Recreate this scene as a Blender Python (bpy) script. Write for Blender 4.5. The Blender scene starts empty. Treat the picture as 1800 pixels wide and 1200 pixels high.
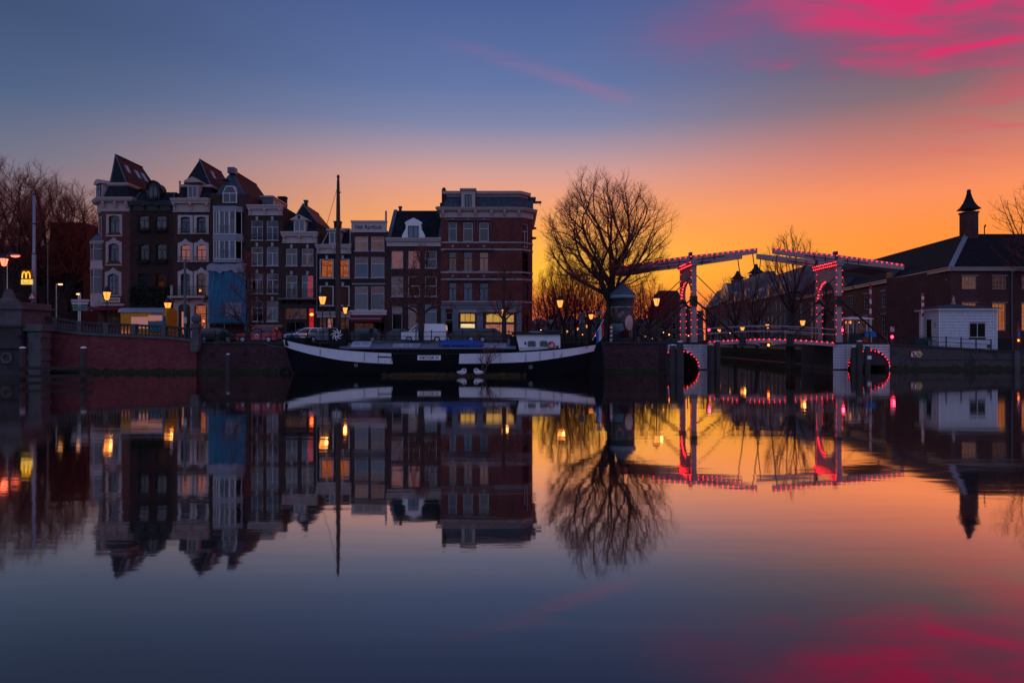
import bpy, math, random
from mathutils import Vector, Matrix
PI = math.pi
R = math.radians
sc = bpy.context.scene
col = sc.collection
# ------------------------------------------------------------------ camera, sky, sun, exposure
EYE = 3.0            # camera height above the water
F = 1200.0           # focal length in pixels of the 1800 px wide photograph
STREET = 2.9         # street level above the water
cam_d = bpy.data.cameras.new('camera'); cam = bpy.data.objects.new('camera', cam_d); col.objects.link(cam)
cam_d.sensor_width = 36.0; cam_d.lens = 24.0; cam_d.clip_start = 0.3; cam_d.clip_end = 6000
cam.location = (0, 0, EYE); cam.rotation_euler = (R(90), 0, 0)
sc.camera = cam
sc.view_settings.view_transform = 'Standard'; sc.view_settings.look = 'None'
sc.view_settings.exposure = 0.0; sc.view_settings.gamma = 1.0; sc.view_settings.use_curve_mapping = False
sc.cycles.use_denoising = True
sc.cycles.max_bounces = 5; sc.cycles.diffuse_bounces = 1; sc.cycles.glossy_bounces = 3
sc.cycles.transparent_max_bounces = 8; sc.cycles.transmission_bounces = 3
sc.cycles.sample_clamp_indirect = 4.0
SUN_AZ, SUN_EL = 0.7, 3.0     # degrees: low behind the corner house

def lin(c):
    def f(v):
        v /= 255.0
        return v / 12.92 if v <= 0.04045 else ((v + 0.055) / 1.055) ** 2.4
    return (f(c[0]), f(c[1]), f(c[2]), 1.0)

world = bpy.data.worlds.new('World'); sc.world = world; world.use_nodes = True
wn = world.node_tree; wn.nodes.clear()
def wnode(t, **kw):
    n = wn.nodes.new(t)
    for k, v in kw.items(): setattr(n, k, v)
    return n
def wl(a, b): wn.links.new(a, b)
def wm(op, a, b=None, c=None, clamp=False):
    n = wnode('ShaderNodeMath', operation=op, use_clamp=clamp)
    for i, v in enumerate((a, b, c)):
        if v is None: continue
        if isinstance(v, (int, float)): n.inputs[i].default_value = v
        else: wl(v, n.inputs[i])
    return n.outputs[0]
def wsmooth(v, a, b):
    n = wnode('ShaderNodeMapRange', interpolation_type='SMOOTHSTEP')
    wl(v, n.inputs[0]); n.inputs[1].default_value = a; n.inputs[2].default_value = b
    return n.outputs[0]
def wramp(fac, stops):
    n = wnode('ShaderNodeValToRGB'); cr = n.color_ramp; cr.interpolation = 'LINEAR'
    stops = [((e + 10) / 100.0, lin(c)) for e, c in stops]
    cr.elements[0].position = stops[0][0]; cr.elements[0].color = stops[0][1]
    cr.elements[1].position = stops[-1][0]; cr.elements[1].color = stops[-1][1]
    for p, c in stops[1:-1]:
        e = cr.elements.new(p); e.color = c
    wl(fac, n.inputs[0]); return n.outputs[0]
def wmix(f, a, b, mode='MIX'):
    n = wnode('ShaderNodeMix', data_type='RGBA', blend_type=mode)
    for i, v in ((0, f), (6, a), (7, b)):
        if isinstance(v, (int, float)): n.inputs[i].default_value = v
        elif isinstance(v, tuple): n.inputs[i].default_value = v
        else: wl(v, n.inputs[i])
    return n.outputs[2]
tc = wnode('ShaderNodeTexCoord')
sp = wnode('ShaderNodeSeparateXYZ'); wl(tc.outputs['Generated'], sp.inputs[0])
dx, dy, dz = sp.outputs
el = wm('MULTIPLY', wm('ARCSINE', dz), 180 / PI)
az = wm('MULTIPLY', wm('ARCTAN2', dx, dy), 180 / PI)
ef = wm('DIVIDE', wm('ADD', el, 10.0), 100.0)
rC = wramp(ef, [(-10, (226, 78, 84)), (1.4, (240, 84, 82)), (3.2, (255, 126, 64)), (4.8, (255, 174, 54)), (5.8, (255, 188, 58)), (7, (255, 183, 66)), (9.5, (255, 167, 88)), (11.8, (238, 160, 122)),
                (13.6, (214, 158, 148)), (15.6, (170, 148, 162)), (17.6, (126, 132, 168)), (20.6, (96, 116, 164)), (26.6, (76, 95, 150)),
                (45, (66, 84, 138)), (90, (66, 84, 138))])
rL = wramp(ef, [(-10, (214, 128, 98)), (3, (214, 128, 100)), (5.7, (194, 127, 116)), (7.6, (168, 121, 122)), (10, (136, 119, 132)),
                (12.8, (108, 114, 136)), (16.7, (78, 98, 133)), (21.8, (65, 82, 118)), (45, (64, 80, 125)), (90, (66, 84, 138))])
rR = wramp(ef, [(-10, (255, 142, 48)), (5, (255, 146, 52)), (7.9, (255, 146, 64)), (10.6, (252, 144, 94)), (13.6, (208, 124, 110)),
                (17.3, (136, 107, 113)), (19.8, (112, 97, 114)), (24, (98, 90, 124)), (45, (72, 82, 134)), (90, (66, 84, 138))])
rB = wramp(ef, [(-10, (130, 131, 166)), (4, (134, 137, 176)), (12, (141, 147, 192)), (24, (138, 150, 202)), (45, (106, 124, 178)), (90, (66, 84, 138))])
skyc = wmix(wsmooth(az, -3.0, -40.0), rC, rL)
skyc = wmix(wsmooth(az, 3.0, 33.0), skyc, rR)
skyc = wmix(wsmooth(wm('ABSOLUTE', wm('SUBTRACT', az, 3.0)), 48.0, 125.0), skyc, rB)
# thin high clouds on a flat layer, lit pink from below on the sunset side
zz = wm('MAXIMUM', dz, 0.06)
cx_, cy_ = wm('DIVIDE', dx, zz), wm('DIVIDE', dy, zz)
cmb = wnode('ShaderNodeCombineXYZ'); wl(cx_, cmb.inputs[0]); wl(cy_, cmb.inputs[1])
mp = wnode('ShaderNodeMapping'); wl(cmb.outputs[0], mp.inputs[0])
mp.inputs['Rotation'].default_value = (0, 0, R(28)); mp.inputs['Scale'].default_value = (0.9, 1.9, 1); mp.inputs['Location'].default_value = (3.3, 1.7, 0)
nz = wnode('ShaderNodeTexNoise', noise_dimensions='2D'); wl(mp.outputs[0], nz.inputs['Vector'])
nz.inputs['Scale'].default_value = 1.9; nz.inputs['Detail'].default_value = 10; nz.inputs['Roughness'].default_value = 0.60; nz.inputs['Distortion'].default_value = 0.5
nb = wnode('ShaderNodeTexNoise', noise_dimensions='2D'); wl(cmb.outputs[0], nb.inputs['Vector']); nb.inputs['Scale'].default_value = 1.7; nb.inputs['Detail'].default_value = 4
edge = wm('ADD', wm('MULTIPLY', wm('SUBTRACT', nb.outputs[0], 0.5), 0.75), wm('SUBTRACT', 2.50, cy_))   # the bank ends along a ragged line
rightward = wm('ADD', cx_, wm('MULTIPLY', wm('SUBTRACT', nb.outputs[0], 0.5), 0.9))
bank = wm('MULTIPLY', wsmooth(edge, -0.02, 0.26), wsmooth(rightward, 0.62, 0.98))
far_fade = wm('MULTIPLY', wsmooth(el, 70, 22), wsmooth(wm('ABSOLUTE', wm('SUBTRACT', az, 22.0)), 110, 60))
cl = wm('MULTIPLY', wm('MULTIPLY', bank, wsmooth(nz.outputs[0], 0.28, 0.70)), far_fade)
veil = wm('MULTIPLY', wm('MULTIPLY', wsmooth(edge, -0.10, 0.30), wsmooth(rightward, 0.20, 1.1)), far_fade)
skyc = wmix(wm('MULTIPLY', veil, 0.55), skyc, lin((168, 66, 110)))
cloudc = wmix(wsmooth(nz.outputs[0], 0.44, 0.66), lin((198, 60, 104)), lin((244, 14, 104)))
skyc = wmix(wm('MULTIPLY', cl, 0.68), skyc, cloudc)
# a thinner scatter lower on the right and a faint streak in the middle
mp2 = wnode('ShaderNodeMapping'); wl(cmb.outputs[0], mp2.inputs[0]); mp2.inputs['Scale'].default_value = (0.8, 2.0, 1); mp2.inputs['Location'].default_value = (8.1, 4.4, 0)
nz2 = wnode('ShaderNodeTexNoise', noise_dimensions='2D'); wl(mp2.outputs[0], nz2.inputs['Vector'])
nz2.inputs['Scale'].default_value = 1.0; nz2.inputs['Detail'].default_value = 6; nz2.inputs['Distortion'].default_value = 0.3
c2 = wm('MULTIPLY', wsmooth(nz2.outputs[0], 0.50, 0.68), wsmooth(wm('SUBTRACT', cx_, wm('MULTIPLY', cy_, 0.30)), 0.85, 1.25))
c2 = wm('MULTIPLY', wm('MULTIPLY', c2, wsmooth(wm('ABSOLUTE', wm('SUBTRACT', az, 35.0)), 80, 40)), wsmooth(el, 11.0, 15.0))
skyc = wmix(wm('MULTIPLY', c2, 0.4), skyc, lin((228, 66, 92)))
ln_ = wm('SUBTRACT', cy_, wm('ADD', 2.47, wm('MULTIPLY', cx_, 0.75)))
ln_ = wm('ADD', ln_, wm('MULTIPLY', wm('SUBTRACT', nz2.outputs[0], 0.5), 0.12))
st = wm('MULTIPLY', wsmooth(wm('ABSOLUTE', ln_), 0.13, 0.0), wm('MULTIPLY', wsmooth(cx_, -0.40, 0.25), wsmooth(cx_, 0.60, 0.32)))
skyc = wmix(wm('MULTIPLY', wm('MULTIPLY', st, wsmooth(nz.outputs[0], 0.3, 0.7)), 0.22), skyc, lin((206, 100, 128)))
bg = wnode('ShaderNodeBackground'); wl(skyc, bg.inputs[0]); bg.inputs[1].default_value = 1.0
nish = wnode('ShaderNodeTexSky', sky_type='NISHITA'); nish.sun_disc = False
nish.sun_elevation = R(SUN_EL); nish.sun_rotation = R(SUN_AZ); nish.air_density = 1.0; nish.dust_density = 1.5; nish.ozone_density = 2.0
bg2 = wnode('ShaderNodeBackground'); wl(nish.outputs[0], bg2.inputs[0]); bg2.inputs[1].default_value = 0.002
ad = wnode('ShaderNodeAddShader'); wl(bg.outputs[0], ad.inputs[0]); wl(bg2.outputs[0], ad.inputs[1])
wo = wnode('ShaderNodeOutputWorld'); wl(ad.outputs[0], wo.inputs[0])

sun_d = bpy.data.lights.new('sun', 'SUN'); sun_d.energy = 0.35; sun_d.angle = R(3.0); sun_d.color = (1.0, 0.5, 0.22)
sun = bpy.data.objects.new('sun', sun_d); col.objects.link(sun)
sdir = Vector((math.sin(R(SUN_AZ)) * math.cos(R(SUN_EL)), math.cos(R(SUN_AZ)) * math.cos(R(SUN_EL)), math.sin(R(SUN_EL))))
sun.rotation_euler = (-sdir).to_track_quat('-Z', 'Y').to_euler(); sun.location = (0, 200, 60)

# ------------------------------------------------------------------ helpers
def X(px, d): return (px - 900.0) * d / F
def Z(py, d): return EYE + (600.0 - py) * d / F

class MB:
    """collects shapes into one mesh"""
    def __init__(s): s.v, s.f, s.m = [], [], []; s.k = 0
    def mat(s, k): s.k = k; return s
    def face(s, idx): s.f.append(tuple(idx)); s.m.append(s.k)
    def poly(s, pts):
        b = len(s.v); s.v += [tuple(p) for p in pts]; s.face(range(b, b + len(pts))); return s
    def box(s, x0, x1, y0, y1, z0, z1):
        if x0 > x1: x0, x1 = x1, x0
        if y0 > y1: y0, y1 = y1, y0
        if z0 > z1: z0, z1 = z1, z0
        b = len(s.v)
        s.v += [(x0, y0, z0), (x1, y0, z0), (x1, y1, z0), (x0, y1, z0), (x0, y0, z1), (x1, y0, z1), (x1, y1, z1), (x0, y1, z1)]
        for q in ((0, 3, 2, 1), (4, 5, 6, 7), (0, 1, 5, 4), (1, 2, 6, 5), (2, 3, 7, 6), (3, 0, 4, 7)): s.face([b + i for i in q])
        return s
    def loft(s, rings, cap=True, closed=True):
        b = len(s.v); n = len(rings[0])
        for r in rings: s.v += [tuple(p) for p in r]
        for k in range(len(rings) - 1):
            for i in range(n if closed else n - 1):
                j = (i + 1) % n
                s.face((b + k * n + i, b + k * n + j, b + (k + 1) * n + j, b + (k + 1) * n + i))
        if cap and closed:
            s.face([b + i for i in reversed(range(n))]); s.face([b + (len(rings) - 1) * n + i for i in range(n)])
        return s
    def prism_y(s, pts, y0, y1):   # pts (x, z), counter-clockwise seen from -y
        return s.loft([[(x, y0, z) for x, z in pts], [(x, y1, z) for x, z in pts]])
    def prism_x(s, pts, x0, x1):   # pts (y, z)
        return s.loft([[(x0, y, z) for y, z in pts], [(x1, y, z) for y, z in pts]])
    def prism_z(s, pts, z0, z1):
        return s.loft([[(x, y, z0) for x, y in pts], [(x, y, z1) for x, y in pts]])
    def tube(s, path, r, n=6, cap=True):
        P = [Vector(p) for p in path]
        if not isinstance(r, (list, tuple)): r = [r] * len(P)
        rings = []; ref = None
        for i, p in enumerate(P):
            t = (P[min(i + 1, len(P) - 1)] - P[max(i - 1, 0)])
            if t.length < 1e-9: t = Vector((0, 0, 1))
            t.normalize()
            if ref is None: ref = Vector((1, 0, 0)) if abs(t.x) < 0.8 else Vector((0, 1, 0))
            a = t.cross(ref)
            if a.length < 1e-4: a = t.orthogonal()
            a.normalize(); b2 = t.cross(a)
            rings.append([p + (a * math.cos(2 * PI * k / n) + b2 * math.sin(2 * PI * k / n)) * r[i] for k in range(n)])
        return s.loft(rings, cap)
    def lathe(s, prof, n=12, c=(0, 0, 0), ph=0.0):
        rings = [[(c[0] + r * math.cos(ph + 2 * PI * k / n), c[1] + r * math.sin(ph + 2 * PI * k / n), c[2] + z) for k in range(n)] for r, z in prof]
        return s.loft(rings)
    def lathe_y(s, prof, n=12, c=(0, 0, 0)):   # profile (r, y), axis along y
        rings = [[(c[0] + r * math.cos(2 * PI * k / n), c[1] + y, c[2] + r * math.sin(2 * PI * k / n)) for k in range(n)] for r, y in prof]
        return s.loft(rings)
    def ball(s, c, r, nu=10, nv=6):
        if not isinstance(r, (list, tuple)): r = (r, r, r)
        rings = []
        for j in range(nv + 1):
            a = -PI / 2 + PI * (0.04 + 0.92 * j / nv)
            rings.append([(c[0] + r[0] * math.cos(a) * math.cos(2 * PI * k / nu), c[1] + r[1] * math.cos(a) * math.sin(2 * PI * k / nu), c[2] + r[2] * math.sin(a)) for k in range(nu)])
        return s.loft(rings)
    def ring(s, c, R0, r, n=18, m=6, axis='y'):
        b = len(s.v)
        for i in range(n):
            a = 2 * PI * i / n
            for j in range(m):
                t = 2 * PI * j / m; q = R0 + r * math.cos(t); w = r * math.sin(t)
                if axis == 'y': s.v.append((c[0] + q * math.cos(a), c[1] + w, c[2] + q * math.sin(a)))
                elif axis == 'z': s.v.append((c[0] + q * math.cos(a), c[1] + q * math.sin(a), c[2] + w))
                else: s.v.append((c[0] + w, c[1] + q * math.cos(a), c[2] + q * math.sin(a)))
        for i in range(n):
            for j in range(m):
                s.face((b + i * m + j, b + ((i + 1) % n) * m + j, b + ((i + 1) % n) * m + (j + 1) % m, b + i * m + (j + 1) % m))
        return s
    def mesh(s, name, mats, smooth=False, fix=True):
        me = bpy.data.meshes.new(name); me.from_pydata(s.v, [], s.f)
        if not isinstance(mats, (list, tuple)): mats = [mats]
        for m in mats: me.materials.append(MATS[m])
        if len(mats) > 1: me.polygons.foreach_set('material_index', s.m)
        if fix:
            import bmesh
            bm = bmesh.new(); bm.from_mesh(me); bmesh.ops.recalc_face_normals(bm, faces=bm.faces); bm.to_mesh(me); bm.free()
        if smooth: me.polygons.foreach_set('use_smooth', [True] * len(me.polygons))
        me.update(); return me
    def build(s, name, mats, parent=None, loc=(0, 0, 0), rz=0.0, smooth=False, fix=True):
        return link(name, s.mesh(name, mats, smooth, fix), parent, loc, rz)

def link(name, me, parent=None, loc=(0, 0, 0), rz=0.0):
    o = bpy.data.objects.new(name, me); col.objects.link(o)
    o.location = loc; o.rotation_euler = (0, 0, rz)
    if parent is not None: o.parent = parent
    return o
def tag(o, label=None, cat=None, group=None, kind=None):
    if label: o['label'] = label
    if cat: o['category'] = cat
    if group: o['group'] = group
    if kind: o['kind'] = kind
    return o
def thing(name, label, cat, loc=(0, 0, 0), rz=0.0, group=None):
    return tag(link(name, None, None, loc, rz), label, cat, group)
def struct(name, mb, mats, **kw):
    return tag(mb.build(name, mats, **kw), kind='structure')
def copy_tree(o, parent=None):
    c = o.copy(); col.objects.link(c); c.parent = parent
    for ch in list(o.children): copy_tree(ch, c)
    return c
def text_mesh(txt, size, depth=0.01, bold=0.0):
    cu = bpy.data.curves.new('t', 'FONT'); cu.body = txt; cu.size = size; cu.extrude = depth; cu.offset = bold
    cu.align_x = 'CENTER'; cu.align_y = 'CENTER'
    ob = bpy.data.objects.new('t', cu); col.objects.link(ob)
    bpy.context.view_layer.update()
    me = bpy.data.meshes.new_from_object(ob)
    me.transform(Matrix.Rotation(PI / 2, 4, 'X'))
    bpy.data.objects.remove(ob); bpy.data.curves.remove(cu)
    return me
def lettering(txt, width, height, mat, parent, loc, rz=0.0, bold=0.0):
    me = text_mesh(txt, 1.0, 0.006, bold)
    xs = [v.co.x for v in me.vertices]; zs = [v.co.z for v in me.vertices]
    w, h = max(xs) - min(xs), max(zs) - min(zs); cx, cz = (max(xs) + min(xs)) / 2, (max(zs) + min(zs)) / 2
    for v in me.vertices: v.co = ((v.co.x - cx) * width / w, v.co.y, (v.co.z - cz) * height / h)
    me.materials.clear(); me.materials.append(MATS[mat])
    return link('lettering', me, parent, loc, rz)
def offset_poly(P, d):
    """P: (x, y) counter-clockwise; positive d grows it"""
    out = []; n = len(P)
    for i in range(n):
        a, b, c = Vector(P[i - 1]), Vector(P[i]), Vector(P[(i + 1) % n])
        e1, e2 = (b - a).normalized(), (c - b).normalized()
        n1, n2 = Vector((e1.y, -e1.x)), Vector((e2.y, -e2.x))
        m = (n1 + n2); k = 1.0 + n1.dot(n2)
        out.append(tuple(b + m * (d / max(k, 0.2))))
    return out

# ------------------------------------------------------------------ materials
MATS = {}
class Nodes:
    def __init__(s, name):
        s.m = bpy.data.materials.new(name); s.m.use_nodes = True; s.t = s.m.node_tree; s.t.nodes.clear(); MATS[name] = s.m
        s.out = s.n('ShaderNodeOutputMaterial')
    def n(s, t, **kw):
        x = s.t.nodes.new(t)
        for k, v in kw.items(): setattr(x, k, v)
        return x
    def l(s, a, b): s.t.links.new(a, b)
    def coords(s, scale=(1, 1, 1), wallmap=False):
        c = s.n('ShaderNodeTexCoord'); o = c.outputs['Object']
        if wallmap:   # runs along the wall and up, whichever way the wall faces
            sp = s.n('ShaderNodeSeparateXYZ'); s.l(o, sp.inputs[0])
            a = s.n('ShaderNodeMath', operation='ADD'); s.l(sp.outputs[0], a.inputs[0]); s.l(sp.outputs[1], a.inputs[1])
            cb = s.n('ShaderNodeCombineXYZ'); s.l(a.outputs[0], cb.inputs[0]); s.l(sp.outputs[2], cb.inputs[1]); o = cb.outputs[0]
        m = s.n('ShaderNodeMapping'); s.l(o, m.inputs[0]); m.inputs['Scale'].default_value = scale
        return m.outputs[0]
    def noise(s, vec, scale, detail=4, rough=0.55, dist=0.0):
        x = s.n('ShaderNodeTexNoise'); s.l(vec, x.inputs['Vector']); x.inputs['Scale'].default_value = scale
        x.inputs['Detail'].default_value = detail; x.inputs['Roughness'].default_value = rough; x.inputs['Distortion'].default_value = dist
        return x.outputs[0]
    def ramp(s, fac, stops):
        x = s.n('ShaderNodeValToRGB'); cr = x.color_ramp
        cr.elements[0].position, cr.elements[0].color = stops[0][0], tuple(stops[0][1]) + (1,)
        cr.elements[1].position, cr.elements[1].color = stops[-1][0], tuple(stops[-1][1]) + (1,)
        for p, c in stops[1:-1]:
            e = cr.elements.new(p); e.color = tuple(c) + (1,)
        s.l(fac, x.inputs[0]); return x.outputs[0]
    def mix(s, f, a, b, mode='MIX'):
        x = s.n('ShaderNodeMix', data_type='RGBA', blend_type=mode)
        for i, v in ((0, f), (6, a), (7, b)):
            if isinstance(v, (int, float)): x.inputs[i].default_value = v
            elif isinstance(v, tuple): x.inputs[i].default_value = v + (1,) if len(v) == 3 else v
            else: s.l(v, x.inputs[i])
        return x.outputs[2]
    def bump(s, h, strength=0.4, dist=0.02):
        x = s.n('ShaderNodeBump'); s.l(h, x.inputs['Height']); x.inputs['Strength'].default_value = strength; x.inputs['Distance'].default_value = dist
        return x.outputs[0]
    def pbsdf(s, color, rough=0.6, metal=0.0, normal=None, spec=0.5, ior=None):
        p = s.n('ShaderNodeBsdfPrincipled')
        if isinstance(color, tuple): p.inputs['Base Color'].default_value = color if len(color) == 4 else color + (1,)
        else: s.l(color, p.inputs['Base Color'])
        if isinstance(rough, (int, float)): p.inputs['Roughness'].default_value = rough
        else: s.l(rough, p.inputs['Roughness'])
        p.inputs['Metallic'].default_value = metal
        p.inputs['Specular IOR Level'].default_value = spec
        if ior: p.inputs['IOR'].default_value = ior
        if normal is not None: s.l(normal, p.inputs['Normal'])
        return p
    def done(s, sh): s.l(sh.outputs[0], s.out.inputs[0]); return s.m

def sc3(c, k): return tuple(min(1.0, v * k) for v in c)
def m_plain(name, c, rough=0.6, metal=0.0, var=0.18, scale=2.0, bump=0.15, spec=0.4):
    N = Nodes(name); v = N.coords()
    a = N.noise(v, scale, 5, 0.6); b = N.noise(v, scale * 7, 3, 0.6)
    cc = N.ramp(a, [(0.25, sc3(c, 1 - var)), (0.75, sc3(c, 1 + var))])
    N.done(N.pbsdf(cc, rough, metal, N.bump(b, bump, 0.01), spec))
def m_brick(name, c, mortar, bw=0.22, bh=0.075, var=0.35, grime=0.45, rough=0.85):
    N = Nodes(name); v = N.coords(wallmap=True)
    b = N.n('ShaderNodeTexBrick'); N.l(v, b.inputs['Vector'])
    b.inputs['Scale'].default_value = 1.0; b.inputs['Brick Width'].default_value = bw; b.inputs['Row Height'].default_value = bh
    b.inputs['Mortar Size'].default_value = bh * 0.13; b.inputs['Mortar Smooth'].default_value = 0.3; b.inputs['Bias'].default_value = 0.0
    b.inputs['Color1'].default_value = sc3(c, 1 - var) + (1,); b.inputs['Color2'].default_value = sc3(c, 1 + var) + (1,); b.inputs['Mortar'].default_value = tuple(mortar) + (1,)
    g = N.noise(v, 0.55, 6, 0.65, 0.6); g2 = N.noise(N.coords((3.0, 0.35, 1), True), 1.2, 5, 0.6)
    cc = N.mix(N.ramp(g, [(0.38, (grime,) * 3), (0.62, (0, 0, 0))]), b.outputs['Color'], sc3(c, 0.45))
    cc = N.mix(N.ramp(g2, [(0.55, (0, 0, 0)), (0.8, (0.35,) * 3)]), cc, sc3(mortar, 0.8))
    N.done(N.pbsdf(cc, rough, 0, N.bump(b.outputs['Fac'], -0.5, 0.01), 0.2))
def m_shingle(name, c, w, h, var=0.3, rough=0.85, bump=0.8):
    N = Nodes(name); v = N.coords(wallmap=True)
    b = N.n('ShaderNodeTexBrick'); N.l(v, b.inputs['Vector'])
    b.inputs['Scale'].default_value = 1.0; b.inputs['Brick Width'].default_value = w; b.inputs['Row Height'].default_value = h
    b.inputs['Mortar Size'].default_value = h * 0.08; b.inputs['Mortar Smooth'].default_value = 0.6
    b.inputs['Color1'].default_value = sc3(c, 1 - var) + (1,); b.inputs['Color2'].default_value = sc3(c, 1 + var) + (1,); b.inputs['Mortar'].default_value = sc3(c, 0.35) + (1,)
    g = N.noise(v, 0.8, 5, 0.6)
    cc = N.mix(N.ramp(g, [(0.4, (0, 0, 0)), (0.7, (0.5,) * 3)]), b.outputs['Color'], sc3(c, 0.6))
    N.done(N.pbsdf(cc, rough, 0, N.bump(b.outputs['Fac'], -bump, 0.03), 0.08))
def m_emit(name, c, strength, var=0.0, scale=3.0, c2=None):
    N = Nodes(name); e = N.n('ShaderNodeEmission')
    if var:
        v = N.coords(); a = N.noise(v, scale, 4, 0.6, 0.8)
        N.l(N.ramp(a, [(0.3, sc3(c2 or c, 1 - var)), (0.5, c), (0.72, sc3(c2 or c, 1 - 0.6 * var))]), e.inputs[0])
    else: e.inputs[0].default_value = tuple(c) + (1,)
    e.inputs[1].default_value = strength; N.done(e)
def m_glass(name, tint=(0.7, 0.74, 0.78), refl=0.05, ior=1.45):
    N = Nodes(name); v = N.coords()
    t = N.n('ShaderNodeBsdfTransparent'); t.inputs[0].default_value = tint + (1,)
    g = N.n('ShaderNodeBsdfGlossy'); g.inputs['Roughness'].default_value = 0.04
    oi = N.n('ShaderNodeObjectInfo'); ge = N.n('ShaderNodeNewGeometry')      # every pane sits at its own slight tilt
    wn_ = N.n('ShaderNodeTexWhiteNoise', noise_dimensions='1D'); N.l(oi.outputs['Random'], wn_.inputs['W'])
    sb = N.n('ShaderNodeVectorMath', operation='SUBTRACT'); N.l(wn_.outputs['Color'], sb.inputs[0]); sb.inputs[1].default_value = (.5, .5, .35)
    ml = N.n('ShaderNodeVectorMath', operation='SCALE'); N.l(sb.outputs[0], ml.inputs[0]); ml.inputs['Scale'].default_value = .45
    bu = N.n('ShaderNodeBump'); N.l(N.noise(v, 0.7, 2), bu.inputs['Height']); bu.inputs['Strength'].default_value = .25; bu.inputs['Distance'].default_value = .03
    ad = N.n('ShaderNodeVectorMath', operation='ADD'); N.l(bu.outputs[0], ad.inputs[0]); N.l(ml.outputs[0], ad.inputs[1])
    nn = N.n('ShaderNodeVectorMath', operation='NORMALIZE'); N.l(ad.outputs[0], nn.inputs[0]); N.l(nn.outputs[0], g.inputs['Normal'])
    f = N.n('ShaderNodeFresnel'); f.inputs[0].default_value = ior
    a = N.n('ShaderNodeMath', operation='ADD', use_clamp=True); N.l(f.outputs[0], a.inputs[0]); a.inputs[1].default_value = refl
    mx = N.n('ShaderNodeMixShader'); N.l(a.outputs[0], mx.inputs[0]); N.l(t.outputs[0], mx.inputs[1]); N.l(g.outputs[0], mx.inputs[2])
    N.done(mx)
def m_wood(name, c, rough=0.75, axis='z'):
    N = Nodes(name); s = {'z': (9, 9, 0.7), 'x': (0.7, 9, 9), 'y': (9, 0.7, 9)}[axis]
    a = N.noise(N.coords(s), 1.5, 5, 0.6, 0.4); b = N.noise(N.coords(), 1.1, 4)
    cc = N.mix(N.ramp(b, [(0.4, (0, 0, 0)), (0.7, (0.6,) * 3)]), N.ramp(a, [(0.3, sc3(c, 0.6)), (0.7, sc3(c, 1.25))]), sc3(c, 0.7))
    N.done(N.pbsdf(cc, rough, 0, N.bump(a, 0.4, 0.02), 0.25))
def m_peel(name, c, under, amt=0.56, scale=(0.9, 3.0, 6.0)):
    """old paint flaking off: ragged patches of what is under it"""
    N = Nodes(name); v = N.coords(scale)
    a = N.noise(v, 1.3, 7, 0.72, 0.7); b = N.noise(N.coords(), 3.0, 4)
    k = N.ramp(a, [(amt, (0, 0, 0)), (amt + 0.05, (1, 1, 1))])
    cc = N.mix(k, N.ramp(b, [(0.3, sc3(c, 0.82)), (0.7, sc3(c, 1.08))]), under)
    N.done(N.pbsdf(cc, 0.7, 0, N.bump(a, 0.3, 0.02), 0.3))
m_brick('brick_red', (0.140, 0.042, 0.036), (0.090, 0.072, 0.066))
m_brick('brick_dark', (0.052, 0.023, 0.020), (0.042, 0.033, 0.030))
m_brick('brick_brown', (0.071, 0.031, 0.027), (0.060, 0.048, 0.045))
m_brick('brick_black', (0.022, 0.020, 0.021), (0.015, 0.014, 0.014), grime=0.2)
m_brick('brick_purple', (0.073, 0.034, 0.034), (0.060, 0.048, 0.048))
m_brick('brick_corner', (0.185, 0.040, 0.034), (0.096, 0.066, 0.060))
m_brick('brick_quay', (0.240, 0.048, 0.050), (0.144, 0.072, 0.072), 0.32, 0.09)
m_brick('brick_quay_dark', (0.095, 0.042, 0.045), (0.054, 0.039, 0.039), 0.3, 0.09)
m_brick('brick_far_hazed', (0.150, 0.098, 0.094), (0.066, 0.054, 0.051))  # lightened colour stands in for distance haze on the far walls
m_brick('brick_hall', (0.130, 0.046, 0.042), (0.078, 0.054, 0.051))
m_shingle('slate', (0.024, 0.030, 0.034), 0.32, 0.17)
m_shingle('slate_blue', (0.070, 0.090, 0.115), 0.3, 0.18, 0.35)
m_shingle('slate_far_hazed', (0.15, 0.18, 0.21), 0.4, 0.22)  # pale bluish tone: haze over the far roofs put into the colour
m_shingle('tile_dark', (0.020, 0.023, 0.027), 0.26, 0.30, 0.35)
m_shingle('tile_red', (0.30, 0.065, 0.04), 0.24, 0.30, 0.25)
m_shingle('tile_mid', (0.088, 0.040, 0.034), 0.24, 0.30, 0.25)
m_shingle('tile_brown', (0.075, 0.040, 0.034), 0.24, 0.30, 0.25)
m_plain('cream', (0.42, 0.32, 0.29), 0.6, var=0.1)
m_plain('cream_pale', (0.47, 0.39, 0.37), 0.6, var=0.1)
m_plain('white_paint', (0.80, 0.80, 0.80), 0.5, var=0.08)
m_plain('white_frame', (0.55, 0.55, 0.55), 0.5, var=0.08)
m_plain('black_paint', (0.009, 0.010, 0.011), 0.5, var=0.3, spec=0.15)
m_plain('green_black', (0.012, 0.020, 0.018), 0.45, var=0.3)
m_plain('frame_dark', (0.014, 0.017, 0.020), 0.4, var=0.2)
m_plain('grey_blue', (0.17, 0.20, 0.24), 0.6, var=0.12)
m_plain('lead', (0.085, 0.11, 0.14), 0.5, var=0.2)
m_plain('zinc', (0.22, 0.26, 0.29), 0.45, var=0.15)
m_plain('stone', (0.105, 0.098, 0.096), 0.85, var=0.35, scale=1.2, bump=0.4)
m_plain('stone_dark', (0.046, 0.043, 0.043), 0.9, var=0.4, scale=1.5, bump=0.5)
m_plain('stone_band', (0.36, 0.33, 0.32), 0.8, var=0.25)
m_plain('iron', (0.012, 0.012, 0.013), 0.5, var=0.3)
m_plain('steel_pole', (0.27, 0.31, 0.35), 0.4, 0.2, var=0.12)
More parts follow.
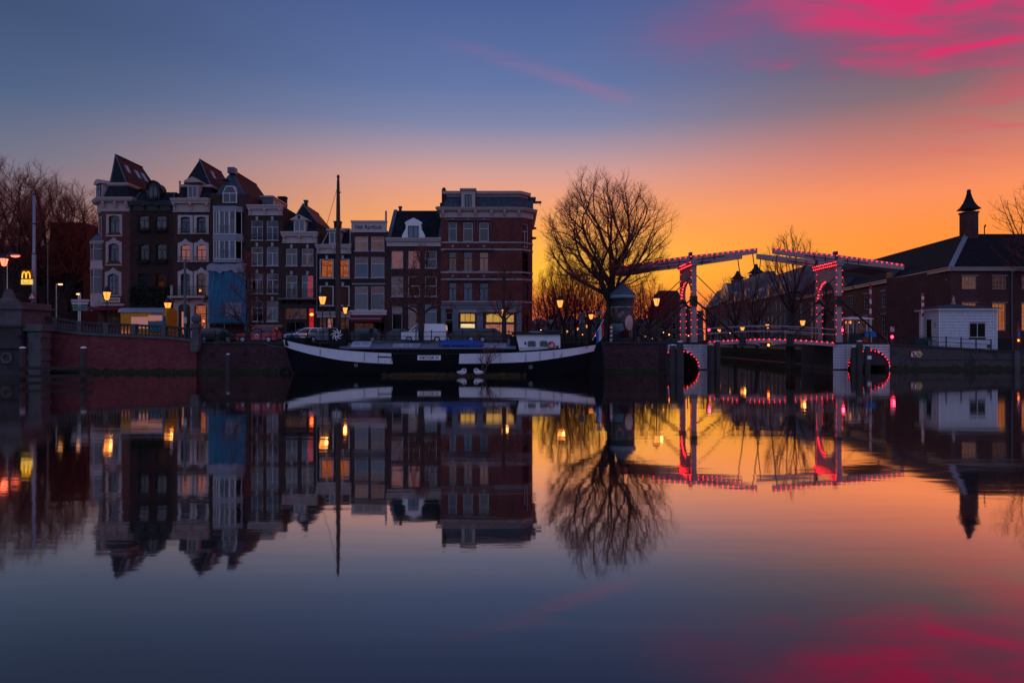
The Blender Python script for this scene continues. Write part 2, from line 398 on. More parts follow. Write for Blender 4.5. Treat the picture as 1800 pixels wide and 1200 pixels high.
m_plain('curtain_white', (0.46, 0.44, 0.44), 0.9, var=0.12)
m_plain('curtain_grey', (0.24, 0.24, 0.27), 0.9, var=0.15)
m_plain('curtain_brown', (0.19, 0.10, 0.06), 0.9, var=0.3)
m_plain('door_dark', (0.010, 0.014, 0.015), 0.35, var=0.2)
m_plain('asphalt', (0.045, 0.043, 0.045), 0.85, var=0.25, scale=0.7, bump=0.3)
m_plain('cobble', (0.085, 0.075, 0.072), 0.85, var=0.3, scale=0.8, bump=0.4)
m_plain('bark', (0.030, 0.022, 0.021), 0.9, var=0.4, scale=3, bump=0.6)
m_plain('wet_stone', (0.010, 0.010, 0.011), 0.5, var=0.4)
def m_twig():   # thin young wood and buds: some light passes through
    N = Nodes('twig'); c = N.ramp(N.noise(N.coords(), 1.3, 3), [(0.3, (0.18, 0.085, 0.070)), (0.7, (0.34, 0.14, 0.11))])
    d = N.n('ShaderNodeBsdfDiffuse'); N.l(c, d.inputs[0]); t = N.n('ShaderNodeBsdfTranslucent'); t.inputs[0].default_value = (0.70, 0.22, 0.18, 1)
    mx = N.n('ShaderNodeMixShader'); mx.inputs[0].default_value = 0.45; N.l(d.outputs[0], mx.inputs[1]); N.l(t.outputs[0], mx.inputs[2]); N.done(mx)
m_twig()
def m_twig_backlit():   # canal trees: red glow of the sunset backlight put into the twig colour
    N = Nodes('twig_backlit'); c = N.ramp(N.noise(N.coords(), 1.3, 3), [(0.3, (0.20, 0.045, 0.045)), (0.7, (0.36, 0.075, 0.07))])
    d = N.n('ShaderNodeBsdfDiffuse'); N.l(c, d.inputs[0]); t = N.n('ShaderNodeBsdfTranslucent'); t.inputs[0].default_value = (0.75, 0.10, 0.12, 1)
    mx = N.n('ShaderNodeMixShader'); mx.inputs[0].default_value = 0.5; N.l(d.outputs[0], mx.inputs[1]); N.l(t.outputs[0], mx.inputs[2]); N.done(mx)
m_twig_backlit()
m_plain('bark_brown', (0.060, 0.040, 0.036), 0.9, var=0.4, scale=3)
m_plain('ivy', (0.018, 0.030, 0.016), 0.8, var=0.5, scale=6)
m_plain('moss', (0.050, 0.050, 0.022), 1.0, var=0.6, scale=5, spec=0.0)
m_plain('tarp_blue', (0.008, 0.135, 0.25), 0.55, var=0.15, scale=1.0)
m_plain('tarp_grey', (0.24, 0.24, 0.28), 0.7, var=0.2)
m_plain('sheet_blue', (0.012, 0.075, 0.33), 0.4, var=0.25)
m_plain('awning_red', (0.16, 0.010, 0.028), 0.8, var=0.15)
m_plain('red_paint', (0.50, 0.010, 0.020), 0.4, var=0.1)
m_plain('cart_yellow', (0.80, 0.30, 0.004), 0.5, var=0.1)
m_plain('cart_blue', (0.02, 0.18, 0.26), 0.5, var=0.1)
m_plain('cart_pink', (0.62, 0.36, 0.36), 0.6, var=0.05)
m_plain('orange_paint', (0.50, 0.13, 0.01), 0.5, var=0.1)
m_plain('sign_blue', (0.01, 0.16, 0.48), 0.4, var=0.05)
m_plain('sign_green', (0.12, 0.22, 0.18), 0.4, var=0.05)
m_plain('sign_yellow', (0.60, 0.50, 0.16), 0.5, var=0.05)
m_plain('sign_cream', (0.52, 0.42, 0.30), 0.6, var=0.05)
m_plain('bin_green', (0.012, 0.050, 0.050), 0.5, var=0.2)
m_plain('rubber', (0.010, 0.010, 0.011), 0.8, var=0.3)
m_plain('chrome', (0.45, 0.46, 0.48), 0.25, 0.9, var=0.1)
m_plain('swan', (0.80, 0.80, 0.80), 0.8, var=0.06)
m_plain('orange_red', (0.55, 0.07, 0.05), 0.5); m_plain('dry_grass', (0.12, 0.085, 0.045), 1.0, var=0.5, spec=0.0)
m_plain('beak', (0.55, 0.16, 0.02), 0.5)
m_plain('hull_black', (0.006, 0.007, 0.010), 0.6, var=0.35, scale=0.8, spec=0.10)
m_plain('flag_red', (0.42, 0.02, 0.05), 0.8); m_plain('flag_white', (0.62, 0.62, 0.64), 0.8); m_plain('flag_blue', (0.01, 0.13, 0.44), 0.8)
m_wood('wood_post', (0.075, 0.060, 0.048)); m_wood('wood_grey', (0.16, 0.15, 0.14)); m_wood('wood_pile', (0.065, 0.060, 0.056)); m_wood('wood_beam', (0.045, 0.038, 0.034), axis='x'); m_wood('mast', (0.085, 0.050, 0.040))
m_peel('bridge_white', (0.40, 0.28, 0.27), (0.16, 0.11, 0.11), 0.66, (1, 1, 1))
m_peel('board_white', (0.60, 0.61, 0.64), (0.06, 0.05, 0.05), 0.60)
m_peel('shed_white', (0.62, 0.63, 0.66), (0.26, 0.24, 0.24), 0.66)
m_peel('stone_stained', (0.085, 0.068, 0.066), (0.036, 0.034, 0.036), 0.52, (0.7, 0.7, 0.5))
m_peel('weathered_red', (0.10, 0.085, 0.08), (0.13, 0.05, 0.045), 0.6, (1, 1, 1))
def m_bulwark(name):
    N = Nodes(name)
    a = N.noise(N.coords((2.2, 2.2, 0.28)), 1.5, 6, 0.65, 0.2); b = N.noise(N.coords(), 0.9, 4)
    rust = N.ramp(a, [(0.60, (0, 0, 0)), (0.74, (0.75,) * 3)])
    cc = N.mix(rust, N.ramp(b, [(0.3, (0.76, 0.77, 0.80)), (0.7, (0.86, 0.87, 0.88))]), (0.26, 0.13, 0.07))
    N.done(N.pbsdf(cc, 0.5, 0, N.bump(b, 0.1, 0.02), 0.4))
m_bulwark('bulwark')
m_plain('deck_grey', (0.17, 0.19, 0.24), 0.6, var=0.25)
m_plain('hatch_white', (0.50, 0.53, 0.55), 0.5, var=0.1)
m_glass('pane', refl=0.045); m_glass('pane_dark', (0.4, 0.42, 0.44), 0.0, 1.25); m_glass('pane_clear', (0.88, 0.88, 0.88), 0.0)
m_emit('lamp_glow', (1.0, 0.32, 0.06), 2.2, 0.3, 7.0, (1.0, 0.16, 0.010))
m_emit('lamp_red', (1.0, 0.14, 0.07), 3.5); m_emit('lamp_white', (1.0, 0.42, 0.16), 3.2)
m_emit('bulb_red', (1.0, 0.016, 0.028), 12.0); m_emit('signal_red', (1.0, 0.02, 0.06), 10.0); m_emit('signal_orange', (1.0, 0.18, 0.02), 8.0)
m_emit('room_orange', (0.75, 0.17, 0.035), 0.62, 0.75, 1.6, (0.35, 0.05, 0.015))
m_emit('room_pink', (0.62, 0.16, 0.11), 0.55, 0.7, 1.2)
m_emit('room_amber', (0.36, 0.12, 0.025), 0.42, 0.8, 1.4)
m_emit('room_dim', (0.16, 0.055, 0.03), 0.40, 0.8, 1.4)
m_emit('room_blind', (0.75, 0.18, 0.07), 0.62, 0.3, 0.5)
m_emit('room_red', (0.85, 0.010, 0.012), 0.8, 0.85, 1.3)
m_emit('room_yellow', (0.95, 0.50, 0.07), 0.75, 0.3, 1.5)
m_emit('room_bright', (1.0, 0.76, 0.36), 1.15, 0.25, 1.2)
m_emit('room_shop', (0.80, 0.26, 0.15), 0.6, 0.5, 0.9)
m_emit('room_hall', (0.90, 0.22, 0.02), 0.62, 0.35, 0.8)
m_emit('letter_yellow', (1.0, 0.50, 0.03), 1.5); m_emit('panel_yellow', (1.0, 0.62, 0.12), 1.0); m_emit('panel_brown', (0.30, 0.06, 0.008), 0.35)
m_emit('violet_light', (0.20, 0.06, 0.40), 0.30, 0.6, 1.0)
m_emit('menu_pink', (0.70, 0.30, 0.30), 0.45, 0.15, 4.0)
def m_poster():
    """generic painted portrait stand-in: dark ground, pale oval, teal landscape, a light title line"""
    N = Nodes('poster'); c = N.n('ShaderNodeTexCoord'); sp = N.n('ShaderNodeSeparateXYZ'); N.l(c.outputs['Object'], sp.inputs[0])
    x, y, z = sp.outputs
    def m(op, a, b=None, clamp=False):
        n = N.n('ShaderNodeMath', operation=op, use_clamp=clamp)
        for i, v in enumerate((a, b)):
            if v is None: continue
            if isinstance(v, (int, float)): n.inputs[i].default_value = v
            else: N.l(v, n.inputs[i])
        return n.outputs[0]
    s = m('MULTIPLY', m('ARCTAN2', x, m('MULTIPLY', y, -1.0)), 1.17)          # arc length from the side facing the water
    nz = m('MULTIPLY', m('SUBTRACT', N.noise(N.coords(), 2.5, 4), .5), .25)
    def ell(cx, cz, rx, rz, soft=.12):
        d = m('ADD', m('POWER', m('ABSOLUTE', m('DIVIDE', m('SUBTRACT', s, cx), rx)), 2.0), m('POWER', m('ABSOLUTE', m('DIVIDE', m('SUBTRACT', z, cz), rz)), 2.0))
        n = N.n('ShaderNodeMapRange', interpolation_type='SMOOTHSTEP'); N.l(m('ADD', d, nz), n.inputs[0]); n.inputs[1].default_value = 1 + soft; n.inputs[2].default_value = 1 - soft; return n.outputs[0]
    col_ = N.ramp(N.noise(N.coords(), 1.6, 5), [(.35, (.012, .022, .024)), (.7, (.05, .04, .035))])
    col_ = N.mix(m('MULTIPLY', m('LESS_THAN', z, 1.85), m('LESS_THAN', s, 0.15)), col_, (.14, .26, .28))
    col_ = N.mix(ell(-.5, 2.65, .22, .22), col_, (.24, .09, .08)); col_ = N.mix(ell(-.2, 2.9, .16, .16), col_, (.26, .10, .09)); col_ = N.mix(ell(-.85, 3.25, .13, .3), col_, (.20, .08, .05))
    col_ = N.mix(ell(.45, 2.05, .68, 1.0), col_, (.085, .035, .028)); col_ = N.mix(ell(.35, .55, 1.0, .75), col_, (.11, .022, .03)); col_ = N.mix(ell(.70, .75, .26, .62), col_, (.52, .34, .29))
    col_ = N.mix(ell(.50, 1.92, .47, .74), col_, (.60, .42, .37))
    col_ = N.mix(m('MULTIPLY', m('MULTIPLY', m('GREATER_THAN', z, 3.42), m('LESS_THAN', z, 3.52)), m('GREATER_THAN', N.noise(N.coords((14, 14, 2)), 1.5, 1), .48)), col_, (.34, .34, .36))
    N.done(N.pbsdf(col_, .35, 0, None, .4))
m_poster()
# ------------------------------------------------------------------ water and ground
def m_water():
    N = Nodes('water')
    c = N.n('ShaderNodeTexCoord')
    def mp(s, rot=0):
        m = N.n('ShaderNodeMapping'); N.l(c.outputs['Object'], m.inputs[0]); m.inputs['Scale'].default_value = s; m.inputs['Rotation'].default_value = (0, 0, rot); return m.outputs[0]
    a = N.noise(mp((0.10, 0.55, 1)), 1.0, 3, 0.5, 0.3)      # long low swells
    b = N.noise(mp((0.9, 2.6, 1), 0.1), 1.0, 3, 0.55)       # fine ripples
    p = N.noise(mp((0.030, 0.045, 1), 0.4), 1.0, 3, 0.5)    # calm and ruffled patches
    pk = N.ramp(p, [(0.42, (0.25,) * 3), (0.68, (1, 1, 1))])
    ml = N.n('ShaderNodeMath', operation='MULTIPLY'); N.l(b, ml.inputs[0]); N.l(pk, ml.inputs[1])
    b1 = N.n('ShaderNodeBump'); N.l(a, b1.inputs['Height']); b1.inputs['Strength'].default_value = 1.0; b1.inputs['Distance'].default_value = 0.005
    b2 = N.n('ShaderNodeBump'); N.l(ml.outputs[0], b2.inputs['Height']); b2.inputs['Strength'].default_value = 1.0; b2.inputs['Distance'].default_value = 0.0028
    N.l(b1.outputs[0], b2.inputs['Normal'])
    g = N.n('ShaderNodeBsdfGlossy'); g.inputs['Color'].default_value = (1.0, 0.93, 0.86, 1); N.l(N.ramp(p, [(0.35, (0.028,) * 3), (0.7, (0.06,) * 3)]), g.inputs['Roughness']); N.l(b2.outputs[0], g.inputs['Normal'])
    d = N.n('ShaderNodeBsdfDiffuse'); d.inputs[0].default_value = (0.010, 0.014, 0.014, 1)
    f = N.n('ShaderNodeFresnel'); f.inputs[0].default_value = 1.333; N.l(b1.outputs[0], f.inputs['Normal'])
    k = N.n('ShaderNodeMath', operation='MULTIPLY'); N.l(f.outputs[0], k.inputs[0]); k.inputs[1].default_value = 2.8
    k2 = N.n('ShaderNodeMath', operation='MINIMUM'); N.l(k.outputs[0], k2.inputs[0]); k2.inputs[1].default_value = 0.90
    mx = N.n('ShaderNodeMixShader'); N.l(k2.outputs[0], mx.inputs[0]); N.l(d.outputs[0], mx.inputs[1]); N.l(g.outputs[0], mx.inputs[2]); N.done(mx)
m_water()
struct('water', MB().poly([(-700, -80, 0), (700, -80, 0), (700, 700, 0), (-700, 700, 0)]), 'water')
BANK = 0.097                                     # the side canal runs away at this slope
def bankL(y): return 15.0 + BANK * (y - 66)
def bankR(y): return 38.6 + 0.05 * (y - 80)
struct('street', MB().prism_z([(-900, 66), (15.0, 66), (bankL(330), 330), (300, 330), (300, 3000), (-900, 3000)], -1.5, STREET), 'cobble')
struct('pavement', MB().prism_z([(-70, 73.6), (2.6, 73.6), (2.6, 77.3), (-70, 77.3)], STREET - 0.02, STREET + 0.13), 'stone_dark')
struct('far_quay_ground', MB().prism_z([(39.9, 72.4), (900, 72.4), (900, 329), (bankR(329), 329), (38.6, 80)], -1.5, 1.9), 'cobble')
struct('bridge_approach', MB().prism_y([(34.0, 0.5), (52.0, 0.5), (52.0, 1.92), (46.0, 2.25), (39.9, 2.72), (34.0, 2.86)], 72.45, 79.9), 'asphalt')
BAL_LEDGE = [(34, 5.0), (66, 4.46), (100, 4.08), (140, 3.78), (187, 3.64), (234, 3.53), (287, 3.40), (343, 3.1)]
def ledge(px):
    for (a, za), (b, zb) in zip(BAL_LEDGE, BAL_LEDGE[1:]):
        if px <= b: return za + (zb - za) * (px - a) / (b - a)
    return BAL_LEDGE[-1][1]
D0 = 65.2
pts = [(X(p, D0), z - 0.12) for p, z in BAL_LEDGE]
struct('bridge_ramp', MB().prism_y([(X(343, D0), 2.0), *reversed(pts), (X(-260, D0), 5.1), (X(-260, D0), 2.0)][::-1], 65.75, 74.0), 'asphalt')

def wall_shell(W, H, D, holes, rev=0.22, back=True):
    """a hollow box whose front (y = 0) has openings with reveals"""
    mb = MB()
    xs = sorted({0.0, W, *[h[0] for h in holes], *[h[1] for h in holes]})
    zs = sorted({0.0, H, *[h[2] for h in holes], *[h[3] for h in holes]})
    idx = {}
    def vid(i, j):
        if (i, j) not in idx: idx[(i, j)] = len(mb.v); mb.v.append((xs[i], 0.0, zs[j]))
        return idx[(i, j)]
    for i in range(len(xs) - 1):
        for j in range(len(zs) - 1):
            cx, cz = (xs[i] + xs[i + 1]) / 2, (zs[j] + zs[j + 1]) / 2
            if any(h[0] < cx < h[1] and h[2] < cz < h[3] for h in holes): continue
            mb.face((vid(i, j), vid(i + 1, j), vid(i + 1, j + 1), vid(i, j + 1)))
    for x0, x1, z0, z1 in [h[:4] for h in holes]:
        for a, b in (((x0, z0), (x1, z0)), ((x1, z0), (x1, z1)), ((x1, z1), (x0, z1)), ((x0, z1), (x0, z0))):
            mb.poly([(a[0], 0, a[1]), (a[0], rev, a[1]), (b[0], rev, b[1]), (b[0], 0, b[1])])
    mb.poly([(0, D, 0), (0, D, H), (W, D, H), (W, D, 0)]); mb.poly([(0, 0, 0), (0, 0, H), (0, D, H), (0, D, 0)])
    mb.poly([(W, 0, 0), (W, D, 0), (W, D, H), (W, 0, H)]); mb.poly([(0, 0, H), (W, 0, H), (W, D, H), (0, D, H)])
    mb.poly([(0, 0, 0), (0, D, 0), (W, D, 0), (W, 0, 0)])
    return mb

_wc = {}; WR = random.Random(12)
def cached(key, fn):
    if key not in _wc: _wc[key] = fn()
    return _wc[key]
def window(parent, x0, x1, z0, z1, style='T', frame='white_frame', pane='pane', lit=None, curtain=None, sill=None, y=0.10, rz=0.0, at=None,
           bw=0.075, name='window'):
    """frame mesh with pane, curtain, sill and lit room as its pieces; origin at the opening's lower left"""
    w, h = round(x1 - x0, 3), round(z1 - z0, 3)
    def frame_mesh():
        mb = MB(); d = 0.09
        mb.box(0, bw, 0, d, 0, h); mb.box(w - bw, w, 0, d, 0, h); mb.box(bw, w - bw, 0, d, 0, bw); mb.box(bw, w - bw, 0, d, h - bw, h)
        m = bw * 0.45; a, b = 0.012, d - 0.012
        if style in ('T', 'Tb'):
            t = h * 0.68; mb.box(bw, w - bw, a, b, t - m, t + m); mb.box(w / 2 - m, w / 2 + m, a, b, bw, t - m)
        elif style == 'H':
            mb.box(bw, w - bw, a, b, h * 0.52 - m, h * 0.52 + m)
        elif style == 'Hh':
            mb.box(bw, w - bw, a, b, h * 0.68 - m, h * 0.68 + m)
        elif style == 'V':
            mb.box(w / 2 - m, w / 2 + m, a, b, bw, h - bw)
        elif style == 'V2':
            for k in (1 / 3, 2 / 3): mb.box(w * k - m, w * k + m, a, b, bw, h - bw)
        elif style == 'V3':
            for k in (0.25, 0.5, 0.75): mb.box(w * k - m, w * k + m, a, b, bw, h - bw)
        elif style[0] == 'G':
            nx, nz_ = int(style[1]), int(style[2])
            for k in range(1, nx): mb.box(w * k / nx - m * .6, w * k / nx + m * .6, a, b, bw, h - bw)
            for k in range(1, nz_): mb.box(bw, w - bw, a + .006, b - .006, h * k / nz_ - m * .6, h * k / nz_ + m * .6)
        return mb.mesh('window', frame)
    o = link(name, cached(('f', w, h, style, frame, bw), frame_mesh), parent, at if at else (x0, y, z0), rz)
    link('pane', cached(('p', w, h, pane), lambda: MB().box(bw * .8, w - bw * .8, 0.04, 0.052, bw * .8, h - bw * .8).mesh('pane', pane)), o)
    if curtain is None and lit is None and pane == 'pane' and h < 4:
        curtain = WR.choice([None, None, 'curtain_grey:sides', 'curtain_white:sides', 'curtain_grey:top', 'curtain_white:low', 'curtain_brown:half', 'curtain_grey:half'])
    if curtain:
        def cur():
            mb = MB(); mat, mode = curtain.split(':'); n = max(6, int(w / 0.07))
            def sheet(xa, xb, za, zb):
                k = max(4, int(n * (xb - xa) / w)); b = len(mb.v)
                for i in range(k + 1):
                    x = xa + (xb - xa) * i / k; yy = 0.16 + (0.025 if i % 2 else -0.025)
                    mb.v += [(x, yy, za), (x, yy, zb)]
                for i in range(k): mb.face((b + 2 * i, b + 2 * i + 2, b + 2 * i + 3, b + 2 * i + 1))
            if mode == 'full': sheet(-.05, w + .05, 0.02, h + .05)
            elif mode == 'low': sheet(-.05, w + .05, 0.02, h * 0.66)
            elif mode == 'half': sheet(-.05, w * .48, 0.02, h + .05)
            elif mode == 'sides': sheet(-.05, w * .26, 0.02, h + .05); sheet(w * .74, w + .05, 0.02, h + .05)
            elif mode == 'blind': mb.box(-.02, w + .02, .15, .165, h * .34, h + .05)
            elif mode == 'top': mb.box(-.02, w + .02, .15, .165, h * .68, h + .05)
            return mb.mesh('curtain', mat, fix=False)
        link('curtain', cached(('c', w, h, curtain), cur), o)
    if lit:
        link('lit_room', cached(('l', w, h, lit), lambda: MB().box(-.12, w + .12, 0.42, 0.47, -.15, h + .15).mesh('lit_room', lit)), o)
    if sill:
        link('sill', cached(('s', w, sill), lambda: MB().box(-.07, w + .07, -.19, .0, -.10, 0.012).mesh('sill', sill)), o)
    return o
def surround(win, w, h, mat, rise=0.16, t=0.24, crown=0.0, foot=0.0, y0=-0.16, y1=-0.02):
    """moulded frame proud of the wall with a curved head, one continuous ring"""
    n = 9; inn, out = [], []
    inn.append((0.02, 0.0)); out.append((-t, 0.0 - foot))
    for i in range(n):
        k = i / (n - 1); x = 0.02 + (w - 0.04) * k
        inn.append((x, h - rise + rise * (1 - (2 * k - 1) ** 2)))
        ox = -t + (w + 2 * t) * k; c = max(0.0, 1 - abs(2 * k - 1) * 2.2)
        out.append((ox, h + t * 0.55 + crown * (0.35 * (1 - (2 * k - 1) ** 2) + 0.65 * c)))
    inn.append((w - 0.02, 0.0)); out.append((w + t, 0.0 - foot))
    mb = MB()
    rings = [[(x, y1, z) for x, z in inn], [(x, y0, z) for x, z in inn], [(x, y0, z) for x, z in out], [(x, y1, z) for x, z in out]]
    mb.loft(rings, cap=False, closed=False)
    mb.box(-t - .03, w + t + .03, y0 - .03, y1, -foot - .16, -foot - .002)
    return mb.build('surround', mat, win)
def cornice(parent, x0, x1, z0, z1, mat, out=0.45, n_br=3, y=0.0, name='cornice', frieze=True, br_mat=None):
    """frieze board below, stepped overhang above, brackets under it"""
    h = z1 - z0; mb = MB(); t = z1 - h * 0.34
    if frieze:
        mb.box(x0, x1, y - 0.10, y, z0, t - 0.06); mb.box(x0 - .02, x1 + .02, y - 0.14, y, z0, z0 + h * 0.10); mb.box(x0 - .01, x1 + .01, y - 0.13, y - .003, z0 + h * .42, z0 + h * .47)
    mb.box(x0 - 0.04, x1 + 0.04, y - out * .72, y + .1, t - .058, t + h * .12)
    mb.box(x0 - 0.07, x1 + 0.07, y - out * .90, y + .1, t + h * .122, t + h * .24); mb.box(x0 - 0.10, x1 + 0.10, y - out, y + .1, t + h * .242, z1)
    o = mb.build(name, mat, parent)
    bh = h * 0.5
    for i in range(n_br):
        cx = x0 + 0.22 + (x1 - x0 - 0.44) * i / max(1, n_br - 1)
        link('bracket', cached(('b', round(out, 2), round(bh, 2), br_mat or mat), lambda: MB().prism_x([(0, 0), (-.16, 0.02), (-.18, bh * .45), (-out * .66, bh * .75), (-out * .66, bh), (0, bh)], -.11, .11).mesh('bracket', br_mat or mat)),
             o, (cx, y - .101, t - .06 - bh))
    return o
# ------------------------------------------------------------------ the row of houses (front plane at FY)
FY = 77.0; S = FY / F
class House:
    def __init__(s, name, label, px0, px1, ptop, depth, wall, cat='house', wname='wall'):
        s.x0 = X(px0, FY); s.p0 = px0; s.W = (px1 - px0) * S; s.D = depth
        s.t = thing(name, label, cat, (s.x0, FY, STREET)); s.H = s.z(ptop); s.wall = wall; s.holes = []; s.todo = []
    def x(s, px): return (px - s.p0) * S
    def z(s, py): return (600 - py) * S + EYE - STREET
    def at(s, px, py, dy): return (X(px, FY + dy) - s.x0, dy, Z(py, FY + dy) - STREET)
    def win(s, a, b, t, bt, sur=None, key=None, **kw):
        x0, x1, z0, z1 = s.x(a), s.x(b), s.z(bt), s.z(t)
        s.holes.append((x0, x1, z0, z1)); s.todo.append((x0, x1, z0, z1, sur, key, kw)); return s
    def finish(s):
        s.wall_o = wall_shell(s.W, s.H, s.D, s.holes).build('wall', s.wall, s.t)
        for x0, x1, z0, z1, sur, key, kw in s.todo:
            o = window(s.t, x0, x1, z0, z1, **kw)
            if sur: surround(o, x1 - x0, z1 - z0, **sur)
            if key: MB().prism_y([(x0 + (x1 - x0) / 2 - .11 - x0, 0.05), ((x1 - x0) / 2 + .11, 0.05), ((x1 - x0) / 2 + .15, .48), ((x1 - x0) / 2 - .15, .48)], -.16, -.098).build('keystone', key, o, (0, 0, z1 - z0))
        return s
def turned(base, rz, x, y, z):
    return (base[0] + x * math.cos(rz) - y * math.sin(rz), base[1] + x * math.sin(rz) + y * math.cos(rz), base[2] + z)
def skylight(parent, A, B, R0, R1, u, v, w, hgt, side='zinc'):
    """a roof window lying on the slope between ridge A-B and eave R0-R1"""
    A, B, R0, R1 = Vector(A), Vector(B), Vector(R0), Vector(R1)
    al = (B - A).normalized(); p = A.lerp(B, u); q = R0.lerp(R1, u); dn = (q - p); L = dn.length; dn.normalize(); c = p + dn * (L * v)
    nn = al.cross(dn); nn = -nn if nn.z < 0 else nn
    def fr(k, a, b): return [c + al * (sx * w / 2 * k) + dn * (sy * hgt / 2 * k) + nn * a for sx, sy in ((-1, -1), (1, -1), (1, 1), (-1, 1))]
    o = MB().loft([fr(1, 0, 0), fr(1, .10, 0)]).build('skylight', side, parent)
    MB().loft([fr(.82, .101, 0), fr(.82, .115, 0)]).build('pane', 'pane_light', o)
    return o
def chimney(parent, c, w, d, z0, z1, mat='brick_dark', pots=1, name='chimney'):
    o = MB().box(c[0] - w / 2, c[0] + w / 2, c[1] - d / 2, c[1] + d / 2, z0, z1 - .18).box(c[0] - w / 2 - .06, c[0] + w / 2 + .06, c[1] - d / 2 - .06, c[1] + d / 2 + .06, z1 - .18, z1).build(name, mat, parent)
    for i in range(pots):
        MB().lathe([(.13, 0), (.11, .4), (.14, .42), (.14, .5)], 8).build('chimney_pot', 'tile_brown', o, (c[0] + (i - (pots - 1) / 2) * .4, c[1], z1))
    return o
N_ = Nodes('pane_flat'); N_.done(N_.pbsdf((0.02, 0.025, 0.035), 0.08, 0, None, 0.9))
N_ = Nodes('pane_light'); N_.done(N_.pbsdf((0.30, 0.33, 0.38), 0.12, 0, None, 0.8))
def rail_grid(parent, x0, x1, z0, z1, y, step=0.12, mat='iron', name='balcony_rail', side_to=None):
    mb = MB(); mb.box(x0, x1, y, y + .035, z1 - .05, z1); mb.box(x0, x1, y + .005, y + .03, z0 + .06, z0 + .10)
    n = max(2, int((x1 - x0) / step))
    for i in range(n + 1):
        x = x0 + .012 + (x1 - x0 - .024) * i / n; mb.box(x - .010, x + .010, y + .008, y + .027, z0, z1 - .051)
    if side_to is not None:
        for x in (x0, x1 - .03): mb.box(x, x + .03, y + .036, side_to, z1 - .05, z1); mb.box(x, x + .03, y + .036, side_to, z0 + .06, z0 + .10)
    return mb.build(name, mat, parent)

# --- house with a canted corner, oriel and steep pointed roof
h = House('corner_house', 'dark red house with cream trim, pointed slate roof and white oriel at its canted corner', 180, 228, 350, 10.0, 'brick_red')
cs = dict(mat='cream', rise=.14, t=.26, crown=0.0, foot=.28)
h.win(191, 211, 379, 409, sur=cs, frame='frame_dark', curtain='curtain_white:low')
h.win(190.5, 210, 428, 459, sur=dict(mat='cream', rise=.22, t=.28, crown=.55, foot=.35), frame='frame_dark', curtain='curtain_white:full')
h.win(189, 209.5, 481, 517, sur=dict(mat='cream', rise=.3, t=.28, crown=.55, foot=.05), style='G33', frame='frame_dark', curtain='curtain_grey:half')
h.win(184, 222, 545, 572, style='V3', frame='frame_dark', pane='pane_dark', lit='room_dim')
h.finish()
xl = h.x(158); cy = 1.55
plan = [(xl, cy), (0, 0), (h.W, 0), (h.W, 10), (xl, 10)]
# canted corner wall: its own shell turned to face the corner
cl_ = math.hypot(xl, cy); ang = -math.atan2(cy, -xl)
cz0, cz1 = h.z(411), h.z(381)
cw = wall_shell(cl_, h.H, .5, [(cl_ * .28, cl_ * .78, cz0, cz1)]).build('corner_wall', h.wall, h.t, (xl, cy, 0), ang)
MB().prism_z([(xl, cy + .4), (-.002, .6), (-.002, 10), (xl, 10)], 0, h.H - .01).build('side_wall', h.wall, h.t)
w_ = window(h.t, cl_ * .28, cl_ * .78, cz0, cz1, frame='frame_dark', curtain='curtain_white:top', at=turned((xl, cy, 0), ang, cl_ * .28, .10, cz0), rz=ang); surround(w_, cl_ * .5, cz1 - cz0, 'cream', .14, .2, 0, .2)
o = MB().loft([[(x, y, z) for x, y in offset_poly(plan, d)] for d, z in ((.06, h.z(372)), (.10, h.z(371)), (.10, h.z(357)), (.5, h.z(354.5)), (.62, h.z(351)), (.66, h.z(348)))]).build('cornice', 'cream', h.t)
for px in (184, 205, 225): MB().prism_x([(0, 0), (-.12, 0), (-.36, .5), (-.36, .7), (0, .7)], -.13, .13).build('bracket', 'cream', o, (h.x(px), -.101, h.z(366)))
p1, p2 = offset_poly(plan, -.1), offset_poly(plan, -.75)
man = MB().loft([[(x, y, h.z(348) + .002) for x, y in p1], [(x, y, h.z(325)) for x, y in p2]]).build('mansard', 'slate', h.t)
MB().loft([[(x, y, z) for x, y in offset_poly(plan, d)] for d, z in ((-.70, h.z(325)), (-.52, h.z(323)), (-.48, h.z(319)), (-.75, h.z(318)))]).build('roof_trim', 'cream', h.t)
A = h.at(203, 272, 3.2); ze = h.z(318.2)
ea = [(xl + .95, 2.0), (.35, .95), (h.W - .9, .95), (h.W - .9, 9.2), (xl + .95, 9.2)]
mb = MB(); Bk = (A[0], 9.0, A[2]); q = [(x, y, ze) for x, y in ea]
mb.mat(0).poly([q[0], q[1], A]); mb.poly([q[1], q[2], A]); mb.mat(1).poly([q[2], q[3], Bk, A]); mb.poly([q[4], q[0], A, Bk]); mb.mat(0).poly([q[3], q[4], Bk]); mb.poly(q)
roof = mb.build('roof', ['slate', 'tile_brown'], h.t)
MB().tube([A, Bk], .11, 6).build('ridge_cap', 'tile_brown', roof)
for i, e in enumerate((q[1], q[2])): MB().tube([A, e], .07, 5).build('hip_flashing', 'lead', roof)
for u, v in ((.22, .42), (.52, .45), (.74, .45)): skylight(roof, A, Bk, q[2], q[3], u, v, .75, 1.3)
chimney(h.t, (h.W - .6, 3.4), .8, .8, h.z(345), h.z(321), pots=0)
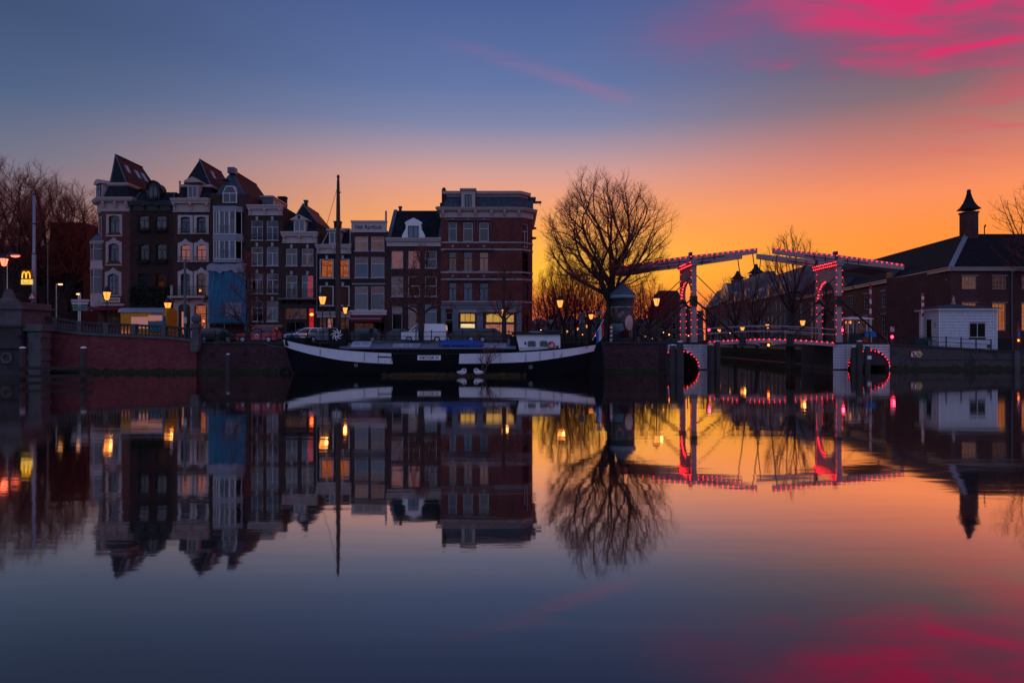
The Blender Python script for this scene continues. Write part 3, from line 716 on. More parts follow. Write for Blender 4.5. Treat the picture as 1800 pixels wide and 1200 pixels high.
# dormer with rounded lead cap on the canted corner
dm = MB().box(0, 1.35, 0, 1.2, 0, h.z(321) - h.z(348)).build('dormer', 'cream', h.t, (h.x(157.5), 1.25, h.z(348) + .01), ang * .75)
window(h.t, .2, 1.15, .12, 1.72, style='V', frame='frame_dark', pane='pane', at=turned((h.x(157.5), 1.25, h.z(348) + .01), ang * .75, .2, -.095, .12), rz=ang * .75)
MB().prism_y([(-.22, 0), (1.57, 0), (1.5, .22), (1.2, .45), (.68, .56), (.15, .45), (-.15, .22)], -.22, 1.4).build('dormer_cap', 'cream', dm, (0, 0, h.z(321) - h.z(348) + .002))
# oriel on the canted corner
oz = [h.z(v) for v in (533, 517, 473, 465, 459, 424)]
def oriel_plan(k): return [(-1.12 * k, .3), (-.78 * k, -.85 * k), (.78 * k, -.85 * k), (1.12 * k, .3)]
ob_ = (xl * .5, cy * .5, 0)
MB().loft([[(x, y, z) for x, y in oriel_plan(k)] for k, z in ((.96, h.z(546)), (1, h.z(533)), (1, h.z(517)))]).loft([[(x, y, z) for x, y in oriel_plan(k)] for k, z in ((1, h.z(473)), (1.05, h.z(472)), (1.05, h.z(469)), (1, h.z(468)), (1, h.z(459)))]).loft([[(x, y, z) for x, y in oriel_plan(k)] for k, z in ((1, h.z(427)), (1.08, h.z(425.5)), (1.08, h.z(423)))]).build('oriel', 'cream_pale', h.t, ob_, ang)
MB().loft([[(x, y, z) for x, y in oriel_plan(k)] for k, z in ((1.14, h.z(423)), (.55, h.z(413)), (.12, h.z(409)))]).build('oriel_roof', 'lead', h.t, ob_, ang)
for za, zb in ((516.8, 473.2), (458.8, 427.2)):
    zz0, zz1 = h.z(za), h.z(zb)
    window(h.t, 0, 1.50, zz0, zz1, style='T', frame='cream_pale', pane='pane', lit='room_dim' if za > 500 else None, curtain='curtain_white:sides', at=turned(ob_, ang, -.75, -.85, zz0), rz=ang)
    for sx in (-1, 1):
        p_a, p_b = Vector((sx * 1.10, .26)), Vector((sx * .78, -.84))
        if sx < 0: st_, en = p_a, p_b
        else: st_, en = p_b, p_a
        d_ = en - st_
        window(h.t, 0, d_.length, zz0, zz1, style='Hh', frame='cream_pale', pane='pane', curtain='curtain_grey:half', at=turned(ob_, ang, st_.x, st_.y, zz0), rz=ang + math.atan2(d_.y, d_.x))
bd = MB().box(h.x(180), h.x(214), -.34, -.26, h.z(532), h.z(523)).build('sign_board', 'sign_cream', h.t)
lettering('Leeuwenschip', 1.7, .3, 'frame_dark', bd, (h.x(198), -.352, h.z(527.5)))
MB().box(h.x(179), h.x(221), -.5, 0, h.z(538), h.z(534)).build('shop_cornice', 'cream', h.t)
MB().prism_x([(-.1, h.z(538.2)), (-.1, h.z(544)), (-1.2, h.z(546)), (-1.2, h.z(543.5))], h.x(160), h.x(220)).build('awning', 'awning_red', h.t)

# --- dark house with arched black dormer
h = House('dark_house', 'dark brick house with black trim, arched black dormer and flower boxes under the windows', 228, 305, 355, 10.0, 'brick_dark')
for a, b in ((243.5, 262), (274, 293)):
    h.win(a, b, 379, 405, frame='green_black', curtain='curtain_grey:low', sur=dict(mat='brick_dark', rise=.18, t=.16, crown=0, foot=0))
    h.win(a, b, 429, 458, frame='green_black', curtain='curtain_grey:sides', sur=dict(mat='brick_dark', rise=.18, t=.16, crown=0, foot=0))
    h.win(a, b, 480, 508, frame='green_black', pane='pane_dark', style='Hh', sur=dict(mat='brick_dark', rise=.18, t=.16, crown=0, foot=0), lit='room_dim' if a > 270 else None)
h.win(236, 262, 528, 566, style='T', frame='green_black', pane='pane_dark'); h.win(272, 296, 528, 566, style='V', frame='green_black', pane='pane_dark')
h.finish()
cornice(h.t, 0.02, h.W - .02, h.z(371), h.z(354), 'green_black', .45, 4)
MB().loft([[(0.02, .1, h.z(354)), (h.W - .02, .1, h.z(354)), (h.W - .02, 9.9, h.z(354)), (.02, 9.9, h.z(354))], [(.35, 1.3, h.z(334)), (h.W - .35, 1.3, h.z(334)), (h.W - .35, 8.7, h.z(334)), (.35, 8.7, h.z(334))]]).build('mansard', 'slate', h.t)
MB().loft([[(.28, 1.22, h.z(334) + .003), (h.W - .28, 1.22, h.z(334) + .003), (h.W - .28, 8.8, h.z(334) + .003), (.28, 8.8, h.z(334) + .003)], [(1.8, 4, h.z(328)), (h.W - 1.8, 4, h.z(328)), (h.W - 1.8, 6, h.z(328)), (1.8, 6, h.z(328))]]).build('roof', 'lead', h.t)
for px in (230, 304): MB().tube([(h.x(px) + (.12 if px < 250 else -.12), .12, h.z(354)), (h.x(px) + (.4 if px < 250 else -.4), 1.28, h.z(334))], .06, 5).build('hip_flashing', 'lead', h.t)
xa, xb = h.x(259), h.x(281); xm = (xa + xb) / 2; hw = (xb - xa) / 2; zb_ = h.z(354)
arc = [(hw * math.cos(a), 1.25 + .95 * math.sin(a)) for a in [PI * i / 12 for i in range(13)]]
dm = MB().prism_y([(-hw, 0), (hw, 0), *arc], 0, 1.6).build('dormer', 'green_black', h.t, (xm, -.05, zb_))
MB().loft([[(x * 1.16, y, z * 1.07) for x, z in arc] + [(x * .98, y, z * .98) for x, z in reversed(arc)] for y in (-.14, .3)]).build('dormer_arch', 'black_paint', dm)
iw = hw * .62; arc2 = [(iw * math.cos(a), .95 + .72 * math.sin(a)) for a in [PI * i / 10 for i in range(11)]]
MB().prism_y([(-iw, .28), (iw, .28), *arc2], -.03, -.004).build('pane', 'pane_flat', dm); MB().box(-.05, .05, -.07, -.031, .28, 1.66).build('glazing_bar', 'green_black', dm)
chimney(h.t, (h.x(309), 2.2), .75, .7, h.z(352), h.z(319), pots=1); 
MB().lathe([(.1, 0), (.1, 1.6), (.12, 1.6), (.12, 1.75)], 8).build('flue_pipe', 'zinc', h.t, (h.x(286), 4.0, h.z(331)))
random.seed(5)
def planter(parent, x0, x1, z, y=-.42):
    o = MB().box(x0, x1, y, y + .24, z, z + .22).build('flower_box', 'black_paint', parent)
    mb = MB()
    for _ in range(90):
        p = Vector((random.uniform(x0, x1), y + random.uniform(-.05, .28), z + .2 + random.random() * .3)); d = Vector((random.uniform(-1, 1), random.uniform(-1, 1), random.uniform(-.6, 1))).normalized() * .13
        e = d.cross(Vector((random.random(), random.random(), 1))).normalized() * .06
        mb.poly([p, p + d * .5 + e, p + d, p + d * .5 - e])
    tag(mb.build('flowers', 'moss', o, fix=False), kind='stuff')
for a, b in ((242, 264), (273, 295)):
    planter(h.t, h.x(a), h.x(b), h.z(408)); planter(h.t, h.x(a), h.x(b), h.z(463))
planter(h.t, h.x(260), h.x(280), h.z(354), -.6)
mb = MB()
for _ in range(1500):
    u = random.random(); p = Vector((random.uniform(.1, h.W - .1), random.uniform(-.30, -.05), h.z(534) + (h.z(506) - h.z(534)) * u ** .8 + random.gauss(0, .15)))
    d = Vector((random.uniform(-1, 1), random.uniform(-1, .2), random.uniform(-1, .6))).normalized() * .22; e = d.cross(Vector((random.random(), 1, random.random()))).normalized() * .10
    mb.poly([p, p + d * .5 + e, p + d, p + d * .5 - e])
tag(mb.build('ivy', 'ivy', h.t, fix=False), kind='stuff')

# --- house with cream window surrounds, balcony and pointed roof
h = House('balcony_house', 'dark brick house with cream window frames, white ground floor arches and iron balcony', 305, 370, 350, 10.0, 'brick_brown')
for a, b in ((317.5, 334.5), (345.5, 362.5)):
    h.win(a, b, 381, 409, frame='frame_dark', sur=dict(mat='cream_pale', rise=.12, t=.30, crown=.02, foot=.0))
    h.win(a, b, 430, 458, frame='frame_dark', lit='room_blind', sur=dict(mat='cream_pale', rise=.22, t=.30, crown=.5, foot=.0))
    h.win(a, b, 480, 519, frame='frame_dark', lit='room_dim' if a > 330 else None, sur=dict(mat='cream_pale', rise=.22, t=.30, crown=.5, foot=.0))
h.finish()
for a, b, za, zb in ((316, 336, 411, 402), (344, 364, 411, 402), (315.5, 336, 459, 451.5), (343.5, 364, 459, 451.5)): rail_grid(h.t, h.x(a), h.x(b), h.z(za), h.z(zb), -.3, .16)
bal = MB().box(h.x(302.5), h.x(367), -1.1, -.001, h.z(524.5), h.z(521)).build('balcony', 'cream', h.t)
rail_grid(bal, h.x(307), h.x(366), h.z(521), h.z(504), -1.05, .13, side_to=-.02)
for px in (306, 334, 362): MB().prism_x([(0, 0), (-.3, .1), (-.9, .38), (-.9, .5), (0, .5)], -.1, .1).build('balcony_bracket', 'cream', bal, (h.x(px), -.002, h.z(524.6) - .5))
MB().box(h.x(307), h.x(311), -1.0, -.9, h.z(520.8), h.z(503)).build('privacy_screen', 'white_frame', bal)
# plastered ground floor with two arched openings
gf = MB(); z0, z1 = 0, h.z(526); y0, y1 = -.14, -.003
def arch_pts(xc, hw_, sp_, rise_, n=9): return [(xc + hw_ * math.cos(PI - PI * i / (n - 1)), sp_ + rise_ * math.sin(PI * i / (n - 1))) for i in range(n)]
gx = [h.x(v) for v in (306, 314.5, 335.5, 342.5, 364.5, 369.6)]
ztop = h.z(534); zsp = h.z(540)
for a, b in ((0, 1), (2, 3), (4, 5)): gf.box(gx[a], gx[b], y0, y1, z0, z1)
for a, b in ((1, 2), (3, 4)):
    ap = arch_pts((gx[a] + gx[b]) / 2, (gx[b] - gx[a]) / 2, zsp, ztop - zsp); gf.prism_y([*ap, (gx[b], z1), (gx[a], z1)], y0, y1)
gf.build('ground_floor_arches', 'cream_pale', h.t)
dr = MB().box(gx[1], gx[2], -.05, -.01, 0, ztop).build('door', 'door_dark', h.t); MB().box(gx[1] + .35, gx[1] + .75, -.07, -.052, .9, h.z(548)).build('door_light', 'room_shop', dr); MB().box(gx[1] + .62, gx[1] + .70, -.09, -.071, 0, h.z(538)).build('door_stile', 'frame_dark', dr)
gw = window(h.t, gx[3] + .05, gx[4] - .05, .9, ztop - .05, style='T', frame='frame_dark', pane='pane_clear', at=(gx[3] + .05, -.11, .9)); MB().box(.1, gx[4] - gx[3] - .2, .085, .1, .1, ztop - 1.1).build('lit_room', 'room_orange', gw)
MB().box(gx[3], gx[4], -.22, -.01, .72, .9).build('stone_sill', 'cream', h.t)
cornice(h.t, -.03, h.W - .05, h.z(373), h.z(349.5), 'cream', .6, 3)
man = MB().loft([[(0.25, .1, h.z(349)), (h.W - .15, .1, h.z(349)), (h.W - .15, 9.9, h.z(349)), (.25, 9.9, h.z(349))], [(.5, 1.0, h.z(326)), (h.W - .4, 1.0, h.z(326)), (h.W - .4, 9.1, h.z(326)), (.5, 9.1, h.z(326))]]).build('mansard', 'slate', h.t)
MB().box(.35, h.W - .22, .75, 9.3, h.z(326) + .002, h.z(321.5)).build('roof_trim', 'cream', h.t)
A = h.at(351, 280.5, 3.0); q = [(.6, 1.0, h.z(321.4)), (h.W - .45, 1.0, h.z(321.4)), (h.W - .45, 9.2, h.z(321.4)), (.6, 9.2, h.z(321.4))]; Bk = (A[0], 9.0, A[2])
mb = MB(); mb.mat(0).poly([q[0], q[1], A]); mb.mat(1).poly([q[1], q[2], Bk, A]); mb.poly([q[3], q[0], A, Bk]); mb.mat(0).poly([q[2], q[3], Bk]); mb.poly(q)
roof = mb.build('roof', ['slate', 'tile_mid'], h.t); MB().tube([A, Bk], .1, 6).build('ridge_cap', 'tile_mid', roof); MB().tube([A, q[1]], .06, 5).build('hip_flashing', 'lead', roof)
skylight(roof, A, Bk, q[1], q[2], .32, .45, .7, 1.25); MB().tube([(h.x(381), 4.5, h.z(318)), (h.x(384), 4.5, h.z(304))], .09, 6).build('flue_pipe', 'iron', roof)
xa, xb = h.x(329.5), h.x(349.5); dm = MB().box(xa, xb, -.05, 1.2, h.z(349) + .001, h.z(326)).build('dormer', 'cream', h.t)
window(h.t, xa + .12, xb - .12, h.z(348), h.z(327.5), style='V', frame='cream_pale', pane='pane', at=(xa + .12, -.145, h.z(348)))
w2 = (xb - xa) / 2
MB().prism_y([(-w2 - .3, 0), (w2 + .3, 0), (w2 + .3, .16), (w2 * .7, .42), (0, .62), (-w2 * .7, .42), (-w2 - .3, .16)], -.25, 1.0).build('dormer_pediment', 'cream', dm, ((xa + xb) / 2, 0, h.z(321)))

# --- house under a tarpaulin with glazed bays
h = House('bay_house', 'brick house with steep slate gable and tall white glazed bay above blue tarpaulin', 370, 437, 342, 10.0, 'brick_brown')
h.win(381, 399, 545, 572, style='V', frame='frame_dark', pane='pane_dark'); h.win(404, 426, 545, 572, style='V', frame='frame_dark', pane='pane_dark')
h.finish()
A = h.at(410, 299.5, 2.4)
q = [(h.x(379), .02, h.z(342)), (h.x(430), .02, h.z(342)), (h.x(432), 9.8, h.z(342)), (h.x(378), 9.8, h.z(342))]
mb = MB(); B0 = (A[0] - .55, 1.9, A[2] - .9); B1 = (A[0] + .45, 1.9, A[2] - .9); Bk = (A[0], 9.6, A[2])
mb.mat(0).poly([q[0], q[1], B1, A, B0]); mb.mat(1).poly([q[1], q[2], Bk, A, B1]); mb.poly([q[3], q[0], B0, A, Bk]); mb.mat(0).poly([q[2], q[3], Bk]); mb.poly(q)
roof = mb.build('roof', ['slate_blue', 'tile_mid'], h.t); MB().box(A[0] - .35, A[0] + .45, 1.6, 2.5, A[2] - .5, A[2] + .18).build('chimney', 'lead', roof)
MB().tube([A, Bk], .09, 6).build('ridge_cap', 'tile_red', roof); MB().tube([B1, q[1]], .05, 5).build('hip_flashing', 'lead', roof)
MB().box(0, h.x(379), .01, 9.9, h.H + .002, h.z(340)).box(h.x(430), h.W, .01, 9.9, h.H + .002, h.z(340)).build('parapet', 'stone_dark', h.t)
MB().box(A[0] - .8, A[0] - .1, .6, 1.6, h.z(312), h.z(311)).build('hoist_beam', 'wood_grey', roof)
xa, xb, zc, zd, ze_ = h.x(392), h.x(417), h.z(357), h.z(340), h.z(327)
tw = MB().loft([[(xa, y, zc), (xb, y, zc), (xb, y, zd), (xb - .38, y, ze_), (xa + .38, y, ze_), (xa, y, zd)] for y in (-.12, 2.0)]).build('dormer', 'white_frame', h.t)
MB().loft([[(xa + .12, y, zd + .06), (xb - .12, y, zd + .06), (xb - .45, y, ze_ - .1), (xa + .45, y, ze_ - .1)] for y in (-.14, -.121)]).build('pane', 'pane_flat', tw)
MB().loft([[(a, y, zc + .1), (b, y, zc + .1), (b, y, zd - .06), (a, y, zd - .06)] for a, b in ((xa + .12, (xa + xb) / 2 - .05),) for y in (-.14, -.121)]).loft([[(a, y, zc + .1), (b, y, zc + .1), (b, y, zd - .06), (a, y, zd - .06)] for a, b in (((xa + xb) / 2 + .05, xb - .12),) for y in (-.14, -.121)]).build('pane', 'pane_flat', tw)
def bay(pt, pb, cap_top, foot):
    z0, z1 = h.z(pb), h.z(pt); xa, xb = h.x(379.5), h.x(427.5); d = .95; ch = .5
    pl = lambda g: [(xa - g, 0), (xa + .12 - g * .3, -d - g), (xb - ch + g * .3, -d - g), (xb + g, -.35), (xb + g, 0)]
    o = MB().loft([[(x, y, z) for x, y in pl(.05)] for z in (h.z(foot), z0)]).build('glazed_bay', 'zinc', h.t); MB().loft([[(x, y, z) for x, y in pl(.06)] for z in (z1, h.z(cap_top))]).build('bay_head', 'zinc', h.t)
    P = pl(0)
    hh = z1 - z0 - .004; w = P[2][0] - P[1][0]
    ws = [(0, .27, 'V'), (.27, .73, 'V'), (.73, 1.0, 'p')]
    for u, v, st_ in ws: window(h.t, 0, w * (v - u) - .004, 0, hh, style=st_, frame='white_frame', pane='pane', curtain='curtain_grey:sides' if u == 0 else None, at=(P[1][0] + w * u, P[1][1], z0 + .002), bw=.085)
    e = Vector(P[3]) - Vector(P[2]); window(h.t, 0, e.length, 0, hh, style='p', frame='white_frame', pane='pane_dark', at=(P[2][0], P[2][1], z0 + .002), rz=math.atan2(e.y, e.x))
    rail_grid(o, P[1][0] + w * .28, P[1][0] + w * .72, z0 + .1, z0 + 1.05, -d - .06, .10, 'zinc', 'lattice_rail')
bay(373, 414, 365, 417.5); bay(424.5, 457, 417.3, 463)
tp = thing('scaffold_tarpaulin', 'bright blue tarpaulin hung on a scaffold in front of a house', 'tarpaulin', (h.x0, FY - 1.3, STREET))
mb = MB(); nx, nzz = 40, 24; b = 0; random.seed(3); x_a, x_b, z_a, z_b = X(366, 75.7) - h.x0, X(432, 75.7) - h.x0, .10 + (600 - 567) * .0631, .10 + (600 - 477) * .0631
for i in range(nx + 1):
    for j in range(nzz + 1):
        u, v = i / nx, j / nzz; mb.v.append((x_a + (x_b - x_a) * u, .07 * math.sin(u * 19 + v * 2) + .06 * math.sin(v * 9 + u * 4) + .05 * math.sin(u * 43 + 3 * math.sin(v * 5)) + random.uniform(-.03, .03), z_a + (z_b - z_a) * v))
for i in range(nx):
    for j in range(nzz): a = i * (nzz + 1) + j; mb.face((a, a + nzz + 1, a + nzz + 2, a + 1))
sh = mb.build('sheet', 'tarp_blue', tp, smooth=True)
for u_ in (.17, .34, .66): MB().box(-.02, .02, -.17, -.15, z_a + .05, z_b - .1).build('seam', 'cart_blue', tp, (x_a + (x_b - x_a) * u_, 0, 0))
for v_ in (.3, .62): MB().box(x_a + .05, x_b - .05, -.168, -.152, -.015, .015).build('tie_line', 'lead', tp, (0, 0, z_a + (z_b - z_a) * v_))
bd = MB().box(x_b - 2.15, x_b - .45, -.16, -.12, z_a + .75, z_a + 2.2).build('banner', 'tarp_grey', tp); MB().box(x_b - 2.0, x_b - .6, -.175, -.161, z_a + 1.45, z_a + 1.85).build('printed_line', 'tarp_blue', bd)
lettering('STEIGERS', 1.4, .28, 'curtain_white', bd, (x_b - 1.3, -.185, z_a + 1.65)); lettering('020-4271288', 1.6, .22, 'curtain_grey', bd, (x_b - 1.3, -.12, z_a + .5))
mb = MB(); b = 0; n = 30
for i in range(n + 1):
    u = i / n; x = x_a - .1 + (x_b - x_a) * u; sag = .12 * math.sin(u * 13) + .08 * math.sin(u * 31); mb.v += [(x, .6, z_b + .95 + .03 * math.sin(u * 17)), (x, -.12 + .05 * math.sin(u * 40), z_b + .62 + sag * .4), (x, -.25 + .05 * math.sin(u * 55), z_b - .05 + sag)]
for i in range(n):
    for j in range(2): mb.face((3 * i + j, 3 * i + 3 + j, 3 * i + 4 + j, 3 * i + 1 + j))
mb.build('loose_top_sheet', 'tarp_grey', tp, smooth=True)
for px in (367, 394, 431): MB().tube([(X(px, 75.9) - h.x0, .25, 0), (X(px, 75.9) - h.x0, .25, z_b + .8)], .035, 6).build('scaffold_pole', 'steel_pole', tp)
for z_ in (z_a - .1, z_a + 2.4, z_a + 5): MB().tube([(x_a, .3, z_), (x_b, .3, z_)], .03, 6).build('scaffold_ledger', 'steel_pole', tp)
# dormer on the red slope of that roof
dp0, dp1 = 3.3, 6.2
xr = h.x(432); dmx = MB().prism_y([(h.x(443), h.z(361)), (h.x(461), h.z(361)), (h.x(461), h.z(336)), (h.x(441), h.z(336))], dp0, dp1 + 2).build('roof_dormer', 'lead', h.t)
MB().box(h.x(438.5), h.x(463), dp0 - .15, dp1 + 2.2, h.z(335.9), h.z(333)).build('dormer_roof', 'cream', dmx)
for a, b in ((.2, 1.5), (1.7, 3.0), (3.2, 4.5)):
    window(h.t, 0, b - a, 0, 1.3, style='V', frame='cream', pane='pane', at=(h.x(461) + .1, dp0 + a, h.z(358)), rz=R(90))
chimney(h.t, (h.x(452), 8.6), .9, .8, h.z(345), h.z(318), 'slate', pots=0)

# --- plain three-storey brick house
h = House('brick_house', 'plain dark brick house with white cornice and two white framed windows on each floor', 437, 497, 362, 10.0, 'brick_brown')
for a, b in ((441.5, 462), (468.5, 489)):
    for t, bt, st_, cu, li in ((388, 422, 'T', None, None), (434, 467, 'T', 'curtain_grey:sides', None), (481, 516, 'T', 'curtain_white:top', None), (529, 565, 'T', 'curtain_white:blind' if a < 450 else 'curtain_white:low', None)):
        h.win(a, b, t, bt, style=st_, frame='white_frame', curtain=cu, lit=li, key='stone_band', sill='stone_band')
h.win(441, 489, 575, 592, style='V2', frame='frame_dark', lit='room_orange', pane='pane_clear')
h.finish()
for a, b in ((441, 462.5), (468, 489.5)): rail_grid(h.t, h.x(a), h.x(b), h.z(421.5), h.z(412), -.25, .16); rail_grid(h.t, h.x(a), h.x(b), h.z(515.5), h.z(508), -.25, .16)
cornice(h.t, 0.0, h.W - .02, h.z(379), h.z(361), 'cream_pale', .5, 3)
cornice(h.t, .02, h.W - .05, h.z(575), h.z(571), 'cream_pale', .3, 0, name='shop_cornice')
MB().loft([[(0.1, .1, h.z(362)), (h.W - .1, .1, h.z(362)), (h.W - .1, 9.9, h.z(362)), (.1, 9.9, h.z(362))], [(1.6, 3.6, h.z(352)), (h.W - 1.6, 3.6, h.z(352)), (h.W - 1.6, 7, h.z(352)), (1.6, 7, h.z(352))]]).build('roof', 'zinc', h.t)

# --- house with red tiled roof, balcony and red lit shop door
h = House('red_roof_house', 'brick house with red tiled roof, gabled white dormer and red lit shop door', 497, 557, 409, 10.0, 'brick_brown')
for a, b in ((502.5, 522.5), (530.5, 550.5)):
    h.win(a, b, 437, 467, frame='white_frame', curtain='curtain_grey:sides' if a > 525 else 'curtain_white:sides', key='stone_band', sill='stone_band', lit='room_dim' if a > 525 else None)
    h.win(a, b, 484, 523, frame='white_frame', lit='room_red' if a > 525 else None, curtain='curtain_grey:half' if a > 525 else None, key='stone_band', sill='stone_band')
h.win(500.5, 539, 541, 561, style='V2', frame='wood_grey', pane='pane_clear', lit='room_dim'); h.win(501, 537, 565, 585, style='V', frame='wood_grey', pane='pane_dark')
h.win(541.5, 552, 541, 590, style='H', frame='frame_dark', pane='pane_clear', lit='room_red')
h.finish()
MB().ball((0, 0, 0), (.22, .05, .16), 10, 5).build('neon_sign', 'signal_orange', h.t, (h.x(546.5), .30, h.z(552.5)))
bal = MB().box(h.x(492), h.x(557), -.9, -.001, h.z(527), h.z(524.5)).build('balcony', 'wood_grey', h.t); rail_grid(bal, h.x(493), h.x(556), h.z(524.4), h.z(509), -.86, .14, side_to=-.02)
for px in (499, 526, 552): MB().prism_x([(0, 0), (-.7, .5), (-.7, .62), (0, .62)], -.08, .08).build('balcony_bracket', 'frame_dark', bal, (h.x(px), -.002, h.z(527.1) - .62))
cornice(h.t, 0.05, h.W - .05, h.z(541), h.z(535), 'frame_dark', .3, 0, name='shop_cornice')
random.seed(8)
for i in range(16):
    MB().ball((0, 0, 0), random.uniform(.10, .2), 8, 5).build('glass_ball', random.choice(['lead', 'tarp_grey', 'curtain_grey', 'sign_green']), h.t, (h.x(random.uniform(503, 537)), .34, h.z(random.uniform(549, 559.5))))
cornice(h.t, 0.0, h.W + .05, h.z(427.5), h.z(408), 'cream_pale', .55, 3)
A = h.at(533, 358.5, 3.2); q = [(.25, .15, h.z(408)), (h.x(555), .15, h.z(408)), (h.x(553), 9.8, h.z(408)), (.25, 9.8, h.z(408))]
m1 = [(h.x(508), 1.0, h.z(388)), (h.x(555) - .1, 1.0, h.z(388)), (h.x(553) - .1, 9.4, h.z(388)), (h.x(508), 9.4, h.z(388))]
mb = MB(); Bk = (A[0], 9.6, A[2])
mb.mat(0).poly([q[0], q[1], m1[1], m1[0]]); mb.poly([q[1], q[2], m1[2], m1[1]]); mb.poly([q[3], q[0], m1[0], m1[3]]); mb.poly([m1[0], m1[1], A]); mb.mat(1).poly([m1[1], m1[2], Bk, A]); mb.poly([m1[3], m1[0], A, Bk]); mb.mat(0).poly([q[2], q[3], m1[3], Bk, m1[2]]); mb.poly(q)
roof = mb.build('roof', ['slate', 'tile_red'], h.t); MB().tube([A, m1[1]], .09, 5).tube([A, m1[0]], .09, 5).build('verge', 'lead', roof); MB().tube([A, Bk], .1, 5).build('ridge_cap', 'tile_red', roof)
chimney(roof, (A[0] + .15, 3.8), .35, .35, A[2] - .5, A[2] + .55, 'iron', 0, 'flue_pipe'); chimney(h.t, (h.x(560), 8.5), .8, .7, h.z(392), h.z(366), pots=0)
xa, xb = h.x(516.5), h.x(537.5); xm = (xa + xb) / 2; dm = MB().box(xa, xb, -.05, 1.9, h.z(407.9), h.z(387.5)).build('dormer', 'cream_pale', h.t)
window(h.t, xa + .08, xb - .08, h.z(407), h.z(388.3), style='V', frame='white_frame', curtain=None, at=(xa + .08, -.145, h.z(407)))
MB().prism_y([(xa - .35, h.z(387.4)), (xb + .35, h.z(387.4)), (xb + .35, h.z(386)), (xm, h.z(377.5)), (xa - .35, h.z(386))], -.3, 1.8).build('dormer_pediment', 'cream_pale', dm); MB().ball((xm, -.33, h.z(382.6)), (.16, .05, .22), 8, 5).build('carved_ornament', 'frame_dark', dm)

# --- black house with orange lit windows
h = House('black_house', 'narrow black brick house with orange lit windows behind the boat mast', 557, 617, 430, 10.0, 'brick_black')
for a, b in ((564, 585), (592, 613)):
    h.win(a, b, 456.5, 487.5, style='T', frame='frame_dark', lit='room_orange', pane='pane_clear', key='stone_band', sur=dict(mat='cream_pale', rise=.1, t=.12, crown=0, foot=0))
    h.win(a, b, 503.5, 536, style='Hh', frame='frame_dark', lit='room_dim', pane='pane_dark', key='stone_band', sur=dict(mat='cream_pale', rise=.1, t=.12, crown=0, foot=0))
for a, b, li in ((562, 573, 'room_dim'), (575, 585, 'room_shop'), (594, 613, 'room_dim')): h.win(a, b, 559, 590, style='Hh', frame='cream', lit=li, pane='pane_clear')
h.finish()
cornice(h.t, 0.0, h.W + .02, h.z(446), h.z(430), 'cream_pale', .5, 3); cornice(h.t, .02, h.W - .05, h.z(558), h.z(547.5), 'cream_pale', .35, 0, name='shop_cornice')
q0 = [(.55, .1, h.z(430)), (h.W - .1, .1, h.z(430)), (h.W - .1, 9.8, h.z(430)), (.55, 9.8, h.z(430))]; q1 = [(.95, 1.9, h.z(398)), (h.W - .55, 1.9, h.z(398)), (h.W - .55, 8, h.z(398)), (.95, 8, h.z(398))]
MB().loft([q0, q1]).build('mansard', 'slate', h.t); MB().tube([q0[0], q1[0]], .1, 5).tube([q0[1], q1[1]], .1, 5).tube([q1[0], q1[1]], .12, 5).build('roof_trim', 'cream', h.t)
xa, xb = h.x(578.5), h.x(599); dm = MB().box(xa, xb, -.05, 1.6, h.z(429.5), h.z(406)).build('dormer', 'cream_pale', h.t); window(h.t, xa + .08, xb - .08, h.z(428.5), h.z(408.5), style='V', frame='white_frame', at=(xa + .08, -.145, h.z(428.5)))
MB().box(xa - .25, xb + .25, -.3, 1.8, h.z(405.9), h.z(402.5)).build('dormer_roof', 'cream_pale', dm)
MB().lathe([(.045, 0), (.045, h.z(432) - h.z(548))], 6).build('downpipe', 'zinc', h.t, (.02, -.12, h.z(548)))

# --- narrow house with the lettered board
h = House('lettered_house', 'narrow flat topped brick house with lettered grey board above curtained windows', 617, 680, 405, 10.0, 'brick_purple')
for a, b in ((623.5, 647), (652, 675.5)):
    h.win(a, b, 415.5, 441, style='Hh', frame='white_frame', lit='room_amber', pane='pane', curtain=None, sill='stone_band')
    h.win(a, b, 451.5, 488, style='Hh', frame='white_frame', curtain='curtain_white:low', lit='room_dim', sill='stone_band')
    h.win(a, b, 503, 544.5, style='Hh', frame='white_frame', curtain='curtain_white:low', lit='room_dim', sill='stone_band')
h.win(621.5, 657, 567, 590, style='V', frame='frame_dark', lit='room_dim', pane='pane_clear'); h.win(659, 676, 567, 590, style='V', frame='frame_dark', pane='pane_dark')
h.finish()
MB().box(h.x(619.5), h.x(678), -.2, -.02, h.z(500.5), h.z(498)).build('awning_case', 'zinc', h.t)
bd = MB().box(.05, h.W - .05, -.08, .3, h.z(408), h.z(391)).box(0, h.W, -.2, .4, h.z(391), h.z(388)).box(0, h.W, -.12, .3, h.z(408.5), h.z(407)).build('name_board', 'cream_pale', h.t)
lettering('Het Aarthuis', (671 - 625) * S, 8.2 * S, 'frame_dark', bd, (h.x(648), -.095, h.z(399)), bold=.012)
cornice(h.t, .0, h.W - .02, h.z(553), h.z(545.5), 'white_paint', .4, 0, name='shop_cornice')
aw = MB().prism_x([(-.15, h.z(553.2)), (-.15, h.z(560)), (-1.5, h.z(564)), (-1.5, h.z(561.5))], h.x(620), h.x(675)).build('awning', 'awning_red', h.t); MB().box(h.x(620), h.x(675), -1.53, -1.501, h.z(566), h.z(561.5)).build('awning_valance', 'awning_red', aw); MB().box(h.x(619.5), h.x(674), -1.56, -1.535, h.z(561.5), h.z(560)).build('awning_bar', 'cream', aw)
MB().box(h.x(669.5) , h.x(672), 2.5, 2.9, h.z(392), h.z(363)).build('chimney', 'zinc', h.t)

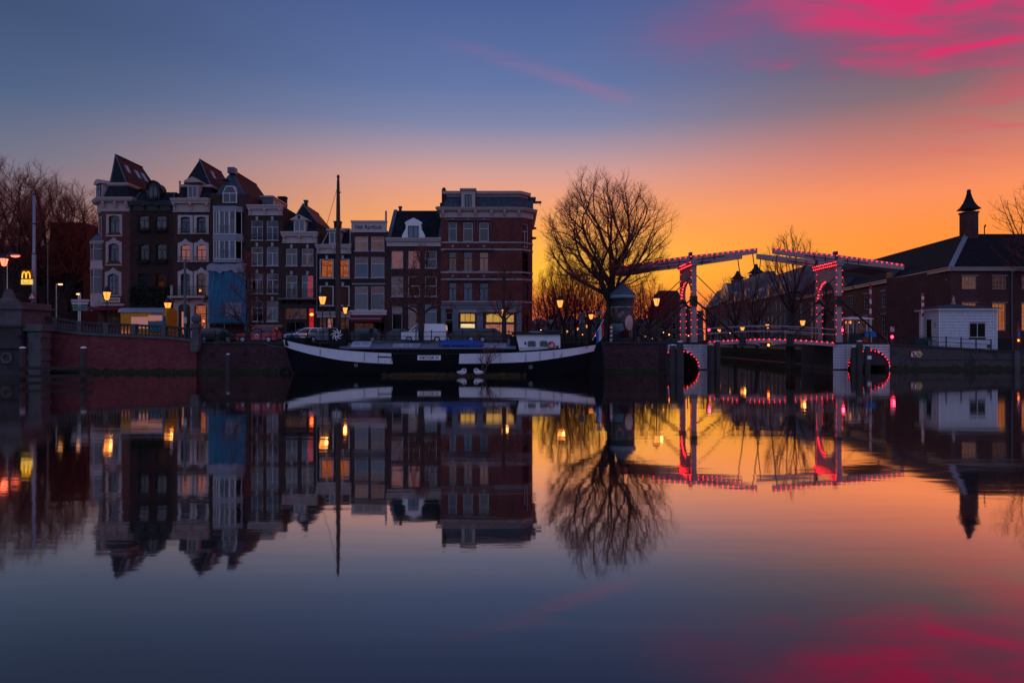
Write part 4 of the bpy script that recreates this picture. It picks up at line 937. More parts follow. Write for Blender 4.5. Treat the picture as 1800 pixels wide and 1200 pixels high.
# --- house with tiled roof and white neck gable dormer
h = House('neck_gable_house', 'dark brick house with steep dark tiled roof and white neck gable dormer', 680, 775, 419, 9.5, 'brick_purple')
for i, (a, b) in enumerate(((688, 708.5), (717.5, 738), (747, 767.5))):
    h.win(a, b, 441, 471, style='H', frame='white_frame', lit=('room_pink', 'room_pink', None)[i], curtain='curtain_grey:low' if i == 2 else None, sill='stone_band')
    h.win(a, b, 485.5, 521, style='H', frame='white_frame', lit='room_dim', pane='pane_dark' if i else 'pane', sill='stone_band')
h.win(689, 707, 536.5, 550, style='p', frame='white_frame', lit='room_dim'); h.win(689, 707, 551, 598, style='p', frame='white_frame', pane='pane_dark', name='door_frame')
h.win(717.5, 738, 534.5, 578, style='Hh', frame='white_frame', lit='room_dim'); h.win(747, 767.5, 534.5, 578, style='Hh', frame='white_frame', curtain='curtain_grey:full')
h.finish()
MB().box(h.x(690), h.x(706), .16, .2, h.z(598), h.z(552.5)).build('door', 'door_dark', h.t)
cornice(h.t, 0.0, h.W - .02, h.z(433), h.z(418.5), 'cream_pale', .5, 0)
zr = h.z(364) + .35; mb = MB().prism_x([(.1, h.z(418.4)), (9.4, h.z(418.4)), (4.6, zr)], .12, h.W - .1); roof = mb.build('roof', 'tile_dark', h.t)
MB().tube([(.12, 4.6, zr), (h.W - .1, 4.6, zr)], .12, 6).build('ridge_cap', 'tile_brown', roof)
MB().loft([[(x, .0, h.z(418.3)), (x, 4.6, zr + .25), (x, 4.6, zr - .2), (x, .3, h.z(418.3))] for x in (.0, .42)]).build('verge', 'lead', roof)
MB().loft([[(x, .0, h.z(418.3)), (x, 4.6, zr + .25), (x, 4.6, zr - .2), (x, .3, h.z(418.3))] for x in (h.W - .3, h.W)]).build('verge', 'lead', roof)
chimney(roof, (h.x(692), 4.6), .3, .3, zr - .2, zr + .62, 'iron', 0, 'flue_pipe'); chimney(roof, (h.x(766), 5.6), .8, .8, zr - .8, zr + .75, 'stone', 1)
xm = h.x(727); gp = [(-20, 418), (20, 418), (20, 414), (17, 408), (13.5, 402), (13.5, 394), (15, 393.5), (15, 391), (8, 387), (0, 383), (-8, 387), (-15, 391), (-15, 393.5), (-13.5, 394), (-13.5, 402), (-17, 408), (-20, 414)]
dm = MB().prism_y([(xm + a * S, h.z(b)) for a, b in gp], -.12, .22).box(xm - 12 * S, xm + 12 * S, .221, 2.6, h.z(418), h.z(394)).build('gable_dormer', 'white_paint', h.t)
window(h.t, 0, 18 * S, 0, 20.5 * S, style='V', frame='frame_dark', pane='pane', at=(xm - 9 * S, -.215, h.z(418)))

# --- big red corner house
h = House('tall_corner_house', 'tall red brick corner house with slate mansard, stone bands and lit grey shopfront', 775, 917, 366, 11.0, 'brick_corner')
cols = ((788.5, 803), (814.5, 831), (842.5, 859))
for i, (a, b) in enumerate(cols):
    h.win(a, b, 391, 424.5, style='Hh', frame='white_frame', curtain='curtain_grey:full' if i == 1 else 'curtain_grey:sides', sill='stone_band')
    h.win(a, b, 442.5, 476, style='T', frame='frame_dark', curtain='curtain_white:top' if i < 2 else None, lit='room_amber' if i == 2 else 'room_dim', sill='stone_band')
    h.win(a, b, 496, 528.5, style='T', frame='frame_dark', curtain='curtain_grey:low', sill='stone_band')
h.win(784, 795.5, 549, 563, style='p', frame='cream', pane='pane_dark'); h.win(784, 795.5, 566, 597, style='p', frame='frame_dark', pane='pane_dark')
h.win(808.5, 835.5, 550.5, 566, style='V2', frame='cream', pane='pane_clear', lit='room_yellow'); h.win(808.5, 835.5, 568, 597, style='p', frame='cream', pane='pane_clear', lit='room_bright')
h.win(854, 904, 550.5, 567, style='V3', frame='cream', pane='pane_clear', lit='room_yellow'); h.win(853, 904, 569, 592, style='V', frame='cream', pane='pane_clear', lit='room_shop')
h.finish()
MB().box(h.x(818), h.x(823.5), .2, .3, h.z(597), h.z(577)).build('shop_counter', 'frame_dark', h.t)
# canted end: a second wall turned away to the right
cxw, cyw = h.x(936.5), 1.35; cl_ = math.hypot(cxw - h.W, cyw); ang = math.atan2(cyw, cxw - h.W)
ch_ = [(cl_ * .08, cl_ * .62, h.z(bt), h.z(t)) for t, bt in ((392, 434), (442, 485), (497, 528), (553, 597))]
cw = wall_shell(cl_, h.H, .6, ch_).build('corner_wall', h.wall, h.t, (h.W, 0, 0), ang)
for k, (a, b, c, d) in enumerate(ch_): window(h.t, a, b, c, d, at=turned((h.W, 0, 0), ang, a, .10, c), rz=ang, style='T' if k < 3 else 'Hh', frame='white_frame' if k == 0 else 'frame_dark', lit=(None, 'room_dim', None, 'room_yellow')[k], curtain=('curtain_white:sides', None, 'curtain_grey:low', None)[k], pane='pane_dark' if k < 3 else 'pane_clear')
MB().prism_z([(h.W + .002, .75), (cxw, cyw + .55), (cxw, 11), (h.W + .002, 11)], 0, h.H - .01).build('side_wall', h.wall, h.t)
plan = [(0, 0), (h.W, 0), (cxw, cyw), (cxw, 11), (0, 11)]
def band(za, zb, out, mat, name):
    P = offset_poly(plan, out); mb = MB(); mb.loft([[(x, y, z) for x, y in ((0, 0), (h.W, 0), (cxw, cyw), (cxw, 10.9), P[3], P[2], P[1], (0, P[0][1]))] for z in (h.z(za), h.z(zb))]); return mb.build(name, mat, h.t)
for za, zb in ((427.5, 425), (440, 437.2), (480, 477), (492.5, 489.5), (532, 529)): band(za, zb, .06, 'stone_band', 'stone_course')
for i, (a, b) in enumerate(cols):
    for pz in (387.5, 434, 486.5): MB().box(h.x((a + b) / 2 - 1.6), h.x((a + b) / 2 + 1.6), -.09, -.003, h.z(pz), h.z(pz - 3.2)).build('keystone', 'stone_band', h.t)
for a, b, pz in ((784, 835, 388), (838, 863, 388), (783, 868, 440.5), (783, 868, 493.5)): MB().box(h.x(a), h.x(b), -.28, -.065, h.z(pz), h.z(pz - 1.6)).build('awning_case', 'lead', h.t)
for px in (785.5, 834, 839, 862.5): MB().box(h.x(px), h.x(px) + .06, -.2, -.1, h.z(408), h.z(389)).build('awning_arm', 'lead', h.t)
for pz in (433, 486):
    for px in (808.5, 837, 865.5, 886): MB().box(h.x(px) - .05, h.x(px) + .05, -.06, -.002, h.z(pz + 2.5), h.z(pz - 2.5)).box(h.x(px) - .14, h.x(px) + .14, -.058, -.004, h.z(pz) - .04, h.z(pz) + .04).build('wall_anchor', 'iron', h.t)
o = MB().loft([[(x, y, z) for x, y in offset_poly(plan, d)] for d, z in ((.05, h.z(383)), (.12, h.z(382)), (.10, h.z(373)), (.42, h.z(371)), (.55, h.z(368)), (.60, h.z(365.5)))]).build('cornice', 'cream', h.t)
for px in (779, 808, 836, 864.5, 887, 912): MB().prism_x([(0, 0), (-.1, 0), (-.34, .4), (-.34, .62), (0, .62)], -.14, .14).build('bracket', 'cream', o, (h.x(px), -.101, h.z(380)))
pa, pb = offset_poly(plan, -.05), offset_poly(plan, -.6)
MB().loft([[(x, y, h.z(365.4)) for x, y in pa], [(x, y, h.z(344)) for x, y in pb]]).build('mansard', 'slate_blue', h.t)
MB().loft([[(x, y, z) for x, y in offset_poly(plan, d)] for d, z in ((-.58, h.z(344)), (-.5, h.z(341)), (-.2, h.z(340)), (-.15, h.z(335)), (-.6, h.z(334)))]).build('roof_trim', 'cream', h.t)
xa, xb = h.x(811), h.x(835); dm = MB().box(xa, xb, -.06, 1.2, h.z(365.3), h.z(335)).build('dormer', 'cream_pale', h.t); window(h.t, 0, (xb - xa) - .8, 0, 22 * S, style='V', frame='frame_dark', at=(xa + .4, -.155, h.z(364.5))); MB().box(xa - .15, xb + .15, -.35, 1.3, h.z(334.9), h.z(332)).build('dormer_roof', 'cream', dm)
MB().box(.05, .5, .4, 3.4, h.z(366), h.z(331)).box(.1, .4, .8, 1.4, h.z(331), h.z(327)).build('chimney', 'brick_dark', h.t)
dm = MB().box(cxw - 1.1, cxw + .15, 3.0, 5.2, h.z(365), h.z(340)).box(cxw - 1.3, cxw + .45, 2.8, 5.4, h.z(340), h.z(337)).build('side_dormer', 'lead', h.t); MB().box(cxw + .16, cxw + 1.15, 3.9, 4.2, h.z(345), h.z(341)).build('hoist_beam', 'wood_grey', dm)
MB().tube([(cxw + 1.0, 4.05, h.z(345)), (cxw + 1.0, 4.05, h.z(350))], .03, 5).build('hoist_hook', 'iron', dm)
for za in (397, 415): MB().prism_y([(0, 0), (.5, .1), (.5, .25), (.1, .3), (0, .4)], 2.5, 2.9).build('shutter_bracket', 'iron', h.t, (cxw + .002, 0, h.z(za)))
# grey shopfront
sf = MB(); 
for a, b in ((775.5, 783.5), (796, 806), (838, 849), (908, 917)): sf.box(h.x(a), h.x(b), -.16, -.003, 0, h.z(543)); sf.box(h.x(a) - .05, h.x(b) + .05, -.22, -.16, h.z(541), h.z(537.5))
sf.box(0.02, h.W, -.2, -.003, h.z(542.9), h.z(536)); sf.box(0, h.W + .05, -.34, -.003, h.z(535.9), h.z(533.5)); shop = sf.build('shopfront', 'grey_blue', h.t)
MB().box(h.x(806), h.x(838), -.1, -.003, h.z(549.5), h.z(543.5)).box(h.x(849), h.x(908), -.1, -.003, h.z(549.5), h.z(543.5)).build('shop_fascia', 'cream_pale', h.t)
lp = link('shop_light', MB().box(-.5, .5, 0, .1, 0, .06).mesh('shop_light', 'lamp_white'), h.t, (h.x(820), .3, h.z(571)))
# ------------------------------------------------------------------ quay walls, balustrade, railings
def coping_run(parent, xa, xb, y0, y1, zf, th, mat, step=1.15, over=.06):
    n = max(1, round((xb - xa) / step)); w = (xb - xa) / n
    for i in range(n):
        x0, x1 = xa + w * i + .006, xa + w * (i + 1) - .006; za, zb = zf(x0), zf(x1); j = ((i * 37) % 7 - 3) * .003
        MB().loft([[(x0, y0 - over + j, za), (x1, y0 - over + j, zb), (x1, y1, zb), (x0, y1, za)], [(x0, y0 - over + j, za + th), (x1, y0 - over + j, zb + th), (x1, y1, zb + th), (x0, y1, za + th)]]).build('coping_stone', mat, parent)
def lz(x): return ledge(x * F / D0 + 900)
t = thing('ramp_wall', 'long red brick retaining wall that slopes under the stone balustrade', 'wall', (0, 0, 0))
xa, xb = X(66, D0), X(345, D0)
P = [(X(p, D0), z - .14) for p, z in BAL_LEDGE if p >= 66]
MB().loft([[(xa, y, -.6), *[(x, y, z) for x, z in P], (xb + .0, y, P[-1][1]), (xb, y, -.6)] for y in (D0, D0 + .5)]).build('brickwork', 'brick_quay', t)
MB().box(xa, xb, D0 - .10, D0 - .003, -.4, .10).build('foot_course', 'wet_stone', t)
coping_run(t, xa, xb - .3, D0 - .05, D0 + .5, lambda x: lz(x) - .13, .24, 'stone', 1.3, .16)
t = thing('quay_wall', 'dark brick quay wall with stone coping behind the long boat', 'wall')
xa, xb = X(345, 65.4), 14.95
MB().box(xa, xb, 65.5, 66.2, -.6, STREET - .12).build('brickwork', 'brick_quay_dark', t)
MB().box(xa, xb, 65.38, 65.498, -.4, .14).build('foot_course', 'wet_stone', t)
coping_run(t, xa, xb, 65.46, 66.25, lambda x: STREET - .12, .20, 'stone_dark', 1.4, .12)
MB().box(14.4, 15.06, 66.21, 72.4, -.6, STREET + .02).build('return_wall', 'brick_quay_dark', t)
# balustrade
bt = thing('stone_balustrade', 'weathered stone balustrade with carved balusters climbing left above the red wall', 'balustrade')
bal_me = MB().lathe([(.10, 0), (.10, .06), (.07, .09), (.06, .14), (.115, .30), (.10, .40), (.055, .58), (.05, .66), (.085, .70), (.085, .76)], 8).mesh('baluster', 'weathered_red', smooth=True)
ped = [66, 97, 139, 186, 234, 287]
def base(px): return ledge(px) + .11
for a, b in zip(ped, ped[1:] + [336]):
    n = 7 if b - a > 40 else 5
    for i in range(n):
        px = a + (b - a) * (i + 1) / (n + 1); link('baluster', bal_me, bt, (X(px, D0), D0 + .2, base(px) + .06))
for a, b in zip([66] + ped[1:], ped[1:] + [338]):
    for nm, y0, y1, zo, th in (('plinth_rail', .0, .4, 0, .07), ('hand_rail', -.03, .43, .82, .20)):
        x0, x1 = X(a, D0) + .13, X(b, D0) - .13; za, zb = base(a) + zo, base(b) + zo
        MB().loft([[(x0, D0 + y, za + q), (x1, D0 + y, zb + q)][::1] + [(x1, D0 + y2, zb + q), (x0, D0 + y2, za + q)] for q, y, y2 in ((0, y0, y1), (th * .8, y0, y1), (th, y0 + .05, y1 - .05))]).build(nm, 'stone_dark', bt)
for px in ped:
    MB().box(-.21, .21, -.03, .43, 0, .8).box(-.25, .25, -.06, .46, .8, 1.06).build('pedestal', 'stone', bt, (X(px, D0), D0, base(px) - .02))
# end pillar with ball
ep = thing('ball_pillar', 'grey stone pillar with a carved ball on top at the balustrade end', 'pillar', (X(344, 65), 65.15, STREET - .3))
MB().box(-.42, .42, -.42, .42, 0, .35).loft([[(-.34, -.34, .35), (.34, -.34, .35), (.34, .34, .35), (-.34, .34, .35)], [(-.26, -.26, 1.7), (.26, -.26, 1.7), (.26, .26, 1.7), (-.26, .26, 1.7)]]).build('shaft', 'stone', ep)
MB().box(-.44, .44, -.44, .44, 1.7, 1.84).box(-.34, .34, -.34, .34, 1.84, 2.1).build('capital', 'stone', ep)
MB().lathe([(.22, 2.1), (.36, 2.25), (.46, 2.5), (.42, 2.75), (.25, 2.95), (.1, 3.0)], 14).build('ball', 'stone', ep, smooth=True)
MB().prism_y([(-.5, -.05), (.5, -.05), (.5, .0), (-.5, .0)], -.5, .5).prism_y([(-.3, -.6), (.3, -.6), (.42, -.051), (-.42, -.051)], -.45, .1).build('corbel', 'stone', ep)
# big bridge pier at the left edge
bp = thing('stone_pier', 'massive carved grey stone bridge pier at the left edge of the water', 'pier', (X(0, 62), 62.0, 0))
x1 = X(36, 62) - X(0, 62); xb0, xb1 = X(46, 62) - X(0, 62), X(67, 62) - X(0, 62)
MB().box(-9, x1, -.2, 4, -.6, Z(590, 62)).build('body', 'stone_dark', bp)
MB().box(-9, x1 + .1, -.1, 4, Z(590, 62) + .002, Z(575, 62)).box(-9, x1 + .25, -.3, 4, Z(575, 62), Z(571, 62)).build('upper_block', 'stone_dark', bp)
MB().box(-9, x1 + .05, 0, 4, Z(571, 62), Z(543, 62)).box(-9, x1 + .4, -.3, 4, Z(543, 62), Z(539, 62)).box(-9, x1 + .15, -.15, 4, Z(539, 62), Z(531, 62)).build('parapet_block', 'stone', bp)
MB().lathe([(.9, 0), (.85, .2), (.5, .5), (.42, .9), (.3, 1.2), (.1, 1.3)], 12).build('finial', 'stone', bp, (-.3, 1.5, Z(531, 62)))
MB().prism_y([(-9, 0), (x1 + .35, 0), (x1 + .35, .6), (x1, 1.0), (x1 - .8, 1.35), (x1 - 1.6, 1.45), (-9, 1.45)], -.5, -.201).build('volute', 'stone_dark', bp, (0, 0, Z(612, 62)))
MB().ring((0, 0, 0), .42, .12, 18, 6).build('carved_ring', 'stone', bp, (X(16, 62) - X(0, 62), -.3, Z(629, 62)), smooth=True); MB().box(-.5, .5, -.3, -.201, -.55, .55).build('carved_panel', 'stone_dark', bp, (X(16, 62) - X(0, 62), 0, Z(629, 62)))
for k in range(8):
    z0 = k * .52; e = .12 if k % 2 else 0.0
    MB().box(xb0 - e, xb1 + e, .3, 1.6, z0 - .3 + .012, z0 + .22).build('quoin_stone', 'stone', bp)
MB().box(x1 + .002, xb0 - .0, .6, 3.5, -.6, 3.9).build('recess_wall', 'stone_dark', bp)
MB().box(x1 + .1, xb1 + .3, .1, 1.8, 3.95, 4.25).box(x1 + .1, xb1 + .2, .2, 1.7, 4.25, 4.6).build('corner_cornice', 'stone', bp)
# iron railings
def railing(name, label, xa, xb, y, zf, n, rails=(.5, .95), hgt=1.05, ry=0, mat='iron'):
    t = thing(name, label, 'railing', (xa, y, 0)); me = MB().box(-.045, .045, -.045, .045, 0, hgt).ball((0, 0, hgt), .075, 6, 4).mesh('post', mat)
    for i in range(n + 1): x = (xb - xa) * i / n; link('post', me, t, (x, 0, zf(xa + x)))
    for r_ in rails:
        MB().tube([((xb - xa) * i / n, 0, zf(xa + (xb - xa) * i / n) + r_) for i in range(n + 1)], .028, 5).build('rail', mat, t)
    return t
railing('quay_railing', 'thin black iron railing on the quay between the boat and the parked cars', X(350, 66), X(1058, 66), 66.0, lambda x: STREET + .08, 26)
railing('quay_railing', 'black iron railing with bicycles along the quay before the poster column', X(1066, 66), 14.9, 66.0, lambda x: STREET + .08, 5, (.35, .95))
# right-hand quay
t = thing('far_quay_wall', 'low dark stained stone quay wall below the white shed', 'wall')
def rz_(x): return 2.72 + (2.0 - 2.72) * min(1, max(0, (x - 39.9) / 12.5))
pl = [(39.95, 2.72 - .14), (44, rz_(44) - .14), (48, rz_(48) - .14), (52.4, rz_(52.4) - .14), (75, 1.86)]
MB().loft([[(39.95, y, -.6), *[(x, y, z) for x, z in pl], (75, y, -.6)] for y in (72.0, 72.6)]).build('brickwork', 'stone_stained', t)
coping_run(t, 39.95, 75, 71.95, 72.7, lambda x: rz_(x) - .13, .2, 'stone_dark', 1.5, .1)
MB().box(39.95, 75, 71.88, 71.998, -.4, .15).build('foot_course', 'wet_stone', t)
MB().box(42, 56, 71.93, 71.999, 1.05, 1.12).build('ledge_course', 'stone_dark', t)
MB().box(X(1783, 71.8), X(1792, 71.8), 71.7, 72.0, -.4, 2.0).build('buttress', 'stone', t)
railing('shed_railing', 'black railing with four stout posts in front of the white shed', X(1558, 72.3), X(1742, 72.3), 72.3, lambda x: rz_(x) + .06, 7)
t = thing('canal_wall', 'mossy low canal wall seen beneath the drawbridge', 'wall')
MB().loft([[(bankR(y), y, -.6), (bankR(y) + .5, y, -.6), (bankR(y) + .5, y, 1.95), (bankR(y), y, 1.95)] for y in (80, 329)]).build('brickwork', 'stone_stained', t)
MB().loft([[(bankR(y) - .08, y, 1.0), (bankR(y) - .002, y, 1.0), (bankR(y) - .002, y, 1.88), (bankR(y) - .08, y, 1.8)] for y in (80, 329)]).build('moss_strip', 'moss', t)
MB().loft([[(bankR(y) - .5, y, -.2), (bankR(y) - .09, y, -.2), (bankR(y) - .09, y, .12), (bankR(y) - .5, y, .12)] for y in (80, 329)]).build('foot_course', 'wet_stone', t)
# timber fender and mooring posts
ft = thing('timber_fender', 'dark timber fender with two white capped posts and long horizontal beams', 'fender', (X(40, 54), 54, 0))
for px in (40, 147):
    o = MB().lathe([(.24, -.8), (.23, Z(612, 54))], 12).build('post', 'wood_post', ft, (X(px, 54) - X(40, 54), 0, 0), smooth=False); MB().lathe([(.23, 0), (.2, .1), (.05, .15)], 12).build('white_cap', 'white_paint', o, (0, 0, Z(612, 54)))
for z_ in (.9, .27): MB().box(X(19, 54) - X(40, 54), X(167, 54) - X(40, 54), -.42, -.25, z_ - .12, z_ + .12).build('beam', 'wood_beam', ft)
def mooring(name, label, posts, d, mat='wood_pile'):
    t = thing(name, label, 'mooring post', (X(posts[0][0], d), d, 0))
    for px, py, r_, dd in posts:
        o = MB().lathe([(r_, -.8), (r_ * .96, Z(py, d) - .45), (r_ * .72, Z(py, d))], 10).build('post', mat, t, (X(px, d) - X(posts[0][0], d), dd, 0)); MB().lathe([(r_ * .74, 0), (r_ * .7, .08), (.04, .12)], 10).build('white_cap', 'white_paint', o, (0, 0, Z(py, d)))
    return t
mooring('mooring_post', 'lone wooden mooring post with white top before the dark quay wall', [(401, 623, .24, 0)], 64.0)
t = mooring('mooring_posts', 'pair of thick mooring posts standing left of the white arch', [(1183, 607, .32, 0), (1194, 601, .34, -.3)], 61.0)
mooring('mooring_posts', 'two grey mooring posts below the left bridge leaf', [(1250, 606, .34, 0), (1263, 600, .34, .4)], 71.0)
mooring('mooring_posts', 'two dark round topped mooring posts under the right bridge leaf', [(1386, 608, .34, 0), (1395, 608, .3, .3)], 76.0, 'wood_post')
t = mooring('mooring_posts', 'three tall mooring posts in front of the right white arch', [(1503, 610, .3, .3), (1511, 600, .34, 0), (1523, 608, .3, -.2)], 70.6)
MB().box(-.2, .2, -.36, -.32, 0, .36).build('white_plate', 'white_paint', t, (X(1523.5, 70.6) - X(1503, 70.6), -.2, Z(631, 70.6)))
MB().ring((0, 0, 0), .42, .08, 18, 6).build('mooring_ring', 'iron', None, (X(499, 65), 65.2, .1))
tag(bpy.data.objects['mooring_ring'], 'black ring hanging on the quay wall at the waterline under the bow', 'ring')

random.seed(19)
def tide_band(wall, xa, xb, y, n, hgt, mat='moss'):
    mb = MB(); 
    for i in range(n + 1):
        x = xa + (xb - xa) * i / n; q = hgt * (.45 + .55 * random.random()); mb.v += [(x, y, -.05), (x, y, q * .6), (x, y + .012, q)]
    for i in range(n):
        for j in range(2): a = 3 * i + j; mb.face((a, a + 3, a + 4, a + 1))
    tag(mb.build('tide_band', mat, wall, fix=False), kind='stuff')
for o in list(bpy.data.objects):
    if o.name == 'ramp_wall': tide_band(o, X(66, D0), X(345, D0), D0 - .012, 90, .55)
    if o.name == 'quay_wall': tide_band(o, X(345, 65.4), 14.9, 65.485, 160, .6)
    if o.name == 'far_quay_wall': tide_band(o, 40.0, 74, 71.985, 110, .6)
qw = bpy.data.objects['quay_wall']
for px in (372, 430, 1090, 1140): MB().ring((0, 0, 0), .17, .03, 14, 5).build('mooring_eye', 'iron', qw, (X(px, 65.4), 65.42, 1.7))
for k in range(9): MB().box(-.22, .22, -.06, 0, 0, .05).build('ladder_rung', 'iron', qw, (X(1165, 65.4), 65.46, .1 + .3 * k))
MB().box(-.25, -.21, -.08, 0, 0, 2.7).box(.21, .25, -.08, 0, 0, 2.7).build('ladder_rails', 'iron', qw, (X(1165, 65.4), 65.46, .05))
# ------------------------------------------------------------------ the long houseboat
BY = 62.6; bx0, bx1 = -21.0, 7.75; BC, BL = (bx0 + bx1) / 2, (bx1 - bx0) / 2
boat = thing('houseboat', 'long black houseboat with white bulwark bands, deckhouse and bare mast moored at the quay', 'boat', (BC, BY, 0))
def sheer(u):   # top edge height, bow at u = -1
    return 2.02 + (1.30 * abs(u) ** 2.6 if u < 0 else .80 * u ** 2.8)
def beam(u, k=1.0): return 2.55 * (1 - abs(u) ** (4.2 if u < 0 else 4.8)) ** .62 * k
rows = [(-.5, .90, .76), (0.0, .94, .86), (.45, .965, .93), (1.0, .985, .975), (None, 1.0, 1.0)]
us = [-1 + 2 * i / 60 for i in range(61)]; us = [math.copysign(1 - (1 - abs(u)) ** 1.25, u) for u in us]
def hp(u, side, frac):
    """hull surface: frac 0 at keel line, 1 at the sheer"""
    zt = sheer(u); z = -.5 + (zt + .5) * frac
    kx = .905 + .095 * min(1, max(0, (z + .5) / (zt + .5))) ** .75; kb = .80 + .20 * min(1, max(0, (z + .5) / (zt + .5))) ** .5
    return (u * BL * kx, side * beam(u * .9995, kb), z)
fr = [0, .2, .4, .6, .8, 1.0]
mb = MB()
for side in (-1, 1):
    b = len(mb.v)
    for u in us: mb.v += [hp(u, side, f) for f in fr]
    n = len(fr)
    for i in range(len(us) - 1):
        for j in range(n - 1): mb.face((b + i * n + j, b + (i + 1) * n + j, b + (i + 1) * n + j + 1, b + i * n + j + 1))
mb.build('hull', 'hull_black', boat, smooth=True)
def strip(ua, ub, za, zb, out, name, mat, n=40, parent=boat):
    mb = MB(); 
    for side in (-1, 1):
        b = len(mb.v)
        for i in range(n + 1):
            u = ua + (ub - ua) * i / n; zt = sheer(u)
            for zo in (za(u), zb(u)):
                p = hp(u, side, (zo + .5) / (zt + .5)); q = Vector((p[0] * .02 * 0, side, 0)); mb.v.append((p[0] + (out * (-1 if u < -.97 else 1 if u > .97 else 0)), p[1] + side * out, zo))
        for i in range(n): mb.face((b + 2 * i, b + 2 * i + 2, b + 2 * i + 3, b + 2 * i + 1))
    return mb.build(name, mat, parent, smooth=True, fix=False)
def uof(px, d=60.2): return (X(px, d) - BC) / BL
wt = lambda u: sheer(u) - .10
wb = lambda u: sheer(u) - .10 - (.94 - .30 * max(0, (abs(u) - .6) / .4))
strip(-.9965, uof(688), wb, wt, .022, 'white_bulwark', 'bulwark')
strip(uof(808), .996, lambda u: wb(u) + .06, wt, .022, 'white_bulwark', 'bulwark')
strip(-.997, .997, lambda u: sheer(u) - .07, lambda u: sheer(u) + .05, .06, 'rubbing_strake', 'hull_black', 60)
strip(-.997, .997, lambda u: wb(u) - .10, lambda u: wb(u) - .02, .05, 'lower_strake', 'hull_black', 60)
for px in (640, 560, 665, 688.5, 880, 925, 950, 975):
    u = uof(px); p = hp(u, -1, .93); MB().box(-.012, .012, -.03, .01, -.75, .02).build('hull_seam', 'iron', boat, (p[0], p[1] - .02, p[2] - .02))
strip(uof(663), uof(687), lambda u: wt(u) - .42, lambda u: wt(u) - .30, .05, 'scupper_rail', 'iron', 6)
# deck
mb = MB(); b = 0
for u in us: zt = sheer(u) - .12; mb.v += [(u * BL, -beam(u * .9995) * .99, zt), (u * BL, beam(u * .9995) * .99, zt)]
for i in range(len(us) - 1): mb.face((2 * i, 2 * i + 1, 2 * i + 3, 2 * i + 2))
mb.build('deck', 'black_paint', boat, fix=False)
# long low cabin roof over the hold
xa, xb = X(600, 61) - BC, X(906, 61) - BC
ca = MB().box(xa, xb, -2.0, 2.0, 1.85, 2.34).build('cabin_side', 'black_paint', boat)
MB().prism_x([(-2.15, 2.342), (2.15, 2.342), (2.15, 2.42), (0, 2.86), (-2.15, 2.42)], xa - .1, xb + .05).build('cabin_roof', 'deck_grey', boat)
def hatch(px0, px1, z_, n, tilt=.25):
    x0, x1 = X(px0, 61) - BC, X(px1, 61) - BC
    o = MB().loft([[(x0, -1.7, z_ - .1), (x1, -1.7, z_ - .1), (x1, -.8, z_ - .1), (x0, -.8, z_ - .1)], [(x0, -1.7, z_), (x1, -1.7, z_), (x1, -.8, z_ + tilt), (x0, -.8, z_ + tilt)]]).build('skylight_hatch', 'hatch_white', boat)
    w = (x1 - x0) / n
    for i in range(n):
        a, c = x0 + w * i + .07, x0 + w * (i + 1) - .07
        MB().loft([[(a, -1.62, z_ + .022 + q), (c, -1.62, z_ + .022 + q), (c, -.88, z_ + tilt * .89 + .02 + q), (a, -.88, z_ + tilt * .89 + .02 + q)] for q in (0, .012)]).build('pane', 'pane_light', o)
hatch(617, 650, 2.6, 2, .42); hatch(690, 736, 2.52, 3, .3); hatch(838, 889, 2.55, 3, .3)
for px in (604, 620, 640, 656): MB().box(-.02, .02, -.02, .02, 0, .25).build('deck_post', 'iron', boat, (X(px, 60.7) - BC, -2.1, 2.0))
# name board and lettering
x0, x1 = X(734, 60) - BC, X(775, 60) - BC; zc = Z(628.5, 60)
nb = MB().box(x0, x1, -2.70, -2.66, zc - .21, zc + .21).build('name_board', 'white_paint', boat)
lettering('VIKTOR IV', (x1 - x0) * .86, .26, 'frame_dark', nb, ((x0 + x1) / 2, -2.708, zc), bold=.02)
MB().box(X(689, 60) - BC, X(807, 60) - BC, -2.60, -2.45, 1.9, 1.97).build('wooden_rail', 'wood_beam', boat)
for px, py in ((625, 641.5), (933, 645)):
    d = 60.1; u = uof(px, d); o = MB().ring((0, 0, 0), .15, .03, 14, 5).build('porthole', 'zinc', boat, (X(px, d) - BC, hp(u, -1, .45)[1] - .02, Z(py, d))); MB().lathe_y([(.14, 0), (.14, .03)], 12).build('pane', 'pane_flat', o)
# deckhouse
xa, xb = X(914, 61.3) - BC, X(985, 61.3) - BC; z0, z1 = 1.95, Z(588, 61.3)
dh = MB().loft([[(xa, -1.55, z0), (xb, -1.55, z0), (xb, 1.55, z0), (xa, 1.55, z0)], [(xa - .35, -1.4, z1), (xb - .02, -1.4, z1), (xb - .02, 1.4, z1), (xa - .35, 1.4, z1)]]).build('deckhouse', 'white_paint', boat)
MB().prism_x([(-1.7, z1 + .002), (1.7, z1 + .002), (1.65, z1 + .10), (0, z1 + .24), (-1.65, z1 + .10)], xa - .75, xb + .1).build('deckhouse_roof', 'black_paint', boat)
MB().box(xa - .9, xa - .36, -1.3, 1.3, z0, z1 - .15).build('deckhouse_step', 'black_paint', boat)
for px in (935.5, 957):
    x = X(px, 59.8) - BC; hw = .31; arc = [(hw * math.cos(a), .36 + .1 * math.sin(a)) for a in [PI * i / 8 for i in range(9)]]
    o = MB().prism_y([(-hw - .05, -.05), (hw + .05, -.05), *[(a * 1.16, b * 1.1) for a, b in arc]], 0, .03).build('deckhouse_window', 'zinc', boat, (x, -1.52, z0 + .62)); MB().prism_y([(-hw, 0), (hw, 0), *arc], -.015, -.002).build('pane', 'pane_flat', o)
